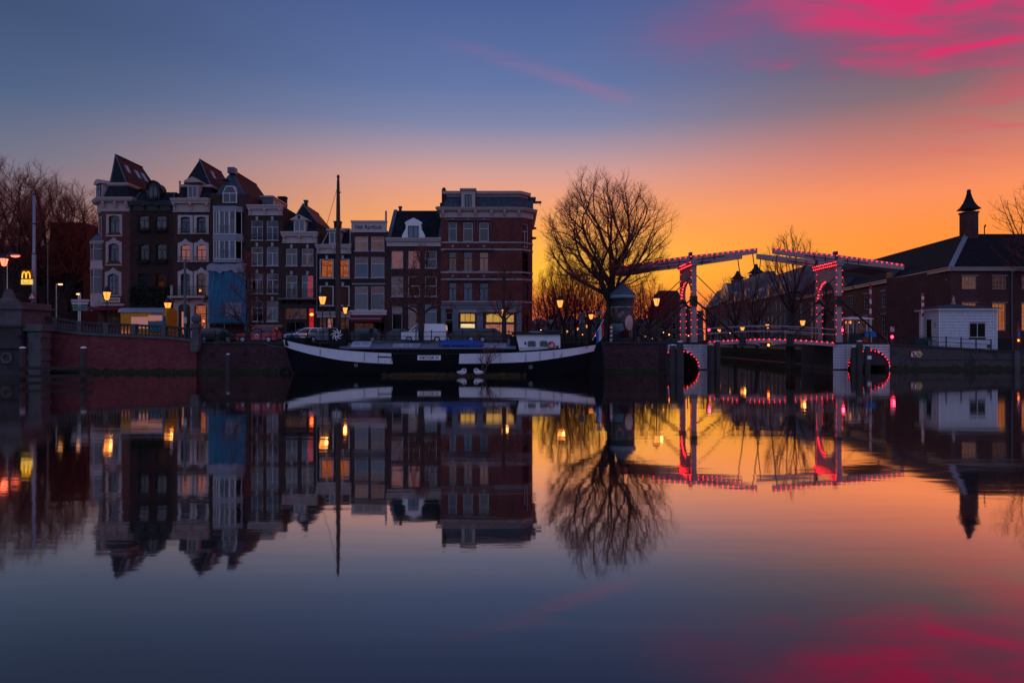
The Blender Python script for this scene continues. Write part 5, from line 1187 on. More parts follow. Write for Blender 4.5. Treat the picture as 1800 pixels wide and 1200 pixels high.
for px in (924, 968.5):
    x = X(px, 59.8) - BC; MB().prism_y([(0, -.17), (.1, 0), (0, .17), (-.1, 0)], -1.54, -1.51).build('diamond_ornament', 'frame_dark', boat, (x, 0, z0 + .9))
MB().box(xa - .02, xb - .02, -1.56, -1.552, z0 + .42, z0 + .45).build('trim_line', 'frame_dark', boat)
MB().ring((0, 0, 0), .27, .075, 20, 8).build('lifebuoy', 'orange_red', None, (X(970.5, 59.6), 60.72, Z(606.5, 60.7))); tag(bpy.data.objects['lifebuoy'], 'orange red lifebuoy hanging on the white deckhouse', 'lifebuoy')
MB().box(-.5, .5, -.4, .4, 0, .13).build('roof_box', 'zinc', boat, (X(941, 61.5) - BC, 0, z1 + .2)); MB().ball((0, 0, .06), (1.0, .5, .1), 12, 4).build('rope_coil', 'bin_green', boat, (X(972, 61.5) - BC, -.3, z1 + .2))
# rolled blue sheet on deck
mb = MB(); n, m = 22, 14; L = (X(851, 61) - X(771, 61)); rr = []; random.seed(11)
for i in range(n + 1):
    u = i / n; k = min(1, .35 + 2.6 * min(u, 1 - u) ** .6); ring = []
    for j in range(m):
        a = 2 * PI * j / m; r_ = k * (1 + random.uniform(-.10, .10)); ring.append((u * L, math.cos(a) * .62 * r_, .36 + math.sin(a) * .40 * r_ - .08 * max(0, u - .75) * 4))
    rr.append(ring)
mb.loft(rr).build('tarp_bundle', 'sheet_blue', None, (X(771, 61), BY - 1.3, 2.36), smooth=False); tag(bpy.data.objects['tarp_bundle'], 'rolled bright blue tarpaulin lying on the boat roof', 'tarpaulin')
tb = bpy.data.objects['tarp_bundle']
for u in (.18, .75): MB().ring((u * L, 0, .36), .6, .03, 16, 5, 'x').build('strap', 'flag_blue', tb)
# green chest behind the roof, on the boat's far side deck
tag(MB().box(0, X(712, 61.5) - X(653, 61.5), 0, .9, 0, .5).box(-.05, X(712, 61.5) - X(653, 61.5) + .05, -.05, .95, .5, .56).build('deck_chest', 'bin_green', None, (X(653, 61.5), 63.4, 2.75)), 'long dark green chest on the boat roof right of the mast', 'chest')
bpy.data.objects['deck_chest'].location.z = 2.62
# mast with tabernacle, stay and spiral emblem
mx = X(594.5, 61.5) - BC; mt = Z(312, 61.5)
MB().lathe([(.25, 1.9), (.25, 6), (.22, 11), (.17, 15.5), (.13, mt - .5), (.10, mt)], 12).build('mast', 'mast', boat, (mx, -1.1, 0), smooth=True)
MB().lathe([(.14, 0), (.14, .1), (.05, .25)], 10).build('mast_cap', 'iron', boat, (mx, -1.1, mt)); MB().box(-.09, .25, -.04, .04, 0, .1).build('mast_fitting', 'iron', boat, (mx, -1.1, mt - 1.4))
tb_ = MB().box(-.8, .8, -1.40, -.6, 1.9, 4.15).build('tabernacle', 'black_paint', boat, (mx, 0, 0))
mb = MB()
for k in range(8):
    a0 = 2 * PI * k / 8; pth = []
    for i in range(6): q = i / 5; a = a0 + .9 * q; pth.append((math.cos(a) * (.12 + .42 * q), 0, math.sin(a) * (.12 + .42 * q)))
    mb.tube(pth, [.05, .06, .06, .05, .04, .02], 5)
mb.build('spiral_emblem', 'white_paint', boat, (mx - .05, -1.43, 3.62))
MB().tube([(mx - .1, -1.1, mt - 1.0), (mx - 1.3, -1.1, mt - 5.2), (mx - 6.5, -1.1, 3.0)], .02, 4).build('stay', 'iron', boat)
MB().tube([(mx - .35, -1.2, 3.0), (mx - .8, -1.2, 6.0)], .05, 5).build('boom', 'mast', boat)
# bow gear: railing, anchor; stern: rudder, clutter
o = MB()
for i in range(5): px = 505 + i * 27; o.box(X(px, 61.5) - BC - .02, X(px, 61.5) - BC + .02, -.3, -.26, 2.0, 3.95 - .02 * i)
for z_ in (3.5, 3.9): o.tube([(X(505, 61.5) - BC, -.28, z_), (X(613, 61.5) - BC, -.28, z_ - .05)], .02, 5)
o.build('bow_rail', 'iron', boat)
MB().box(X(497, 62) - BC + .3, X(540, 62) - BC, -.9, .9, 2.6, 3.35).build('windlass_house', 'black_paint', boat)
an = thing('anchor', 'black iron anchor hanging beside the bow of the boat', 'anchor', (X(487, 61.8), 61.8, Z(634, 61.8)))
MB().tube([(0, 0, 0), (.12, 0, 2.0)], .05, 6).build('shank', 'iron', an); MB().tube([(-.62, 0, .75), (-.5, 0, .25), (0, 0, 0), (.45, 0, .12), (.68, 0, .5)], [.03, .06, .08, .06, .03], 6).build('fluke_arm', 'iron', an); MB().prism_y([(-.70, .6), (-.5, .6), (-.62, .95)], -.12, .12).build('fluke', 'iron', an); MB().prism_y([(.55, .35), (.76, .35), (.72, .68)], -.12, .12).build('fluke', 'iron', an); MB().tube([(.12, 0, 2.0), (1.0, .3, 2.9)], .03, 5).build('chain', 'iron', an)
rp = [(X(1030, 62.2) - BC, 2.2), (X(1033, 62.2) - BC, 2.9), (X(1046, 62.2) - BC, 3.45), (X(1056, 62.2) - BC, 3.05), (X(1061, 62.2) - BC, 1.9), (X(1062.5, 62.2) - BC, -.3), (X(1035, 62.2) - BC, -.3)]
MB().prism_y(rp, -.28, .28).build('rudder', 'hull_black', boat); MB().box(X(985, 62) - BC, X(1040, 62) - BC, -.12, .12, 3.1, 3.25).build('tiller', 'black_paint', boat)
random.seed(21)
mb = MB()
for i in range(46):
    x = X(random.uniform(990, 1032), 62) - BC; y = random.uniform(-1.4, .6); z = 2.2 + random.random() * .3
    mb.tube([(x, y, z), (x + random.uniform(-.5, .5), y + random.uniform(-.3, .3), z + random.uniform(.3, .9))], random.uniform(.02, .045), 4)
tag(mb.build('deck_clutter', 'iron', boat), kind='stuff')
fl = thing('flag', 'red white and blue flag hanging limp from a leaning pole at the stern', 'flag', (X(1041, 62), 62.0, 3.1))
MB().tube([(0, 0, 0), (1.05, 0, 1.9)], .03, 6).build('flag_pole', 'white_paint', fl)
def cloth(u0, u1, mat):
    mb = MB(); n, m = 6, 14
    for i in range(n + 1):
        for j in range(m + 1):
            u = u0 + (u1 - u0) * i / n; v = j / m
            mb.v.append((1.0 - u * .62 * (1 - .1 * v) - v * .05 + .16 * v * (1 - u), .09 * math.sin(u * 11 + v * 2.2), 1.72 - u * .85 - v * 1.25 + .05 * math.sin(u * 9)))
    for i in range(n):
        for j in range(m): a = i * (m + 1) + j; mb.face((a, a + m + 1, a + m + 2, a + 1))
    return mb.build('stripe', mat, fl, smooth=True, fix=False)
cloth(0, .34, 'flag_red'); cloth(.34, .67, 'flag_white'); cloth(.67, 1.0, 'flag_blue')
# floating reed raft with two sleeping swans and a bare sapling
random.seed(2)
rf = thing('reed_raft', 'low floating raft of mossy reeds and twigs along the boat side', 'raft', (X(798, 59.2), 59.1, 0))
mb = MB(); n = 60; L0, L1 = X(672, 59.2) - X(798, 59.2), X(925, 59.2) - X(798, 59.2)
for i in range(n):
    u = i / (n - 1); x = L0 + (L1 - L0) * u; e = math.sin(PI * u) ** .35; hgt = (.02 + .13 * random.random()) * e
    mb.v += [(x, -.35 * e - random.uniform(0, .3), -.06), (x, -.25 * e, hgt), (x, .35 * e, hgt * 1.2), (x, .5 + .3 * random.random(), -.06)]
for i in range(n - 1):
    for j in range(3): a = 4 * i + j; mb.face((a, a + 4, a + 5, a + 1))
mb.build('peat_bed', 'moss', rf, fix=False)
mb = MB()
for i in range(1500):
    c = random.choice([(-4.2, 1.4), (-2.5, 1.0), (-1.0, 1.2), (2.8, 2.2), (4.3, .8)]); x = min(L1 - .1, max(L0 + .1, random.gauss(c[0], c[1]))); y = random.uniform(-.5, .4); l_ = random.uniform(.12, .42); a = random.uniform(-.9, .9)
    p = Vector((x, y, .06)); q = p + Vector((math.sin(a) * l_, random.uniform(-.15, .15), math.cos(a) * l_)); mb.poly([p + Vector((-.012, 0, 0)), p + Vector((.012, 0, 0)), q])
tag(mb.build('grass', 'dry_grass', rf, fix=False), kind='stuff')
def swan(px, label, flip):
    t = thing('swan', label, 'swan', (X(px, 58.9), 58.9, .10), 0, 'swans asleep on the raft')
    secs = [(-.50, .02, .26, .05), (-.40, .10, .26, .12), (-.25, .19, .25, .2), (-.05, .24, .25, .25), (.15, .23, .24, .24), (.30, .17, .25, .19), (.40, .08, .28, .10), (.44, .02, .29, .03)]
    mb = MB(); mb.loft([[(x, math.cos(a) * w, z + math.sin(a) * hh * (1.0 if math.sin(a) > 0 else .85)) for a in [2 * PI * k / 12 for k in range(12)]] for x, w, z, hh in secs])
    pth = [(.34, -.02, .34), (.42, -.03, .46), (.36, -.06, .60), (.22, -.09, .63), (.08, -.12, .58), (-.02, -.13, .52)]
    mb.tube(pth, [.10, .075, .06, .058, .075, .05], 8)
    b = mb.build('body', 'swan', t, smooth=True)
    for s_ in (-1, 1): MB().loft([[(x, s_ * (y + dy), z) for x, y, z in ((.22, .17, .36), (.24, .2, .26), (.0, .245, .22), (-.35, .17, .24), (-.56, .06, .36), (-.3, .16, .42), (0, .19, .46))] for dy in (0.0, .025)]).build('wing', 'swan', t, smooth=True)
    MB().tube([(-.02, -.13, .52), (-.12, -.14, .47)], [.028, .012], 6).build('beak', 'beak', t)
    t.scale = (.86, .86, .86)
    if flip: t.rotation_euler = (0, 0, PI)
    return t
swan(812, 'white swan curled asleep on the raft, left of the two', False); swan(841, 'white swan curled asleep on the raft, right of the two beside the sapling', True)
m_ = None

# things lying about on deck
random.seed(44)
for px, w, hh, m_ in ((662, .5, .35, 'wood_grey'), (748, .7, .25, 'wood_beam'), (757, .35, .45, 'tile_brown'), (862, .6, .3, 'bin_green'), (897, .5, .5, 'zinc'), (596, .5, .4, 'wood_grey'), (532, .8, .35, 'black_paint'), (566, .5, .5, 'wood_beam')):
    MB().loft([[(-w / 2, -w * .4, 0), (w / 2, -w * .4, 0), (w / 2, w * .4, 0), (-w / 2, w * .4, 0)], [(-w * .46, -w * .36, hh), (w * .46, -w * .36, hh), (w * .46, w * .36, hh), (-w * .46, w * .36, hh)]]).build('deck_box', m_, boat, (X(px, 61.8) - BC, random.uniform(-.6, .6), 2.72 if 600 < px < 905 else 2.05))
for a, b, z_ in ((640, 704, 2.95), (742, 800, 2.93)): MB().tube([(X(a, 61.4) - BC, -.5, z_), (X(b, 61.4) - BC, -.35, z_ + .03)], .045, 6).build('deck_pole', 'wood_grey', boat)
for px0, y0, px1, y1, z1 in ((520, -1.0, 455, 3.2, 2.95), (1015, 1.0, 1075, 3.3, 2.95)): MB().tube([(X(px0, 62) - BC, y0, 2.7), ((X(px0, 62) + X(px1, 65)) / 2 - BC, (y0 + y1) / 2, 2.45), (X(px1, 65.6) - BC, y1, z1)], .025, 5).build('mooring_rope', 'wood_grey', boat)
for px in (560, 700, 850, 980):
    u = uof(px); MB().lathe([(.09, 0), (.09, .22), (.14, .24), (.14, .3)], 8).build('bollard', 'iron', boat, (u * BL, -beam(u) * .9, sheer(u) - .05))
# ------------------------------------------------------------------ white timber double drawbridge
NB, FB = 72.0, 76.6       # near and far side of the bridge
def bxp(px): return X(px, NB)
def bzp(py): return Z(py, NB)
br = thing('drawbridge', 'white wooden double drawbridge with two portals and strings of red lights', 'bridge', (0, 0, 0))
def bulbs(path, n, name='light_string', r_=.055, skip=0):
    """small red bulbs along a path"""
    P = [Vector(p) for p in path]; L = [0]
    for a, b in zip(P, P[1:]): L.append(L[-1] + (b - a).length)
    mb = MB()
    for i in range(n):
        s_ = L[-1] * (i + .5) / n
        for k in range(len(P) - 1):
            if s_ <= L[k + 1]: c = P[k].lerp(P[k + 1], (s_ - L[k]) / max(1e-6, L[k + 1] - L[k])); break
        mb.ball(c, r_, 6, 3)
    return tag(mb.build(name, 'bulb_red', br, fix=False), kind='stuff')
portals = {'left': (X(1219, NB), 1), 'right': (X(1473, NB), -1)}
for side, (px_, dr_) in portals.items():
    ztop = bzp(463)
    for y, nm in ((NB, 'post'), (FB, 'post')):
        MB().loft([[(px_ - w, y - w, z), (px_ + w, y - w, z), (px_ + w, y + w, z), (px_ - w, y + w, z)] for w, z in ((.34, 2.9), (.34, 3.5), (.27, 3.6), (.26, ztop), (.36, ztop + .05), (.38, ztop + .35))]).build(nm, 'bridge_white', br)
    # arched head between the posts
    ya, yb = NB + .28, FB - .28; n = 14; ym, hw = (ya + yb) / 2, (yb - ya) / 2; zs_ = bzp(529); rise = 2.2
    lo = [(ym + hw * math.cos(PI - PI * i / n), zs_ + rise * math.sin(PI * i / n)) for i in range(n + 1)]
    mb = MB()
    for i in range(n):
        (y0, z0), (y1, z1) = lo[i], lo[i + 1]
        mb.loft([[(px_ + e, y0, z0), (px_ + e, y1, z1), (px_ + e, y1, ztop - .25), (px_ + e, y0, ztop - .25)] for e in (-.16, .16)])
    mb.build('arched_board', 'bridge_white', br)
    MB().box(px_ - .34, px_ + .34, NB - .55, FB + .55, ztop - .248, ztop + .02).box(px_ - .42, px_ + .42, NB - .6, FB + .6, ztop + .021, ztop + .16).build('head_beam', 'bridge_white', br)
    e = -.36
    bulbs([(px_ - .44, NB - .6, ztop + .1), (px_ - .44, FB + .6, ztop + .1)], 12, r_=.055); bulbs([(px_ - .36, NB - .6, ztop - .2), (px_ - .36, FB + .6, ztop - .2)], 12, r_=.05)
    bulbs([(px_ - .2, y, z) for y, z in lo if y > ym - .2], 9, r_=.06)
    for y in (NB, FB):
        for sx in (-.33, .33): bulbs([(px_ + sx, y - .31, 3.4), (px_ + sx, y - .31, ztop - .4)], 10, r_=.032)
    # balance beams and counterweight
    if dr_ > 0: tip, tail = (X(1330, NB), bzp(441)), (X(1087, NB), bzp(473))
    else: tip, tail = (X(1358, NB), bzp(441)), (X(1587, NB), bzp(470))
    for y in (NB - .05, FB + .05):
        def beam_at(k, lo_, hi_, w_): 
            x = tail[0] + (tip[0] - tail[0]) * k; z = tail[1] + (tip[1] - tail[1]) * k
            return [(x, y - w_, z - lo_), (x, y + w_, z - lo_), (x, y + w_, z + hi_), (x, y - w_, z + hi_)]
        MB().loft([beam_at(k, a, b, w_) for k, a, b, w_ in ((0, .28, .30, .2), (.2, .34, .36, .24), (.5, .40, .40, .26), (.8, .32, .32, .2), (1, .27, .27, .17))]).build('balance_beam', 'bridge_white', br)
        path = [(tail[0], y - .25, tail[1] + .20), ((tail[0] + tip[0]) / 2, y - .31, (tail[1] + tip[1]) / 2 + .30), (tip[0], y - .22, tip[1] + .18)]
        if y < 74: bulbs(path, 26, r_=.045)
        elif dr_ > 0: bulbs(path[1:], 14, r_=.05)
        # iron bracing straps on the beam
        xm = (tail[0] * .48 + tip[0] * .52); zm = tail[1] * .48 + tip[1] * .52
        MB().box(xm - .14, xm + .14, y - .3, y + .3, zm - .55, zm + .75).build('bearing', 'iron', br)
        for k in (.28, .76):
            xk = tail[0] + (tip[0] - tail[0]) * k; zk = tail[1] + (tip[1] - tail[1]) * k
            MB().tube([(xm, y - .28, zm - .15), (xk, y - .26, zk - .1)], .045, 5).build('brace_rod', 'iron', br)
            for f in (.35, .7): xx = xm + (xk - xm) * f; zz_ = zm + (zk - zm) * f; MB().box(xx - .03, xx + .03, y - .3, y - .24, zz_ - .45, zz_ + .2).build('strap', 'iron', br)
        MB().tube([(tip[0] - dr_ * .45, y, tip[1] - .28), (X(1338 if dr_ > 0 else 1354, NB) + 0, y, bzp(557)), (X(1340 if dr_ > 0 else 1351, NB), y, bzp(592))], [.05, .06, .09], 6).build('lift_rod', 'iron', br)
    sl = (tip[1] - tail[1]) / (tip[0] - tail[0]); xc0, xc1 = tail[0] + dr_ * .2, tail[0] + dr_ * 4.2
    MB().loft([[(x, NB + .3, tail[1] + sl * (x - tail[0]) + a), (x, FB - .3, tail[1] + sl * (x - tail[0]) + a), (x, FB - .3, tail[1] + sl * (x - tail[0]) + b), (x, NB + .3, tail[1] + sl * (x - tail[0]) + b)] for x, a, b in ((xc0, -.25, .35), (xc0 + dr_ * .8, -.55, .35), (xc1, -.45, .35))]).build('counterweight', 'wood_grey', br)
    # slanting iron stays of the portal
    for y in (NB, FB):
        zc = bzp(527); MB().box(px_ - .33, px_ + .33, y - .36, y + .33, zc - (.7 if y == NB else .2), zc + (.4 if y == NB else .2)).build('iron_collar', 'iron', br)
        MB().tube([(px_, y - .3, zc), (px_ + 4.9, y - .3, bzp(597))], .11, 6).build('stay', 'iron', br); MB().tube([(px_, y - .3, zc + .3), (px_ - 5.3, y - .3, bzp(596))], .09, 6).build('stay', 'iron', br)
        MB().tube([(px_ + .3, y, zc + 2.6), (px_ + 7.0, y + .1, bzp(594))], .05, 5).build('stay', 'iron', br); MB().tube([(px_ - .3, y, zc + 2.4), (px_ - 7.0, y + .1, bzp(594))], .05, 5).build('stay', 'iron', br)
# leaves
xm = X(1345.5, NB); xl_, xr_ = X(1243, NB), X(1466, NB)
def dk(x):   # deck top
    return 3.38 - .40 * abs((x - xm) / (xr_ - xm)) ** 1.6
for nm, a, b in (('leaf', xl_, xm - .03), ('leaf', xm + .03, xr_)):
    n = 8; xs = [a + (b - a) * i / n for i in range(n + 1)]
    MB().loft([[(x, NB - .2, dk(x) - .12), (x, FB + .2, dk(x) - .12), (x, FB + .2, dk(x)), (x, NB - .2, dk(x))] for x in xs]).build('leaf_deck', 'wood_beam', br)
    MB().loft([[(x, NB - .22, dk(x) - .52), (x, NB - .02, dk(x) - .52), (x, NB - .02, dk(x) - .122), (x, NB - .22, dk(x) - .122)] for x in xs]).build('edge_girder', 'bridge_white', br)
    MB().loft([[(x, FB + .0, dk(x) - .5), (x, FB + .2, dk(x) - .5), (x, FB + .2, dk(x) - .122), (x, FB + .0, dk(x) - .122)] for x in xs]).build('edge_girder', 'bridge_white', br)
    bulbs([(x, NB - .27, dk(x) - .12) for x in xs], 13, r_=.042)
    for y in (NB - .12, FB + .1):
        for zo in (.68, 1.22): MB().loft([[(x, y - .03, dk(x) + zo), (x, y + .03, dk(x) + zo), (x, y + .03, dk(x) + zo + .11), (x, y - .03, dk(x) + zo + .11)] for x in xs]).build('hand_rail', 'bridge_white', br)
        for i in (0, 2, 4, 6, 8): x = xs[i]; MB().box(x - .05, x + .05, y + .031, y + .11, dk(x), dk(x) + 1.3).build('rail_post', 'iron', br)
    for px in ((1304,) if a < xm - 3 else (1387,)): MB().box(X(px, NB) - .32, X(px, NB) + .32, NB - .4, NB - .225, 2.5, 3.5).build('iron_shoe', 'iron', br)
MB().ball((xm + .2, NB - .35, 2.62), .13, 8, 5).build('channel_light', 'signal_orange', br)
MB().prism_y([(X(1310, NB), 2.75), (X(1332, NB), 2.9), (X(1335, NB), 2.55), (X(1328, NB), 2.7)], NB - .15, NB + .1).prism_y([(X(1355, NB), 2.9), (X(1384, NB), 2.75), (X(1362, NB), 2.7), (X(1357, NB), 2.55)], NB - .15, NB + .1).build('knee_brace', 'bridge_white', br)
# side rails on the approaches
def approach_rail(xa, xb, y, label, n=6, rails=(.35, .98)):
    return railing('bridge_railing', label, xa, xb, y, lambda x: 2.95 if x < 30 else 2.86 - .0 * x, n, rails, 1.08)
approach_rail(15.2, 20.2, NB + .1, 'dark iron railing on the approach left of the white bridge leaf')
approach_rail(34.1, 39.6, NB + .1, 'dark iron railing on the approach beside the keeper cabin')
# abutments with white boarded arches
def abutment(name, label, xa, xb, xc, hw, side_x=None, z_top=2.72):
    t = thing(name, label, 'abutment', (xa, NB + .3, 0)); y0, y1 = 0, 8.0; sp_, rise = .25, 1.75; n = 12
    x_ = lambda v: v - xa
    al, ar = max(xa, xc - hw), min(xb, xc + hw)
    pts = [(xc + hw * math.cos(PI - PI * i / n), sp_ + rise * math.sin(PI * i / n)) for i in range(n + 1)]
    pts = [p for p in pts if al - .01 <= p[0] <= ar + .01]
    mb = MB()
    if al - xa > .05: mb.box(0, x_(al), y0, y1, -.6, z_top)
    if xb - ar > .05: mb.box(x_(ar), x_(xb), y0, y1, -.6, z_top)
    for (a, za), (b, zb) in zip(pts, pts[1:]): mb.loft([[(x_(a), y, za), (x_(b), y, zb), (x_(b), y, z_top), (x_(a), y, z_top)] for y in (y0, y1)])
    mb.build('masonry', 'stone_stained', t)
    MB().box(-.1, x_(xb) + .1, -.12, y1, z_top + .002, z_top + .22).build('deck_edge', 'stone_dark', t)
    k = 0; z = z_top - .03; nb_ = 9; hgt = (z_top - .1) / nb_
    for i in range(nb_):          # horizontal boards, cut where the arch is
        z1_ = z_top - .02 - hgt * i; z0_ = z1_ - hgt + .035; zc = z0_
        w_ = hw * math.sqrt(max(0.0, 1 - (max(0, zc - sp_) / rise) ** 2)) if zc < sp_ + rise else 0
        segs = []
        if w_ <= 0: segs = [(xa + .05, xb - .05)]
        else:
            if xc - w_ - xa > .25: segs.append((xa + .05, xc - w_ - .05))
            if xb - (xc + w_) > .25: segs.append((xc + w_ + .05, xb - .05))
        for a, b in segs:
            for c, d in ([(a, b)] if b - a < 3 else [(a, (a + b) / 2 - .05), ((a + b) / 2 + .05, b)]): MB().box(0, d - c, -.07, -.003, 0, z1_ - z0_).build('board', 'board_white', t, (x_(c), ((i * 5) % 3 - 1) * .006, z0_))
    for xx in (xa + .02, xb - .02, *((xa + (xc - hw - xa) * .9,) if xc - hw - xa > .6 else (xc + hw + .12,))):
        MB().box(-.07, .07, -.13, -.071, .1, z_top).build('corner_board', 'board_white', t, (x_(xx), 0, 0))
    mb = MB()
    for i in range(16):
        a = PI * (i + .5) / 16; x = xc + (hw + .02) * math.cos(a)
        if xa < x < xb: mb.ball((x_(x), -.16, sp_ + (rise + .04) * math.sin(a)), 0.034, 6, 3)
    tag(mb.build('light_string', 'bulb_red', t, fix=False), kind='stuff')
    return t
abutment('bridge_abutment', 'weathered white boarded bridge abutment with lit arch on the left bank', 15.0, X(1243, NB), X(1192, NB), 2.2)
ab = abutment('bridge_abutment', 'weathered white boarded bridge abutment with red lit arch on the right bank', X(1467, NB), X(1566, NB), X(1529, NB), 2.16)
struct('left_approach', MB().box(13.0, X(1243, NB) - .1, NB + .32, NB + 8, 2.9, 2.965), 'asphalt')
# bridge keeper cabin
kc = thing('keeper_cabin', 'small glazed bridge keeper cabin with lit lamps and white flat roof', 'cabin', (X(1503, 74), 74.5, 2.88))
hw = 1.0
MB().box(-hw, hw, -hw, hw, 0, .12).build('base', 'stone_dark', kc)
for sx in (-1, 1):
    for sy in (-1, 1): MB().box(-.06, .06, -.06, .06, .12, 2.45).build('corner_post', 'white_frame', kc, (sx * hw, sy * hw, 0))
for rz, nm in ((0, 0), (PI / 2, 1), (PI, 2), (-PI / 2, 3)):
    c, s_ = math.cos(rz), math.sin(rz); MB().box(-hw + .07, hw - .07, -hw - .03, -hw + .01, .12, .95).build('panel', 'bin_green', kc, (0, 0, 0), rz); MB().box(-hw + .07, hw - .07, -hw - .01, -hw + .005, .96, 2.4).build('pane', 'pane_clear', kc, (0, 0, 0), rz); MB().box(-.04, .04, -hw - .02, -hw + .02, .96, 2.44).build('mullion', 'white_frame', kc, (0 if nm else -.45, 0, 0), rz)
MB().loft([[(sx * w, sy * w, z) for sx, sy in ((-1, -1), (1, -1), (1, 1), (-1, 1))] for w, z in ((1.1, 2.451), (1.5, 2.5), (1.5, 2.56), (.8, 2.75), (.4, 2.78))]).build('roof', 'white_paint', kc)
for x, r_ in ((-.45, .08), (-.25, .10), (.7, .05)): MB().ball((x, 0, 2.2), (r_, r_, r_ * 1.7), 8, 5).build('lamp', 'lamp_glow', kc)
# ------------------------------------------------------------------ long brick hall on the right, shed, far canal houses
HX, HY = X(1671, 82), 82.0; HZ = 1.9; eave = 11.75 - HZ
hall = thing('brick_hall', 'long two storey brick hall with dark hipped roof and tall capped chimney', 'building', (HX, HY, HZ))
hang = math.atan2(1, BANK)                # direction of the canal side
holes, todo = [], []
Wf = 34.0
def fx(px): return X(px, HY) - HX
def fz(py): return Z(py, HY) - HZ
for i, (a, b) in enumerate(((1691, 1717), (1744.5, 1769), (1796, 1822), (1848, 1874))):
    for t_, b_, lit, st_ in ((485, 508, 'room_amber' if i == 0 else 'room_dim', 'V'), (532.5, 581, 'room_hall', 'G46')):
        holes.append((fx(a), fx(b), fz(b_), fz(t_))); todo.append((fx(a), fx(b), fz(b_), fz(t_), lit, st_))
wall_shell(Wf, eave, 14.0, holes).build('front_wall', 'brick_hall', hall)
for x0, x1, z0, z1, lit, st_ in todo:
    o = window(hall, x0, x1, z0, z1, style='G43' if st_ == 'V' else st_, frame='cream', pane='pane_clear' if lit else 'pane_dark', lit=lit, curtain=None, bw=.09)
    MB().box(-.12, x1 - x0 + .12, -.2, -.1, z1 - z0 + .002, z1 - z0 + .1).build('lintel', 'stone_band', o)
# canal side, receding
Ls = 60.0; sh_holes = []; sides = []
def side_t(px): q = (px - 900) / F; return (HX - q * HY) / (q - BANK) * math.hypot(1, BANK)      # distance along the side wall
def sp_win(pa, pb, zt, zb, lit, st_='G24', pane='pane_dark'):
    a, b = side_t(pb), side_t(pa); sides.append((Ls - b, Ls - a, zb - HZ, zt - HZ, lit, st_, pane)); sh_holes.append(sides[-1][:4])
for i, (pa, pb) in enumerate(((1655, 1664), (1634.5, 1643), (1582.5, 1590), (1549, 1557), (1518.5, 1526), (1493, 1500), (1466, 1472), (1446, 1451.5), (1424, 1429), (1406, 1410))):
    d_ = HY + side_t((pa + pb) / 2)
    sp_win(pa, pb, 10.4, 8.0, 'room_pink' if i in (2, 7) else None); sp_win(pa, pb, 7.0, 3.6, 'room_hall' if i < 2 else None, 'G24', 'pane_clear' if i < 2 else 'pane_dark')
rzs = hang + PI
bx_, by_ = math.cos(hang) * Ls, math.sin(hang) * Ls       # far end of the side wall, local
wall_shell(Ls, eave, .6, sh_holes).build('side_wall', 'brick_hall', hall, (bx_, by_, 0), rzs)
for x0, x1, z0, z1, lit, st_, pane in sides:
    o = window(hall, x0, x1, z0, z1, style=st_, frame='white_frame', pane=pane, lit=lit, at=turned((bx_, by_, 0), rzs, x0, .10, z0), rz=rzs); MB().box(-.12, x1 - x0 + .12, -.2, -.1, z1 - z0 + .002, z1 - z0 + .12).build('lintel', 'stone_band', o)
for k in range(4):
    p_ = turned((bx_, by_, 0), rzs, Ls - side_t(1610.5) - .32, -.01, 9.4 - 1.55 * k); MB().lathe_y([(.30, -.05), (.30, .05)], 12).build('round_window', 'frame_dark', hall, p_, rzs)
MB().box(-.05, Wf, -.45, -.001, eave - .30, eave + .02).box(-.1, Wf, -.6, 0.1, eave + .021, eave + .14).build('gutter_cornice', 'cream', hall)
MB().box(0, Ls + .3, -.45, -.001, eave - .30, eave + .02).box(0, Ls + .35, -.6, .1, eave + .022, eave + .141).build('gutter_cornice', 'cream', hall, (bx_, by_, 0), rzs)
for px in (1593, 1607): p_ = turned((bx_, by_, 0), rzs, Ls - side_t(px), -.15, 0); MB().lathe([(.09, 0), (.09, eave - .4), (.2, eave - .39), (.22, eave - .1)], 8).build('downpipe', 'lead', hall, p_)
for px in (1776.5,): MB().lathe([(.1, 0), (.1, eave - .5), (.24, eave - .49), (.26, eave - .1)], 8).build('downpipe', 'lead', hall, (fx(px), -.2, 0))
rd = 6.2; rzt = Z(413, HY + rd) - HZ; px_in = Vector((math.cos(hang), math.sin(hang))); 
c0 = (-.1, -.1, eave + .145); r0 = (X(1698, HY + rd) - HX, rd, rzt); e_far = (bx_ + 0, by_, eave + .145)
r_side = (r0[0] + px_in.x * (Ls - rd), rd + px_in.y * (Ls - rd), rzt); in_far = (r0[0] * 2 + bx_ + 3, by_, eave + .145)
mb = MB(); fr_ = (Wf, -.1, eave + .145); r_fr = (Wf, rd, rzt); bk_fr = (Wf, rd * 2 + 1, eave + .145); inn = (r0[0] * 2 + 1.4, rd * 2 + 1, eave + .145)
mb.poly([c0, fr_, r_fr, r0]); mb.poly([e_far, c0, r0, r_side]); mb.poly([fr_, bk_fr, r_fr]); mb.poly([bk_fr, inn, r0, r_fr]); mb.poly([inn, in_far, r_side, r0]); mb.poly([in_far, e_far, r_side]); mb.poly([c0, e_far, in_far, inn, bk_fr, fr_])
mb.build('roof', 'tile_dark', hall)
MB().loft([[(p[0] - .3, p[1] - .12, p[2] + .03), (p[0] + .35, p[1] - .12, p[2] + .03), (p[0] + .35, p[1] - .12, p[2] + .14), (p[0] - .3, p[1] - .12, p[2] + .14)] for p in (c0, r0)]).build('hip_flashing', 'zinc', hall)
MB().tube([r0, r_fr], .13, 6).build('ridge_cap', 'tile_brown', hall); MB().tube([r0, r_side], .13, 6).build('ridge_cap', 'tile_brown', hall)
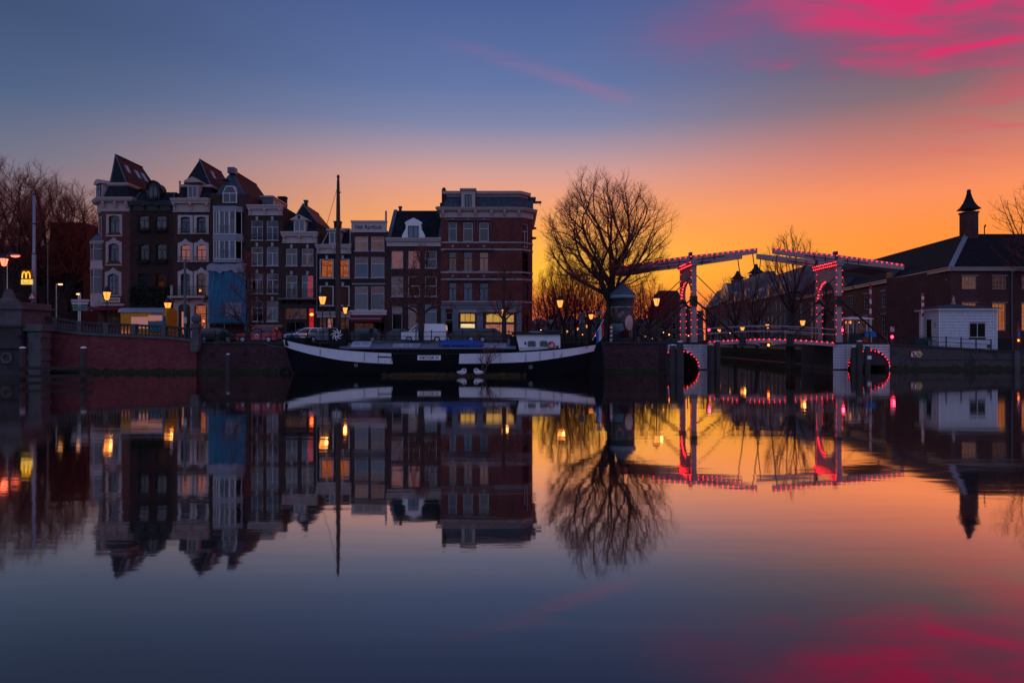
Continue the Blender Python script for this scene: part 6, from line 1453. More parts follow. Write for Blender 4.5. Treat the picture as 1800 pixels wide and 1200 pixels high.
def capped_chimney(parent, c, w, z0, zt, cap_h, mat='brick_far_hazed', k=1.0):
    o = MB().box(-w, w, -w, w, z0, zt).box(-w * 1.12, w * 1.12, -w * 1.12, w * 1.12, zt, zt + .22 * k).build('chimney', mat, parent, (c[0], c[1], 0))
    for sx in (-1, 1):
        for sy in (-1, 1): MB().box(-.03, .03, -.03, .03, zt + .22 * k, zt + .5 * k).build('cap_support', 'iron', o, (sx * w * .6, sy * w * .6, 0))
    zz0 = zt + .5 * k; MB().loft([[(sx * q, sy * q, zz0 + h_) for sx, sy in ((-1, -1), (1, -1), (1, 1), (-1, 1))] for q, h_ in ((w * 1.32, 0), (w * 1.3, .08 * k), (w * .95, cap_h * .16), (w * .62, cap_h * .36), (w * .36, cap_h * .62), (w * .22, cap_h * .85), (w * .24, cap_h * .92), (w * .16, cap_h))]).build('chimney_cap', 'slate', o)
    return o
capped_chimney(hall, (X(1703, HY + rd) - HX, rd), 0.74, rzt - 1.2, Z(376, HY + rd) - HZ, Z(337, HY + rd) - Z(373, HY + rd), 'brick_hall')
MB().tube([(X(1730.5, HY + rd) - HX, rd, rzt - .2), (X(1730.5, HY + rd) - HX, rd, rzt + 1.05)], .06, 6).tube([(X(1730.5, HY + rd) - HX, rd, rzt + 1.0), (X(1732.5, HY + rd) - HX, rd, rzt + 1.3)], .1, 6).build('vent_pipe', 'iron', hall)
for px in (1560, 1478):      # roof dormers on the canal side
    t_ = side_t(px) / math.hypot(1, BANK); c = Vector((BANK * t_, t_, eave)); o = MB().box(-.9, .9, .3, 2.6, .3, 1.8).box(-1.05, 1.05, .1, 2.8, 1.8, 1.95).build('dormer', 'lead', hall, (c.x, c.y, c.z), rzs); MB().box(-.7, .7, .26, .297, .5, 1.65).build('pane', 'room_dim', o)
# white boarded shed
sy0 = 73.6; sd = thing('white_shed', 'white boarded shed with pyramid roof and black framed window on the quay', 'shed', (X(1651, sy0), sy0, 1.95))
sw = X(1752, sy0) - X(1651, sy0); sdp = 3.6; shh = Z(545, sy0) - 1.95
MB().box(0.03, sw - .03, .03, sdp - .03, 0, shh).build('core', 'frame_dark', sd)
wx0, wx1, wz0, wz1 = X(1703, sy0) - X(1651, sy0), X(1732.5, sy0) - X(1651, sy0), Z(593, sy0) - 1.95, Z(567, sy0) - 1.95
nb_ = 14; bh = shh / nb_; dx0, dx1 = 1.5, 2.15
for i in range(nb_):
    z0 = i * bh; zc = z0 + bh / 2
    segs = [(0, wx0 - .02), (wx1 + .02, sw)] if wz0 - bh * .4 < zc < wz1 + bh * .3 else [(0, sw)]
    for a, b in segs: MB().loft([[(a, -.035, z0), (b, -.035, z0), (b, .028, z0), (a, .028, z0)], [(a, -.005, z0 + bh - .02), (b, -.005, z0 + bh - .02), (b, .028, z0 + bh - .02), (a, .028, z0 + bh - .02)]]).build('board', 'shed_white', sd)
    segs = [(0, 1.35), (2.25, sdp)] if i < 11 else [(0, sdp)]
    for a, b in segs: MB().loft([[(-.035, a, z0), (.028, a, z0), (.028, b, z0), (-.035, b, z0)], [(-.005, a, z0 + bh - .02), (.028, a, z0 + bh - .02), (.028, b, z0 + bh - .02), (-.005, b, z0 + bh - .02)]]).build('board', 'shed_white', sd)
window(sd, wx0, wx1, wz0, wz1, style='V', frame='white_frame', pane='pane_dark', y=-.05)
MB().box(-.02, .026, 1.4, 2.2, 0, 11 * bh - .05).build('door', 'black_paint', sd); MB().box(-.05, -.036, .6, .85, 2.6, 3.1).build('wall_lamp', 'zinc', sd); MB().box(-.05, -.036, 2.7, 2.95, 2.6, 3.1).build('wall_lamp', 'zinc', sd)
for x in (0, sw): MB().box(x - .05, x + .05, -.055, -.036, 0, shh).build('corner_board', 'white_paint', sd)
MB().box(-.35, sw + .35, -.35, sdp + .35, shh, shh + .16).build('eave_board', 'white_paint', sd)
za_ = Z(534, sy0 + sdp / 2) - 1.95; MB().loft([[(-.45, -.45, shh + .162), (sw + .45, -.45, shh + .162), (sw + .45, sdp + .45, shh + .162), (-.45, sdp + .45, shh + .162)], [(sw * .42, sdp * .5, za_), (sw * .46, sdp * .5, za_), (sw * .46, sdp * .52, za_), (sw * .42, sdp * .52, za_)]]).build('roof', 'slate_blue', sd)
MB().lathe([(.22, 0), (.24, .12), (.1, .2), (.14, .4), (.16, .5), (.08, .7), (.02, 1.0)], 8).build('finial', 'cream', sd, (sw * .44, sdp * .51, za_ - .03)); MB().box(X(1733, sy0) - X(1651, sy0) + .1, X(1733, sy0) - X(1651, sy0) + .42, -.06, -.036, .35, .68).build('vent_grille', 'frame_dark', sd)
# far canal houses continuing the line
def line_x(y): return HX + BANK * (y - HY)
def far_house(name, label, y0, y1, zt, wall, roofm, ridge=4.5, nwin=5, floors=3, lit=(), dormer=0, barrel=False, off=0.0):
    w = y1 - y0; t = thing(name, label, 'building', (line_x(y1) + off, y1, 1.9)); rz = math.atan2(-1, -BANK); H = zt - 1.9; hs = []
    for f_ in range(floors):
        fh = (H - 1.2) / floors
        for i in range(nwin): a = w * (i + .5) / nwin; hs.append((a - .55, a + .55, .9 + fh * f_ + .3, .9 + fh * f_ + fh * .82))
    wall_shell(w, H, 10, hs).build('wall', wall, t, (0, 0, 0), rz)
    for k, (a, b, c, d) in enumerate(hs): window(t, a, b, c, d, style='T', frame='white_frame', pane='pane', lit='room_amber' if k in lit else None, at=turned((0, 0, 0), rz, a, .10, c), rz=rz)
    MB().box(-.1, w + .1, -.5, .1, H - .02, H + .35).build('cornice', 'cream', t, (0, 0, 0), rz)
    if barrel: MB().loft([[(w / 2 + w * .5 * math.cos(PI - PI * i / 10), y, H + .36 + w * .45 * math.sin(PI * i / 10)) for i in range(11)] for y in (.2, 9.8)]).build('roof', roofm, t, (0, 0, 0), rz)
    else: MB().prism_x([(0, H + .352), (10, H + .352), (6, H + ridge), (4, H + ridge)], 0, w).build('roof', roofm, t, (0, 0, 0), rz)
    for k in range(dormer):
        a = w * (k + .5) / dormer; o = MB().box(a - .9, a + .9, .2, 3, H + .36, H + 2.2).prism_y([(a - 1.1, H + 2.2), (a + 1.1, H + 2.2), (a, H + 3.1)], .1, 3).build('dormer', 'cream', t, (0, 0, 0), rz); MB().box(a - .6, a + .6, .14, .196, H + .6, H + 2.0).build('pane', 'pane_flat', o)
    return t
far_house('far_canal_house', 'long brick canal house with lit edge cornice and triple dormers beyond the bridge', 146, 176, 13.3, 'brick_far_hazed', 'slate_far_hazed', 6.0, 9, 3, (11,), 3)
t_ = far_house('far_canal_house', 'grey brick canal house with small gabled dormers and tall chimney behind the bridge rods', 177, 203, 14.2, 'brick_far_hazed', 'slate_far_hazed', 7.0, 7, 3, (), 2)
capped_chimney(t_, (6, -6, 0), 1.5, 14, 20.2, 2.6, 'brick_far_hazed', 1.2)
t_ = far_house('far_canal_house', 'far canal house with rounded blue grey roof beside the left portal', 204, 216, 15.2, 'brick_far_hazed', 'lead', 5, 4, 3, (), 0, True)
t_ = far_house('far_canal_house', 'farthest canal house with low slate roof and capped chimney', 217, 240, 14.6, 'brick_far_hazed', 'slate_far_hazed', 6, 6, 3, (), 1)
capped_chimney(t_, (8, -10, 0), 1.6, 13, 21.6, 2.6, 'brick_far_hazed', 1.2)
def block(name, label, pxa, pxb, d, py, mat='brick_far_hazed', roof=None, depth=14, wins=(3, 4), base=STREET, frame='white_frame', hip=0, cat='building', roofm='slate_far_hazed'):
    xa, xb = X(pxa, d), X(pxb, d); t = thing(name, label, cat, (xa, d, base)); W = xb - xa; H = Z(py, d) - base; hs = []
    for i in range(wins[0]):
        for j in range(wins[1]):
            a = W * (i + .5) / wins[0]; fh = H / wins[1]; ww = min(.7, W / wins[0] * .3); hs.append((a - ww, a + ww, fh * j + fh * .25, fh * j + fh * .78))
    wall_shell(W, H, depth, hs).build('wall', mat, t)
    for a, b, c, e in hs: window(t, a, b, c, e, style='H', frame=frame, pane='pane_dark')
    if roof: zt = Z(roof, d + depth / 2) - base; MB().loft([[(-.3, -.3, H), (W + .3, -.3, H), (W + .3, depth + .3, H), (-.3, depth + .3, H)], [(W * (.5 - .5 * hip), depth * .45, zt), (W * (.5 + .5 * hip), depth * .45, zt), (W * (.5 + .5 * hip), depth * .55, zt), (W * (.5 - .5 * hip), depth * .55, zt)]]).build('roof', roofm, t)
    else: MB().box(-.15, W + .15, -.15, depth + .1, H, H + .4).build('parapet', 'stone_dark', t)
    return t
block('far_building', 'dark broad roofed building closing the canal behind the lamp post', 1158, 1212, 262, 546, 'brick_far_hazed', 511, 22, (5, 3), hip=.62, roofm='tile_brown')
block('far_building', 'dim flat roofed building between the left portal posts', 1212, 1236, 258, 548, 'brick_far_hazed', None, 20, (3, 4))
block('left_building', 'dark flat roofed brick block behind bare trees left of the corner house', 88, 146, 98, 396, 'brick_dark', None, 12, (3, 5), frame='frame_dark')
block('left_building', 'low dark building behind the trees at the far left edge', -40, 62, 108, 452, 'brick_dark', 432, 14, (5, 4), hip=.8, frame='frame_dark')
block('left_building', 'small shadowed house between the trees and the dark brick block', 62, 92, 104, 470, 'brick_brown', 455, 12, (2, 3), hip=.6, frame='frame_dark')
for i, (a, b, d, py, rf_, lab) in enumerate(((934, 962, 190, 570, 560, 'low distant house just right of the tall corner house'), (962, 990, 205, 566, 552, 'distant house behind the reddish backlit trees'), (990, 1020, 225, 570, 556, 'distant dim house behind the small lanterns'), (1020, 1060, 240, 568, 558, 'broad distant house left of the big tree trunk'), (1060, 1110, 255, 566, 556, 'distant house hidden behind the poster column'), (1110, 1160, 275, 572, 560, 'distant house right of the poster column'))):
    block('distant_house', lab, a, b, d, py, 'brick_far_hazed', rf_, 12, (4, 3), hip=.5, cat='house')
# ------------------------------------------------------------------ bare winter trees
import numpy as np
def grow(seed, H, R_, trunk_h, trunk_r, N=1500, zc=None, bf=.45, slope=.55, lean=(0, 0), twigs=4, subs=3, tl=.8, twig_r=.008, cone=False, zlo=None, shell=.5):
    """crown points are joined to the trunk by the cheapest mix of short links and short paths, so limbs fork as real
    ones do; radii follow the number of tips carried; every point then bears a spray of fine twigs"""
    rnd = random.Random(seed); rg = np.random.RandomState(seed)
    zc = zc if zc is not None else trunk_h + (H - trunk_h) * .42
    P = []
    while len(P) < N:
        q = rg.uniform(-1, 1, 3); d = np.linalg.norm(q)
        if d > 1 or rg.rand() > shell + (1 - shell) * d ** 2: continue
        if cone:
            k = rg.rand() ** 1.4; z = trunk_h + (H - trunk_h) * k; rr = (R_ * (1 - k) ** .75 + .15) * math.sqrt(rg.rand()); a = rg.rand() * 2 * PI; P.append((math.cos(a) * rr, math.sin(a) * rr, z)); continue
        zr = (H - zc) if q[2] > 0 else (zc - (zlo if zlo is not None else trunk_h * .95))
        lump = 1 + .10 * math.sin(3 * math.atan2(q[1], q[0]) + seed) + .07 * math.sin(7 * q[2] + 2 * math.atan2(q[1], q[0]))
        P.append((q[0] * R_ * lump * .94, q[1] * R_ * lump * .94, zc + q[2] * zr * lump * .95))
    pts = [np.array((lean[0] * (k / 5) ** 1.5, lean[1] * (k / 5) ** 1.5, -.15 + (trunk_h + .15) * k / 5)) for k in range(6)]
    par = [-1, 0, 1, 2, 3, 4]
    if cone:
        n0 = len(pts); m = int((H - trunk_h) / .35)
        for k in range(1, m + 1): pts.append(np.array((lean[0] + .08 * math.sin(k * .9 + seed), .06 * math.cos(k * 1.3), trunk_h + (H * .97 - trunk_h) * k / m))); par.append(len(pts) - 2)
    nt = len(pts); base_n = 0 if cone else 3
    A = np.array(pts + [np.array(p) for p in P]); parent = np.full(len(A), -1); parent[:nt] = par
    Wp = A.copy(); rad = np.hypot(A[:, 0] - lean[0] * np.clip(A[:, 2] / trunk_h, 0, 1), A[:, 1]); Wp[:, 2] -= slope * rad
    path = np.zeros(len(A))
    for k in range(1, nt): path[k] = path[k - 1] + np.linalg.norm(Wp[k] - Wp[k - 1])
    best = np.full(len(A), 1e9); bp = np.zeros(len(A), int); opn = np.ones(len(A), bool); opn[:nt] = False
    def relax(k):
        d = np.linalg.norm(Wp - Wp[k], axis=1); c = d + bf * (path[k] + 0 * d); u = c < best; best[u] = c[u]; bp[u] = k
    for k in range(base_n if cone else 4, nt): relax(k)
    for _ in range(len(A) - nt):
        m = np.where(opn, best, 1e9); k = int(m.argmin()); opn[k] = False; parent[k] = bp[k]; path[k] = path[bp[k]] + np.linalg.norm(Wp[k] - Wp[bp[k]]); relax(k)
    kids = [[] for _ in A]
    for k in range(1, len(A)): kids[parent[k]].append(k)
    order = [0]
    for k in order: order.extend(kids[k])
    tips = np.zeros(len(A))
    for k in reversed(order): tips[k] = max(1.0, tips[k])
    for k in reversed(order):
        if parent[k] >= 0: tips[parent[k]] += tips[k] if kids[k] else 1.0
    tips = np.maximum(tips, 1.0)
    for _ in range(3):                       # ease the kinks out of the limbs
        B = A.copy()
        for k in order[1:]:
            if k < nt or not kids[k]: continue
            mk = max(kids[k], key=lambda c: tips[c]); B[k] = A[k] * .4 + (A[parent[k]] + A[mk]) * .3
        A = B
    e = 1 / 2.0; r0 = trunk_r / tips[0] ** e; rr = np.maximum(r0 * tips ** e, twig_r * 1.15)
    wood, tw = MB(), MB(); V = [Vector(a) for a in A]
    done = set()
    for k in order:
        if k in done: continue
        ch = [k] if parent[k] < 0 else [parent[k], k]; done.add(k); c = k
        while kids[c]:
            c = max(kids[c], key=lambda q: tips[q])
            if c in done: break
            done.add(c); ch.append(c)
        rs = [rr[q] for q in ch]
        if parent[k] >= 0: rs[0] = min(rs[0], rs[1] * 1.15)
        if len(ch) > 1: (wood if max(rs) > trunk_r * .16 else tw).tube([V[q] for q in ch], rs, 9 if max(rs) > trunk_r * .6 else 5 if max(rs) > .04 else 3, cap=False)
    cen = Vector((lean[0], lean[1], trunk_h))
    def tri(a, b, r): tw.tube([a, b], [r, r * .55], 3, cap=False)
    for k in range(nt, len(A)):
        g = (V[k] - V[parent[k]]); g = g.normalized() if g.length > 1e-5 else Vector((0, 0, 1)); o = (V[k] - cen); o = o.normalized() if o.length > 1e-5 else g
        for _ in range(twigs):
            d = (g * .7 + o * .6 + Vector((0, 0, .16)) + Vector((rnd.gauss(0, .6), rnd.gauss(0, .6), rnd.gauss(0, .55)))).normalized(); L = tl * rnd.uniform(.5, 1.2)
            st = V[parent[k]].lerp(V[k], rnd.uniform(.3, 1.0)); m1 = st + d * L * .55; d2 = (d + Vector((rnd.gauss(0, .25), rnd.gauss(0, .25), .18 + rnd.gauss(0, .2)))).normalized(); m2 = m1 + d2 * L * .5
            tw.tube([st, m1, m2], [twig_r, twig_r * .85, twig_r * .5], 3, cap=False)
            for q in range(subs):
                b = st.lerp(m1, rnd.uniform(.3, 1)) if rnd.random() < .5 else m1.lerp(m2, rnd.random()); dd = (d + Vector((rnd.gauss(0, .6), rnd.gauss(0, .6), .25 + rnd.gauss(0, .4)))).normalized(); tri(b, b + dd * L * rnd.uniform(.25, .5), twig_r * .75)
    return wood, tw
def tree(name, label, loc, wood_m='bark', twig_m='twig', group=None, rz=0.0, **kw):
    t = thing(name, label, 'tree', loc, rz, group); w, c = grow(**kw)
    w.build('trunk', wood_m, t, smooth=True, fix=False); c.build('crown', twig_m, t, fix=False); return t
def again(src, label, loc, rz, s=1.0, sz=None):
    c = copy_tree(src); c.location = loc; c.rotation_euler = (0, 0, rz); c.scale = (s, s, sz or s); c['label'] = label; return c
bigt = tree('big_tree', 'large bare spreading tree standing dark against the sunset beside the poster column', (X(1061, 68.6), 68.6, STREET),
            seed=14, H=16.9, R_=6.9, trunk_h=3.4, trunk_r=.66, zc=10.2, zlo=5.0, N=2100, bf=.30, slope=.34, lean=(1.0, 0), twigs=3, subs=4, tl=1.05, twig_r=.0072)
lt = tree('park_tree', 'big bare tree with dense crown behind the tall grey pole at far left', (X(30, 90), 90, STREET), 'bark', 'twig',
          seed=31, H=23.6, R_=7.6, trunk_h=6.5, trunk_r=.60, zc=15.8, zlo=8.5, N=1800, bf=.30, slope=.34, lean=(.5, 0), twigs=4, subs=4, tl=1.25, twig_r=.0095)
again(lt, 'bare tree with rounded crown just left of the pointed roofed corner house', (X(108, 94), 94, STREET), 2.1, .86, .94)
again(lt, 'bare tree cut off by the left edge of the view', (X(-34, 96), 96, STREET), 4.0, .97, 1.0)
st_ = tree('street_tree', 'slim bare street tree in front of the blue tarpaulin', (X(437, 67.4), 67.4, STREET), 'bark_brown', 'twig', 'young trees along the quay',
           seed=6, H=8.8, R_=3.3, trunk_h=2.3, trunk_r=.26, N=330, bf=.25, slope=.75, twigs=3, subs=2, tl=.55, twig_r=.0075, cone=True)
s2 = tree('street_tree', 'slim bare street tree before the neck gable house', (X(740, 67.4), 67.4, STREET), 'bark_brown', 'twig', 'young trees along the quay',
          seed=16, H=9.6, R_=3.9, trunk_h=3.3, trunk_r=.28, N=360, bf=.25, slope=.75, twigs=3, subs=2, tl=.55, twig_r=.0075, cone=True)
again(s2, 'slim bare street tree beside the lantern before the lit shop windows', (X(886, 67.6), 67.6, STREET), 1.9, .86, .80)
# rows beyond the corner, backlit
ct = tree('canal_tree', 'bare canal side tree right behind the tall corner house edge', (X(968, 104), 104, STREET), 'bark', 'twig_backlit', 'bare trees along the side canal',
          seed=41, H=10.8, R_=3.6, trunk_h=2.2, trunk_r=.22, zc=6.4, zlo=3.0, N=420, bf=.5, slope=.8, twigs=3, subs=3, tl=.9, twig_r=.009)
rows_ = [('bare tree with slender trunk above the first small lantern', 992, 96, 1.06, 1.15), ('bare tree with forked trunk behind the small lanterns', 1012, 110, 1.1, 1.2), ('bare tree close left of the big tree trunk', 1036, 102, 1.0, 1.05),
         ('bare tree glimpsed between big trunk and poster column', 1098, 118, 1.2, 1.1), ('bare tree right of the poster column roof', 1140, 124, 1.15, 1.15), ('small bare tree left of the left bridge portal', 1168, 140, 1.1, 1.0), ('low bare tree at the corner house edge far down the street', 946, 130, 1.0, .85),
         ('far bare tree between the first two slender trees', 980, 140, 1.3, 1.15), ('far bare tree just left of the big tree', 1050, 150, 1.4, 1.2), ('far bare tree in front of the closing building', 1120, 165, 1.5, 1.25), ('distant bare tree low behind the lone lantern', 1000, 165, 1.4, 1.0), ('distant bare tree beyond the poster column', 1080, 180, 1.6, 1.25)]
for i, (lab, px, d, s_, sz) in enumerate(rows_): again(ct, lab, (X(px, d), d, STREET), i * 1.3 + .7, s_, sz)
rt = tree('quay_tree', 'dark bare tree with forked limbs on the far bank left of the right portal', (X(1388, 96), 96, 1.9), 'bark', 'twig', 'bare trees on the far bank',
          seed=52, H=17.0, R_=3.9, trunk_h=6.0, trunk_r=.36, zc=11.2, N=420, bf=.6, slope=1.0, lean=(.6, 0), twigs=3, subs=3, tl=.9, twig_r=.009)
for i, (lab, px, d, s_, sz) in enumerate((('bare tree on the far bank right of the left portal', 1292, 122, .9, .78), ('bare tree on the far bank under the bridge beam tips', 1331, 112, .85, .72), ('slight bare tree behind the right portal arch', 1448, 104, .75, .72), ('small bare tree far along the bank beside the left portal', 1252, 150, .8, .7))): again(rt, lab, (X(px, d), d, 1.9), 1.1 + i * 1.7, s_, sz)
et = tree('edge_tree', 'bare tree reaching in from the right edge above the hall roof', (X(1872, 78), 78, 1.9), 'bark', 'twig', None,
          seed=77, H=21.0, R_=7.2, trunk_h=6.0, trunk_r=.4, zc=14.5, N=520, bf=.5, slope=.5, twigs=3, subs=3, tl=1.0, twig_r=.010)
# sapling on the raft
sp_ = thing('sapling', 'bare twiggy sapling rising from the raft in front of the boat hull', 'sapling', (X(850, 58.9), 58.9, .08))
mb, m2 = MB(), MB(); rnd = random.Random(4)
def sap(p, d, L, r, lev):
    pts = [p]; q = p
    for i in range(4): d = (d + Vector((rnd.gauss(0, .12), rnd.gauss(0, .08), .06))).normalized(); q = q + d * L / 4; pts.append(q)
    (mb if lev == 0 else m2).tube(pts, [r * (1 - .2 * i) for i in range(5)], 5 if lev == 0 else 3)
    if lev < 3:
        for k in range(5 if lev < 2 else 3): t = rnd.randint(1, 4); a = rnd.uniform(-.9, .9); sap(pts[t], (d + Vector((a, rnd.uniform(-.4, .4), .2))).normalized(), L * .45, r * .45, lev + 1)
sap(Vector((0, 0, 0)), Vector((.36, 0, 1)).normalized(), 2.9, .085, 0); sap(Vector((-.05, 0, 0)), Vector((-.16, 0, 1)).normalized(), 2.6, .06, 0); sap(Vector((.1, 0, .5)), Vector((.8, 0, 1)).normalized(), 1.8, .045, 0); sap(Vector((.05, 0, 0)), Vector((.05, 0, 1)).normalized(), 1.8, .035, 0)
mb.build('stem', 'bark_brown', sp_); m2.build('twigs', 'twig', sp_, fix=False)
# ------------------------------------------------------------------ street lamps, cars, bicycles, signs
def lantern_proto():
    t = link('street_lantern', None)
    MB().lathe([(.16, 0), (.15, .5), (.10, .6), (.07, .8), (.05, 1.2), (.045, 3.0), (.07, 3.05), (.05, 3.12), (.05, 3.2)], 10).build('post', 'iron', t, smooth=True)
    MB().loft([[(sx * w, sy * w, z) for sx, sy in ((-1, -1), (1, -1), (1, 1), (-1, 1))] for w, z in ((.07, 3.24), (.14, 3.30), (.25, 3.88))]).build('glass', 'lamp_glow', t)
    mb = MB()
    for sx, sy in ((-1, -1), (1, -1), (1, 1), (-1, 1)): mb.tube([(sx * .145, sy * .145, 3.29), (sx * .258, sy * .258, 3.89)], .018, 4)
    mb.build('glazing_bars', 'iron', t)
    MB().loft([[(sx * w, sy * w, z) for sx, sy in ((-1, -1), (1, -1), (1, 1), (-1, 1))] for w, z in ((.31, 3.885), (.31, 3.94), (.18, 4.12), (.15, 4.22), (.08, 4.30))]).build('cap', 'iron', t); MB().ball((0, 0, 4.37), .06, 8, 4).build('finial', 'iron', t)
    return t
proto = None
LAMP_ME = {}
def lamp_light(parent, loc, power, color=(1.0, 0.55, 0.2), r_=.15):
    l = bpy.data.lights.new('lamp_light', 'POINT'); l.energy = power; l.color = color; l.shadow_soft_size = r_
    o = bpy.data.objects.new('lamp_light', l); col.objects.link(o); o.parent = parent; o.location = loc; return o
def lantern(px, py, d, label, base=STREET, power=0):
    """py is the middle of the lit glass"""
    global proto
    if proto is None: proto = lantern_proto(); t = proto
    else: t = copy_tree(proto)
    s_ = (Z(py, d) - base) / 3.62; t.location = (X(px, d), d, base); t.rotation_euler = (0, 0, (px * .37) % 1.2); t.scale = (1, 1, s_) if .8 < s_ < 1.4 else (min(1, s_), min(1, s_), s_)
    tag(t, label, 'street lamp', 'lit old street lanterns')
    return t
lanterns = [lantern(188, 519, 69, 'lit lantern on a post before the canted corner house', STREET + .3), lantern(295, 537, 71, 'lit lantern beside the yellow food cart'), lantern(567, 527, 67.5, 'lit lantern left of the boat mast'),
            lantern(607, 545, 71, 'lit lantern right of the boat mast before the black house'), lantern(887, 548, 71, 'lit lantern beside the slim tree at the lit shop windows'), lantern(984.5, 533, 74, 'lit lantern standing alone right of the boat deckhouse'),
            lantern(1154, 530, 70, 'lit lantern right of the poster column'), lantern(1039, 556, 96, 'tall small lantern seen left of the big tree trunk'), lantern(1032, 573, 112, 'lower small lantern left of the big tree'), lantern(1015, 578, 130, 'far small lantern between the slender trunks'), lantern(997, 582.5, 150, 'farthest tiny lantern above the boat stern'),
            lantern(1411, 567, 90, 'lit lantern left of the right bridge portal', 1.9), lantern(1305, 577, 108, 'small lit lantern seen above the left bridge rail', 1.9), lantern(1350, 573, 100, 'small lit lantern behind the bridge middle', 1.9), lantern(1264, 581, 125, 'tiny lit lantern at the left end of the white rails', 1.9)]
lantern(7, 460, 63.3, 'reddish lit lantern at the extreme left edge', 6.55)
# overhead lamps and plain poles
def pole_lamp(px, py, d, label, base, arm=0.0, glow='lamp_white', r_=.18, mat='steel_pole'):
    t = thing('road_lamp', label, 'street lamp', (X(px, d) + arm, d, base)); h_ = Z(py, d) - base
    MB().lathe([(.10, 0), (.06, h_ * .4), (.045, h_)], 8).build('pole', mat, t)
    if arm: MB().tube([(0, 0, h_), (-arm, 0, h_ + .1)], .03, 6).build('arm', mat, t)
    MB().ball((-arm, 0, h_ + .06), (r_ * 2.2, r_ * 1.2, r_ * .5), 10, 4).build('housing', 'zinc', t); MB().ball((-arm, 0, h_ - .05), (r_ * 2.0, r_, r_ * .6), 10, 4).build('glass', glow, t); return t
pole_lamp(27, 449, 74, 'bright red orange road lamp glowing over the left trees', 4.6, -.9, 'lamp_red', .26); pole_lamp(106, 499, 84, 'small orange road lamp before the dark brick block', STREET, -.5, 'lamp_white', .16); pole_lamp(138, 516, 72, 'small lamp on a pale post above the direction signs', 3.4, 0, 'lamp_white', .13, 'white_paint')
pole_lamp(1650, 545, 78, 'broad lit lamp over the white shed roof', 1.9, 0, 'lamp_glow', .42, 'iron')
tp = thing('tram_pole', 'tall pale grey steel pole at the left above the balustrade', 'pole', (X(60, 66), 66.0, 4.4)); hgt = Z(343, 66) - 4.4
MB().lathe([(.19, 0), (.18, hgt * .55), (.13, hgt * .56), (.12, hgt)], 12).build('shaft', 'steel_pole', tp, smooth=True)
for k in (.18, .55, .78): MB().lathe([(.2, 0), (.2, .08)], 12).build('clamp', 'iron', tp, (0, 0, hgt * k))
MB().lathe([(.14, 0), (.1, .12)], 10).build('cap', 'iron', tp, (0, 0, hgt))
yp = thing('thin_pole', 'thin orange lit lamp pole right of the tall grey pole', 'pole', (X(84, 70), 70, 4.2)); MB().lathe([(.12, 0), (.09, .8), (.06, .85), (.05, Z(430, 70) - 4.2)], 8).build('shaft', 'wood_grey', yp); MB().tube([(0, 0, Z(430, 70) - 4.25), (-.6, 0, Z(427, 70) - 4.2)], .03, 5).build('arm', 'wood_grey', yp)
# arched-letter restaurant sign
sg = thing('restaurant_sign', 'lit restaurant sign with a yellow arched letter M above a yellow panel', 'sign', (X(48.5, 65.8), 65.7, Z(500, 65.8))); k = 65.8 / F
MB().box(-8.5 * k, 8.5 * k, -.08, .08, 9 * k, 25 * k).build('upper_panel', 'panel_brown', sg); MB().box(-9 * k, 9 * k, -.1, .1, 0, 8.7 * k).build('lower_panel', 'panel_yellow', sg)
mb = MB()
for s_ in (-1, 1): mb.tube([(s_ * 3.5 * k + 3.4 * k * math.cos(a), -.1, 10.5 * k + 11.5 * k * math.sin(a) ** .8) for a in [PI * i / 12 for i in range(13)]], .055, 6)
mb.build('arched_letter', 'letter_yellow', sg)
for sx in (-1, 1): MB().tube([(sx * 5 * k - .09, -.11, 4.6 * k), (sx * 5 * k, -.11, 5.6 * k), (sx * 5 * k + .09, -.11, 4.6 * k)], .02, 4).build('arrow_mark', 'frame_dark', sg)
MB().box(-6 * k, 6 * k, -.112, -.101, 1.5 * k, 2.1 * k).build('text_line', 'panel_brown', sg); MB().tube([(.5, .05, 12 * k), (.85, .1, 12 * k)], .03, 5).build('bracket', 'iron', sg)
ws = thing('warning_sign', 'red edged triangular warning sign on the tall grey pole', 'sign', (X(57, 65.6), 65.55, Z(526, 65.6))); tr = lambda s_, c: [(-s_, c), (s_, c), (0, c + s_ * 1.75)]
MB().prism_y(tr(.40, 0), -.02, .02).build('rim', 'red_paint', ws); MB().prism_y(tr(.25, .1), -.035, -.021).build('field', 'white_paint', ws); MB().box(-.03, .03, -.045, -.036, .16, .4).build('symbol', 'frame_dark', ws); MB().tube([(-.14, .05, .3), (-.14, .05, -1.2)], .03, 6).build('post', 'wood_grey', ws)
ds = thing('direction_signs', 'post with stacked pale direction boards beside the corner house', 'sign', (X(141, 70.5), 70.5, 3.2)); MB().lathe([(.06, 0), (.06, Z(515, 70.5) - 3.2)], 8).build('post', 'white_paint', ds)
for a, b, t_, bt, m_ in ((125, 158, 526, 530.5, 'cart_pink'), (126, 156, 531.5, 535, 'white_frame'), (127, 155, 536.5, 540, 'sign_green'), (128, 156, 541, 546, 'sign_green')):
    xa, xb, za, zb = X(a, 70.4) - X(141, 70.5), X(b, 70.4) - X(141, 70.5), Z(bt, 70.4) - 3.2, Z(t_, 70.4) - 3.2; MB().prism_y([(xa, za), (xb - .15, za), (xb, (za + zb) / 2), (xb - .15, zb), (xa, zb)], -.12, -.07).build('board', m_, ds)
tp = thing('plain_pole', 'plain grey steel pole before the cream balcony house', 'pole', (X(325, 68), 68, STREET)); MB().lathe([(.13, 0), (.12, Z(458, 68) - STREET - .2), (.08, Z(456, 68) - STREET)], 10).build('shaft', 'lead', tp); MB().box(-.05, .25, -.15, -.12, 1.9, 2.5).build('plate', 'white_frame', tp)
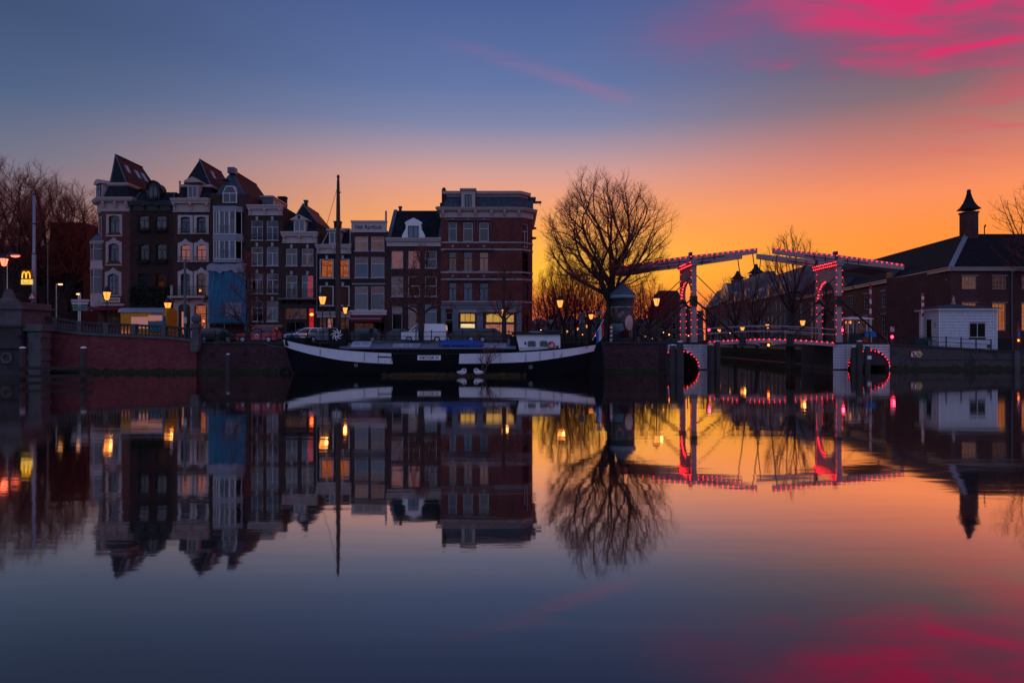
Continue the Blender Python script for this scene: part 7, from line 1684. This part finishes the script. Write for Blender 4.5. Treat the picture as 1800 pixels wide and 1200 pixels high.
# yellow food cart
fc = thing('food_cart', 'yellow food cart with curved grey roof and blue serving side', 'cart', (X(212, 68.4), 68.4, STREET + .15)); L = X(293, 68.4) - X(212, 68.4); zt = Z(540, 68.4) - STREET - .15; zw = Z(549, 68.4) - STREET - .15
MB().box(0, L, 0, 2.2, .45, zw).build('body', 'cart_yellow', fc)
MB().prism_x([(1.1 + 1.28 * math.cos(a), zw + .002 + (zt - zw) * math.sin(a)) for a in [PI * i / 10 for i in range(11)]], -.2, L - .25).build('roof', 'zinc', fc); MB().prism_x([(1.1 + 1.15 * math.cos(a), zw + .002 + (zt - zw) * .96 * math.sin(a)) for a in [PI * i / 10 for i in range(11)]], L - .25, L).build('gable', 'cart_yellow', fc)
MB().box(X(230, 68.3) - X(212, 68.4), X(260, 68.3) - X(212, 68.4), -.06, -.003, zw - 1.6, zw - .45).build('menu_board', 'menu_pink', fc)
MB().prism_y([(0, 0), (1.6, 0), (1.6, 1.5), (1.2, 1.75), (.4, 1.75), (0, 1.5)], -.3, -.003).build('serving_side', 'cart_blue', fc, (X(261, 68.2) - X(212, 68.4), 0, zw - 1.9)); MB().box(0, 1.4, -.32, -.301, 1.1, 1.6).build('hatch', 'menu_pink', fc, (X(261.5, 68.2) - X(212, 68.4), 0, zw - 1.9)); MB().box(0.05, 1.35, -.335, -.321, 1.02, 1.12).build('lit_counter', 'room_orange', fc, (X(261.5, 68.2) - X(212, 68.4), 0, zw - 1.9))
for x in (1.0, L - 1.0): MB().lathe_y([(.34, -.02), (.34, .14)], 14).build('wheel', 'rubber', fc, (x, -.05, .34))
MB().box(.1, 1.6, -.05, -.003, zw - 2.4, zw - 1.7).build('lit_panel', 'room_orange', fc)
# poster column
pc = thing('poster_column', 'round poster column with conical grey roof and a painted portrait poster', 'column', (X(1097, 66.8), 67.6, STREET)); r_ = (1118 - 1076) / 2 * 66.8 / F; zt = Z(524, 66.8) - STREET
MB().lathe([(r_ * 1.06, 0), (r_ * 1.06, .35), (r_, .4), (r_, .42)], 28).build('plinth', 'stone_dark', pc)
MB().lathe([(r_, .42), (r_, zt)], 40).build('poster', 'poster', pc, smooth=True)
MB().lathe([(r_ * 1.02, zt + .002), (r_ * 1.1, zt + .1), (r_ * 1.1, zt + .35), (r_ * 1.02, zt + .4)], 28).build('collar', 'zinc', pc); MB().lathe([(r_ * 1.14, zt + .402), (r_ * .6, zt + 1.0), (.06, zt + 1.55), (.03, zt + 1.7)], 28).build('roof', 'lead', pc)
# bollard pole with red and white bands, sign plates
def striped(name, label, px, d, base, pt, pb, r_=.1, tilt=0.0):
    t = thing(name, label, 'barrier', (X(px, d), d, base)); z0, z1 = Z(pb, d) - base, Z(pt, d) - base; n = 7
    MB().lathe([(r_ * 1.3, 0), (r_ * 1.3, z0)], 8).build('foot', 'white_frame' if z0 > .3 else 'iron', t)
    for i in range(n): a, b = z0 + (z1 - z0) * i / n, z0 + (z1 - z0) * (i + 1) / n; MB().lathe([(r_, a + .001), (r_, b)], 8).build('band', 'red_paint' if i % 2 == 0 else 'white_paint', t)
    return t
striped('striped_post', 'short red and white banded post beside the stern flag', 1074.5, 66.6, STREET, 570, 595, .13); striped('barrier_boom', 'raised red and white barrier boom behind the keeper cabin', 1530, 76, 2.7, 500, 560, .12); striped('barrier_boom', 'raised red and white barrier boom left of the white shed', 1622, 76, 2.0, 515, 556, .13)
def plate_sign(name, label, px, pt, pb, w, d, base, mat, cat='sign', post='iron', shape='box'):
    t = thing(name, label, cat, (X(px, d), d, base)); z0, z1 = Z(pb, d) - base, Z(pt, d) - base; hw = w / 2 * d / F
    MB().lathe([(.04, 0), (.04, z0 if shape == 'box' else z1)], 6).build('post', post, t)
    if shape == 'box': MB().box(-hw, hw, -.08, -.045, z0, z1).build('plate', mat, t)
    elif shape == 'tri': MB().prism_y([(0, z0), (hw, z1), (-hw, z1)], -.08, -.045).build('plate', mat, t)
    elif shape == 'round': MB().lathe_y([(hw, -.08), (hw, -.045)], 16, (0, 0, (z0 + z1) / 2)).build('plate', mat, t)
    return t
plate_sign('give_way_sign', 'pale triangular traffic sign right of the boat deckhouse', 968, 562, 571, 10, 80, STREET, 'zinc', shape='tri')
plate_sign('plate_sign', 'square grey traffic plate seen left of the big tree', 1022, 550, 563, 10, 78, STREET, 'lead'); plate_sign('plate_sign', 'small pale plate on a post close to the big trunk', 1054, 547, 553, 9, 70, STREET, 'zinc'); plate_sign('round_sign', 'round dark traffic sign below the pale plate by the big trunk', 1051, 556, 569, 12, 69.8, STREET, 'bin_green', shape='round')
bs = plate_sign('blue_sign', 'bright blue information board beside the keeper cabin', 1529.5, 582, 592, 20, 72.9, 2.75, 'sign_blue'); MB().box(-.4, .3, -.086, -.081, 0, .04).build('printed_line', 'white_frame', bs, (0, 0, Z(586, 72.9) - 2.75)); MB().box(-.4, .1, -.086, -.081, 0, .04).build('printed_line', 'white_frame', bs, (0, 0, Z(588.5, 72.9) - 2.75))
tag(MB().box(-.27, .27, -.2, .2, .1, .55).box(-.3, .3, -.23, .23, .55, .62).build('orange_box', 'orange_paint', None, (X(1520, 73.5), 73.5, 2.86)), 'small orange grit box below the blue board', 'box')
tag(MB().loft([[(-.8, -.45, .05), (.8, -.45, .05), (.8, .45, .05), (-.8, .45, .05)], [(-.95, -.55, 1.2), (.95, -.55, 1.2), (.95, .55, 1.2), (-.95, .55, 1.2)], [(-.97, -.57, 1.28), (.97, -.57, 1.28), (.97, .57, 1.28), (-.97, .57, 1.28)]]).build('waste_container', 'bin_green', None, (X(1617, 73.6), 73.6, 2.1)), 'dark green waste container left of the white shed', 'container')
tag(MB().box(-.75, .75, -.5, .5, 0, 1.25).box(-.8, .8, -.55, .55, 1.25, 1.32).build('dark_bin', 'rubber', None, (X(1761, 74), 74, 2.0)), 'square black bin right of the white shed', 'bin')
tag(MB().lathe([(.30, 0), (.33, .75), (.35, .77), (.35, .82)], 12).build('round_bin', 'zinc', None, (X(1637, 73.0), 73.0, 2.3)), 'grey round bin before the shed door', 'bin')
# mooring sign on the quay wall
qs = thing('mooring_sign', 'red edged mooring sign with yellow arrow on the right quay wall', 'sign', (X(1607, 71.8), 71.9, Z(628, 71.8))); k = 71.8 / F
MB().box(-5.5 * k, 5.5 * k, -.02, .02, 0, 11.5 * k).build('rim', 'red_paint', qs); MB().box(-4.3 * k, 4.3 * k, -.03, -.021, 1.2 * k, 10.3 * k).build('field', 'white_paint', qs); MB().prism_y([(-2.5 * k, 2.2 * k), (2.5 * k, 2.2 * k), (1 * k, 5 * k), (1.2 * k, 8 * k), (2.6 * k, 9.2 * k), (-2.6 * k, 9.2 * k), (-1.2 * k, 8 * k), (-1 * k, 5 * k)], -.04, -.031).build('symbol', 'frame_dark', qs); MB().prism_y([(-4.2 * k, 10.2 * k), (-4.2 * k, 8.8 * k), (2.9 * k, 1.2 * k), (4.2 * k, 1.2 * k), (4.2 * k, 2.6 * k), (-2.9 * k, 10.2 * k)], -.05, -.041).build('bar', 'red_paint', qs)
ar = MB().prism_y([(5.6 * k, 0), (12 * k, 0), (16 * k, 5.7 * k), (12 * k, 11.4 * k), (5.6 * k, 11.4 * k)], -.02, .02).build('arrow_plate', 'sign_yellow', qs); lettering('2x', 5 * k, 5.5 * k, 'frame_dark', ar, (9.5 * k, -.03, 5.2 * k))
# signals
def signal(px, py, d, label, base, mat='signal_red', box=True):
    t = thing('signal_light', label, 'signal', (X(px, d), d, base)); z = Z(py, d) - base
    MB().lathe([(.05, 0), (.05, z)], 6).build('post', 'iron', t); MB().box(-.2, .2, -.12, .12, z - .7, z + .25).build('housing', 'iron', t); MB().lathe_y([(.16, -.16), (.16, -.121)], 12, (0, 0, z)).build('lens', mat, t); lamp_light(t, (0, -.5, z), 12, (1.0, .05, .12), .12); return t
signal(1479, 580, 72.4, 'red signal light on a post left of the keeper cabin', 2.86); signal(1567, 592, 72.2, 'bright red signal light right of the keeper cabin', 2.6); signal(1245, 579.5, 72.6, 'red signal light at the left end of the bridge leaf', 2.95)
plate_sign('small_plate', 'small pink edged plate above the bright red signal', 1568, 574, 583, 7, 73, 2.6, 'cart_pink')
wk = thing('road_work_sign', 'striped road sign with orange lamp box right of the shed', 'sign', (X(1790, 74), 74, 1.95)); MB().lathe([(.04, 0), (.04, Z(567, 74) - 1.95)], 6).build('post', 'wood_grey', wk); MB().prism_y([(-.28, Z(583, 74) - 1.95), (.28, Z(583, 74) - 1.95), (.0, Z(572, 74) - 1.95)], -.08, -.045).build('triangle', 'red_paint', wk); MB().box(-.14, .14, -.08, -.045, Z(592, 74) - 1.95, Z(584, 74) - 1.95).build('blue_plate', 'sign_blue', wk); MB().box(-.2, .2, -.1, -.02, Z(602, 74) - 1.95, Z(594, 74) - 1.95).build('lamp_box', 'orange_paint', wk); MB().ball((-.08, -.13, Z(598, 74) - 1.95), .09, 8, 4).build('lamp', 'signal_orange', wk)
# ---- cars
def car(name, label, px0, px1, d, paint, kind='hatch', face=-1, lamp=None, stripes=None, group='cars parked along the quay'):
    """side view between px0 and px1; face -1 looks left"""
    L = X(px1, d) - X(px0, d); t = thing(name, label, 'van' if kind == 'van' else 'car', (X((px0 + px1) / 2, d), d, STREET), 0 if face < 0 else PI, group)
    W = .86 if kind != 'van' else .92
    P = {'hatch': [(-.5, .32), (-.5, .58), (-.485, .72), (-.44, .82), (-.22, .93), (-.08, 1.0)], }
    Hh = {'hatch': 1.47, 'sedan': 1.42, 'estate': 1.5, 'van': 1.85, 'suv': 1.68}[kind]
    hood, sill = .60 * Hh, .22
    low = [(-.5, .34), (-.498, .52 * Hh), (-.46, .57 * Hh), (-.24, hood + .03), (.44, hood + .05), (.49, hood), (.5, .40), (.47, sill), (-.46, sill)]
    mb = MB()
    def sect(k, w): return [(x * L * k[0], w * (1 - .06 * max(0, (abs(x) - .38) / .12)), z) for x, z in low]
    mb.loft([[(x * L * .985, y, z * .99 + .01) for x, z in low] for y in (-W,)] + [[(x * L, y, z) for x, z in low] for y in (-W * .9, W * .9)] + [[(x * L * .985, W, z * .99 + .01) for x, z in low]])
    body = mb.build('body', paint, t, smooth=False)
    top = {'hatch': [(-.24, hood), (-.07, Hh - .06), (.02, Hh), (.30, Hh - .02), (.40, Hh - .12), (.47, hood)], 'sedan': [(-.20, hood), (-.03, Hh - .05), (.05, Hh), (.22, Hh - .03), (.40, hood + .05), (.44, hood)],
           'estate': [(-.22, hood), (-.06, Hh - .05), (.03, Hh), (.40, Hh - .03), (.45, Hh - .15), (.49, hood)], 'van': [(-.32, hood), (-.16, Hh - .10), (-.06, Hh), (.44, Hh), (.485, Hh - .12), (.497, hood)], 'suv': [(-.22, hood), (-.10, Hh - .05), (0, Hh), (.42, Hh - .03), (.47, Hh - .15), (.49, hood)]}[kind]
    def inset(w, shrink): cx = sum(x for x, z in top) / len(top); return [(x * L * shrink + cx * L * (1 - shrink), w, z) for x, z in top]
    mb = MB(); rings = []
    for s_ in (-1, 1):
        rings.append([(x * L, s_ * (W * .97 - .20 * (z - hood) / (Hh - hood) * (0.6 if kind == 'van' else 1.0)), z) for x, z in top])
    mb.loft(rings).build('roof', paint, t)
    # side windows, split in two, and screens
    zb, zt_ = hood + .05, Hh - .10
    def xat(zq, rear):
        seq = top if not rear else list(reversed(top))
        for (xa, za), (xb, zb_) in zip(seq, seq[1:]):
            if za <= zq <= zb_: return xa + (xb - xa) * (zq - za) / max(1e-6, zb_ - za)
        return seq[1][0]
    fx0, fx1, rx0, rx1 = xat(zb, False) + .025, xat(zt_, False) + .02, xat(zb, True) - .025, xat(zt_, True) - .03
    if kind == 'van': rx0 = rx1 = fx1 + .16
    mids = [.38, .72] if kind in ('estate', 'suv') else [.5] if kind != 'van' else []
    cuts = [0, *mids, 1]
    for s_ in (-1, 1):
        def wy(z): return s_ * (W * .97 - .20 * (z - hood) / (Hh - hood) * (0.6 if kind == 'van' else 1.0) + .012)
        for u, v in zip(cuts, cuts[1:]):
            a0, a1 = fx0 + (rx0 - fx0) * u + (.008 if u else 0), fx0 + (rx0 - fx0) * v - (.008 if v < 1 else 0); b0, b1 = fx1 + (rx1 - fx1) * u + (.008 if u else 0), fx1 + (rx1 - fx1) * v - (.008 if v < 1 else 0)
            MB().loft([[(a0 * L, wy(zb) + o, zb), (a1 * L, wy(zb) + o, zb), (b1 * L, wy(zt_) + o, zt_), (b0 * L, wy(zt_) + o, zt_)] for o in (-.006 * s_, .006 * s_)]).build('side_window', 'car_glass_solid', t)
    (xa, za), (xb, zb2) = top[0], top[1]; yw = W * .82
    MB().loft([[(xa * L - .015 + o, -yw, za + .06), (xa * L - .015 + o, yw, za + .06), (xb * L - .015 + o, yw * .86, zb2 - .04), (xb * L - .015 + o, -yw * .86, zb2 - .04)] for o in (-.008, .01)]).build('windscreen', 'car_glass_solid', t)
    for x in (-.31 * L, .30 * L):
        for s_ in (-1, 1):
            w_ = MB().lathe_y([(.20, -.10), (.31, -.10), (.32, -.06), (.32, .06), (.31, .10), (.20, .10)], 16).build('wheel', 'rubber', t, (x, s_ * (W - .08), .32)); MB().lathe_y([(.2, -.105 if s_ < 0 else .07), (.2, -.07 if s_ < 0 else .105)], 14).build('rim', 'chrome', w_)
    for s_ in (-1, 1):
        MB().box(-.5 * L - .012, -.5 * L + .2, s_ * W * .62 - .16, s_ * W * .62 + .16, .47 * Hh - .02, .47 * Hh + .12).build('headlight', 'chrome' if lamp != 'front' else 'signal_orange', t); MB().box(.5 * L - .1, .5 * L + .012, s_ * W * .72 - .12, s_ * W * .72 + .12, .5 * Hh - .05, .5 * Hh + .15).build('tail_light', 'red_paint' if lamp != 'tail' else 'signal_red', t)
        MB().box(-.2 * L, -.2 * L + .2, s_ * W, s_ * (W + .16), hood + .03, hood + .17).build('mirror', paint, t)
    MB().box(-.5 * L - .03, -.5 * L + .05, -W * .8, W * .8, .3, .42).build('bumper', 'rubber', t)
    if stripes:
        for s_ in (-1, 1): MB().prism_y([(-.16 * L, .62 * Hh - .32), (.44 * L, .62 * Hh - .2), (.44 * L, .62 * Hh - .08), (-.16 * L, .62 * Hh - .14)], s_ * W - .006, s_ * W + .006).build('stripe', stripes[0], t); MB().prism_y([(-.44 * L, .30), (-.1 * L, .30), (-.16 * L, .60 * Hh - .1), (-.44 * L, .55 * Hh - .05)], s_ * W - .008, s_ * W + .008).build('stripe', stripes[1], t)
    return t
N_ = Nodes('car_glass_solid'); N_.done(N_.pbsdf((0.012, 0.016, 0.02), 0.06, 0, None, 1.0))
for nm, c in (('paint_black', (.012, .013, .016)), ('paint_grey', (.16, .165, .18)), ('paint_white', (.80, .80, .82)), ('paint_red', (.50, .008, .035)), ('paint_green', (.010, .028, .026)), ('paint_dark', (.025, .028, .034)), ('paint_teal', (.02, .06, .07))):
    N_ = Nodes(nm); p_ = N_.pbsdf(c, .3, .1, None, .6); p_.inputs['Coat Weight'].default_value = .6; p_.inputs['Coat Roughness'].default_value = .08; N_.done(p_)
car('parked_car', 'low black car parked below the blue tarpaulin', 352, 420, 69.2, 'paint_black', 'hatch', 1)
car('parked_car', 'bright red hatchback with a white ring on its door', 418, 492, 68.2, 'paint_red', 'hatch', -1)
rd = [o for o in bpy.data.objects if o.get('label') == 'bright red hatchback with a white ring on its door'][0]; MB().ring((.1, -.875, .62), .16, .05, 16, 5).build('door_ring', 'white_paint', rd)
car('parked_car', 'dark car mostly hidden behind the striped white estate', 497, 560, 71.4, 'paint_teal', 'sedan', -1)
car('parked_car', 'white estate car with pink and blue stripes parked behind the bow', 503, 580, 69.8, 'paint_white', 'estate', -1, None, ('cart_pink', 'sign_blue'))
car('parked_car', 'silver grey hatchback with glowing front lamps behind the boat bow', 541, 612, 67.6, 'paint_grey', 'hatch', -1, 'front')
car('parked_car', 'black hatchback parked just right of the mast foot', 600, 672, 68.6, 'paint_dark', 'hatch', -1)
car('parked_car', 'dark green saloon parked behind the green chest', 662, 728, 70.0, 'paint_green', 'sedan', -1)
car('parked_van', 'white delivery van parked behind the slim tree', 706, 786, 68.4, 'paint_white', 'van', -1, group='vans parked along the quay')
car('parked_car', 'dark estate car behind the rolled blue tarpaulin', 776, 842, 70.2, 'paint_green', 'estate', -1)
car('parked_car', 'dark car before the pink lit shop window', 836, 900, 71.0, 'paint_dark', 'hatch', 1)
car('parked_car', 'dark car with glowing tail lamps behind the boat deckhouse', 925, 985, 82, 'paint_black', 'estate', -1, 'tail')
# ---- bicycles
def bike_proto():
    t = link('bicycle', None); Rw = .34
    for x in (-.52, .52):
        w_ = MB().ring((0, 0, 0), Rw, .022, 22, 5).build('wheel', 'rubber', t, (x, 0, Rw)); mb = MB()
        for k in range(8): a = PI * k / 8; mb.tube([(math.cos(a) * Rw, 0, math.sin(a) * Rw), (-math.cos(a) * Rw, 0, -math.sin(a) * Rw)], .004, 3)
        mb.build('spokes', 'chrome', w_); MB().ring((0, 0, 0), Rw + .05, .012, 12, 4).build('mudguard', 'iron', w_)
    mb = MB()
    for a, b in (((-.52, .34), (-.08, .30)), ((-.52, .34), (-.20, .86)), ((-.08, .30), (-.22, .92)), ((-.08, .30), (.36, .78)), ((-.19, .80), (.35, .86)), ((.52, .34), (.33, 1.02))): mb.tube([(a[0], 0, a[1]), (b[0], 0, b[1])], .018, 5)
    mb.build('frame', 'iron', t); MB().tube([(.30, -.28, 1.02), (.34, -.1, 1.06), (.34, .1, 1.06), (.30, .28, 1.02)], .015, 5).build('handlebar', 'chrome', t); MB().loft([[(-.36, -.09, .94), (-.36, .09, .94), (-.08, .02, .96), (-.08, -.02, .96)], [(-.36, -.08, 1.0), (-.36, .08, 1.0), (-.08, .02, .99), (-.08, -.02, .99)]]).build('saddle', 'rubber', t); MB().box(-.72, -.3, -.08, .08, .72, .74).build('carrier', 'iron', t); return t
bp_ = None
random.seed(77)
def bike(px, d, rz, label, base=STREET):
    global bp_
    if bp_ is None: bp_ = bike_proto(); t = bp_
    else: t = copy_tree(bp_)
    t.location = (X(px, d), d, base); t.rotation_euler = (0, R(random.uniform(-4, 4)), rz); tag(t, label, 'bicycle', 'bicycles against the railings')
for px, d, rz, lab in ((904, 66.5, .15, 'bicycle against the railing left of the boat deckhouse'), (392, 66.6, .3, 'bicycle beside the black low car'), (408, 66.7, -.2, 'bicycle between the black car and the red hatchback'),
    (992, 66.6, .2, 'bicycle just right of the boat deckhouse'), (1006, 66.8, 1.2, 'second bicycle right of the boat deckhouse'), (1019, 66.6, -.3, 'third bicycle right of the boat deckhouse'), (1091, 66.5, .05, 'bicycle standing before the poster column'), (1112, 66.6, PI, 'bicycle at the right foot of the poster column'), (1134, 66.7, .2, 'bicycle below the lantern by the poster column'), (1148, 66.6, -.2, 'rightmost bicycle on the quay railing before the bridge'), (1494, 73.0, .1, 'bicycle leaning on the rail at the keeper cabin', )):
    bike(px, d, rz, lab, STREET if px < 1300 else 2.86)
# small red marker light on the quay and lamps of passing bicycles
for px, py, d, lab in ((1134, 591, 67, 'small warm cycle lamp right of the poster column'), (1146, 594.5, 67, 'small warm cycle lamp low beside the railing'), (1166, 584, 70, 'small warm lamp glowing near the bridge approach')):
    t = thing('cycle_lamp', lab, 'lamp', (X(px, d), d, Z(py, d))); MB().lathe_y([(.06, -.06), (.06, .02), (.04, .06)], 8).build('housing', 'iron', t); MB().ball((0, -.07, 0), .055, 8, 4).build('lens', 'lamp_white', t); MB().lathe([(.025, STREET - Z(py, d)), (.025, -.04)], 6).build('post', 'iron', t)
for px, py, d, lab, m_ in ((1003, 589, 100, 'tiny red tail light left of the slender trunks', 'signal_red'), (1024, 588, 108, 'tiny orange light between the small lanterns', 'signal_orange'), (1046, 590, 95, 'tiny red light close left of the big trunk', 'signal_red'), (1062, 586, 120, 'tiny pink light beside the big trunk', 'signal_red'), (1176, 588, 80, 'tiny orange light left of the left portal', 'signal_orange'), (1210, 590, 82, 'tiny warm light between the left portal posts', 'lamp_white'), (1283, 585, 100, 'tiny warm light behind the left white rail', 'lamp_white'), (955, 588, 90, 'tiny red tail light behind the deckhouse roof', 'signal_red')):
    t = thing('small_light', lab, 'lamp', (X(px, d), d, Z(py, d))); MB().lathe_y([(.08, -.06), (.08, .02), (.05, .06)], 8).build('housing', 'iron', t); MB().ball((0, -.07, 0), .075, 8, 4).build('lens', m_, t); MB().lathe([(.03, (STREET if px < 1250 else 1.9) - Z(py, d)), (.03, -.05)], 6).build('post', 'iron', t)
ll = [o for o in bpy.data.objects if o.get('label') == 'reddish lit lantern at the extreme left edge'][0]
for ch in ll.children:
    if ch.name.startswith('glass'): ch.data = ch.data.copy(); ch.data.materials.clear(); ch.data.materials.append(MATS['lamp_red'])
# fill of real lamp light near the strongest lanterns
for t in lanterns[:7] + lanterns[11:14]: lamp_light(t, (0, -.55, 3.5), 16, (1.0, .34, .08))
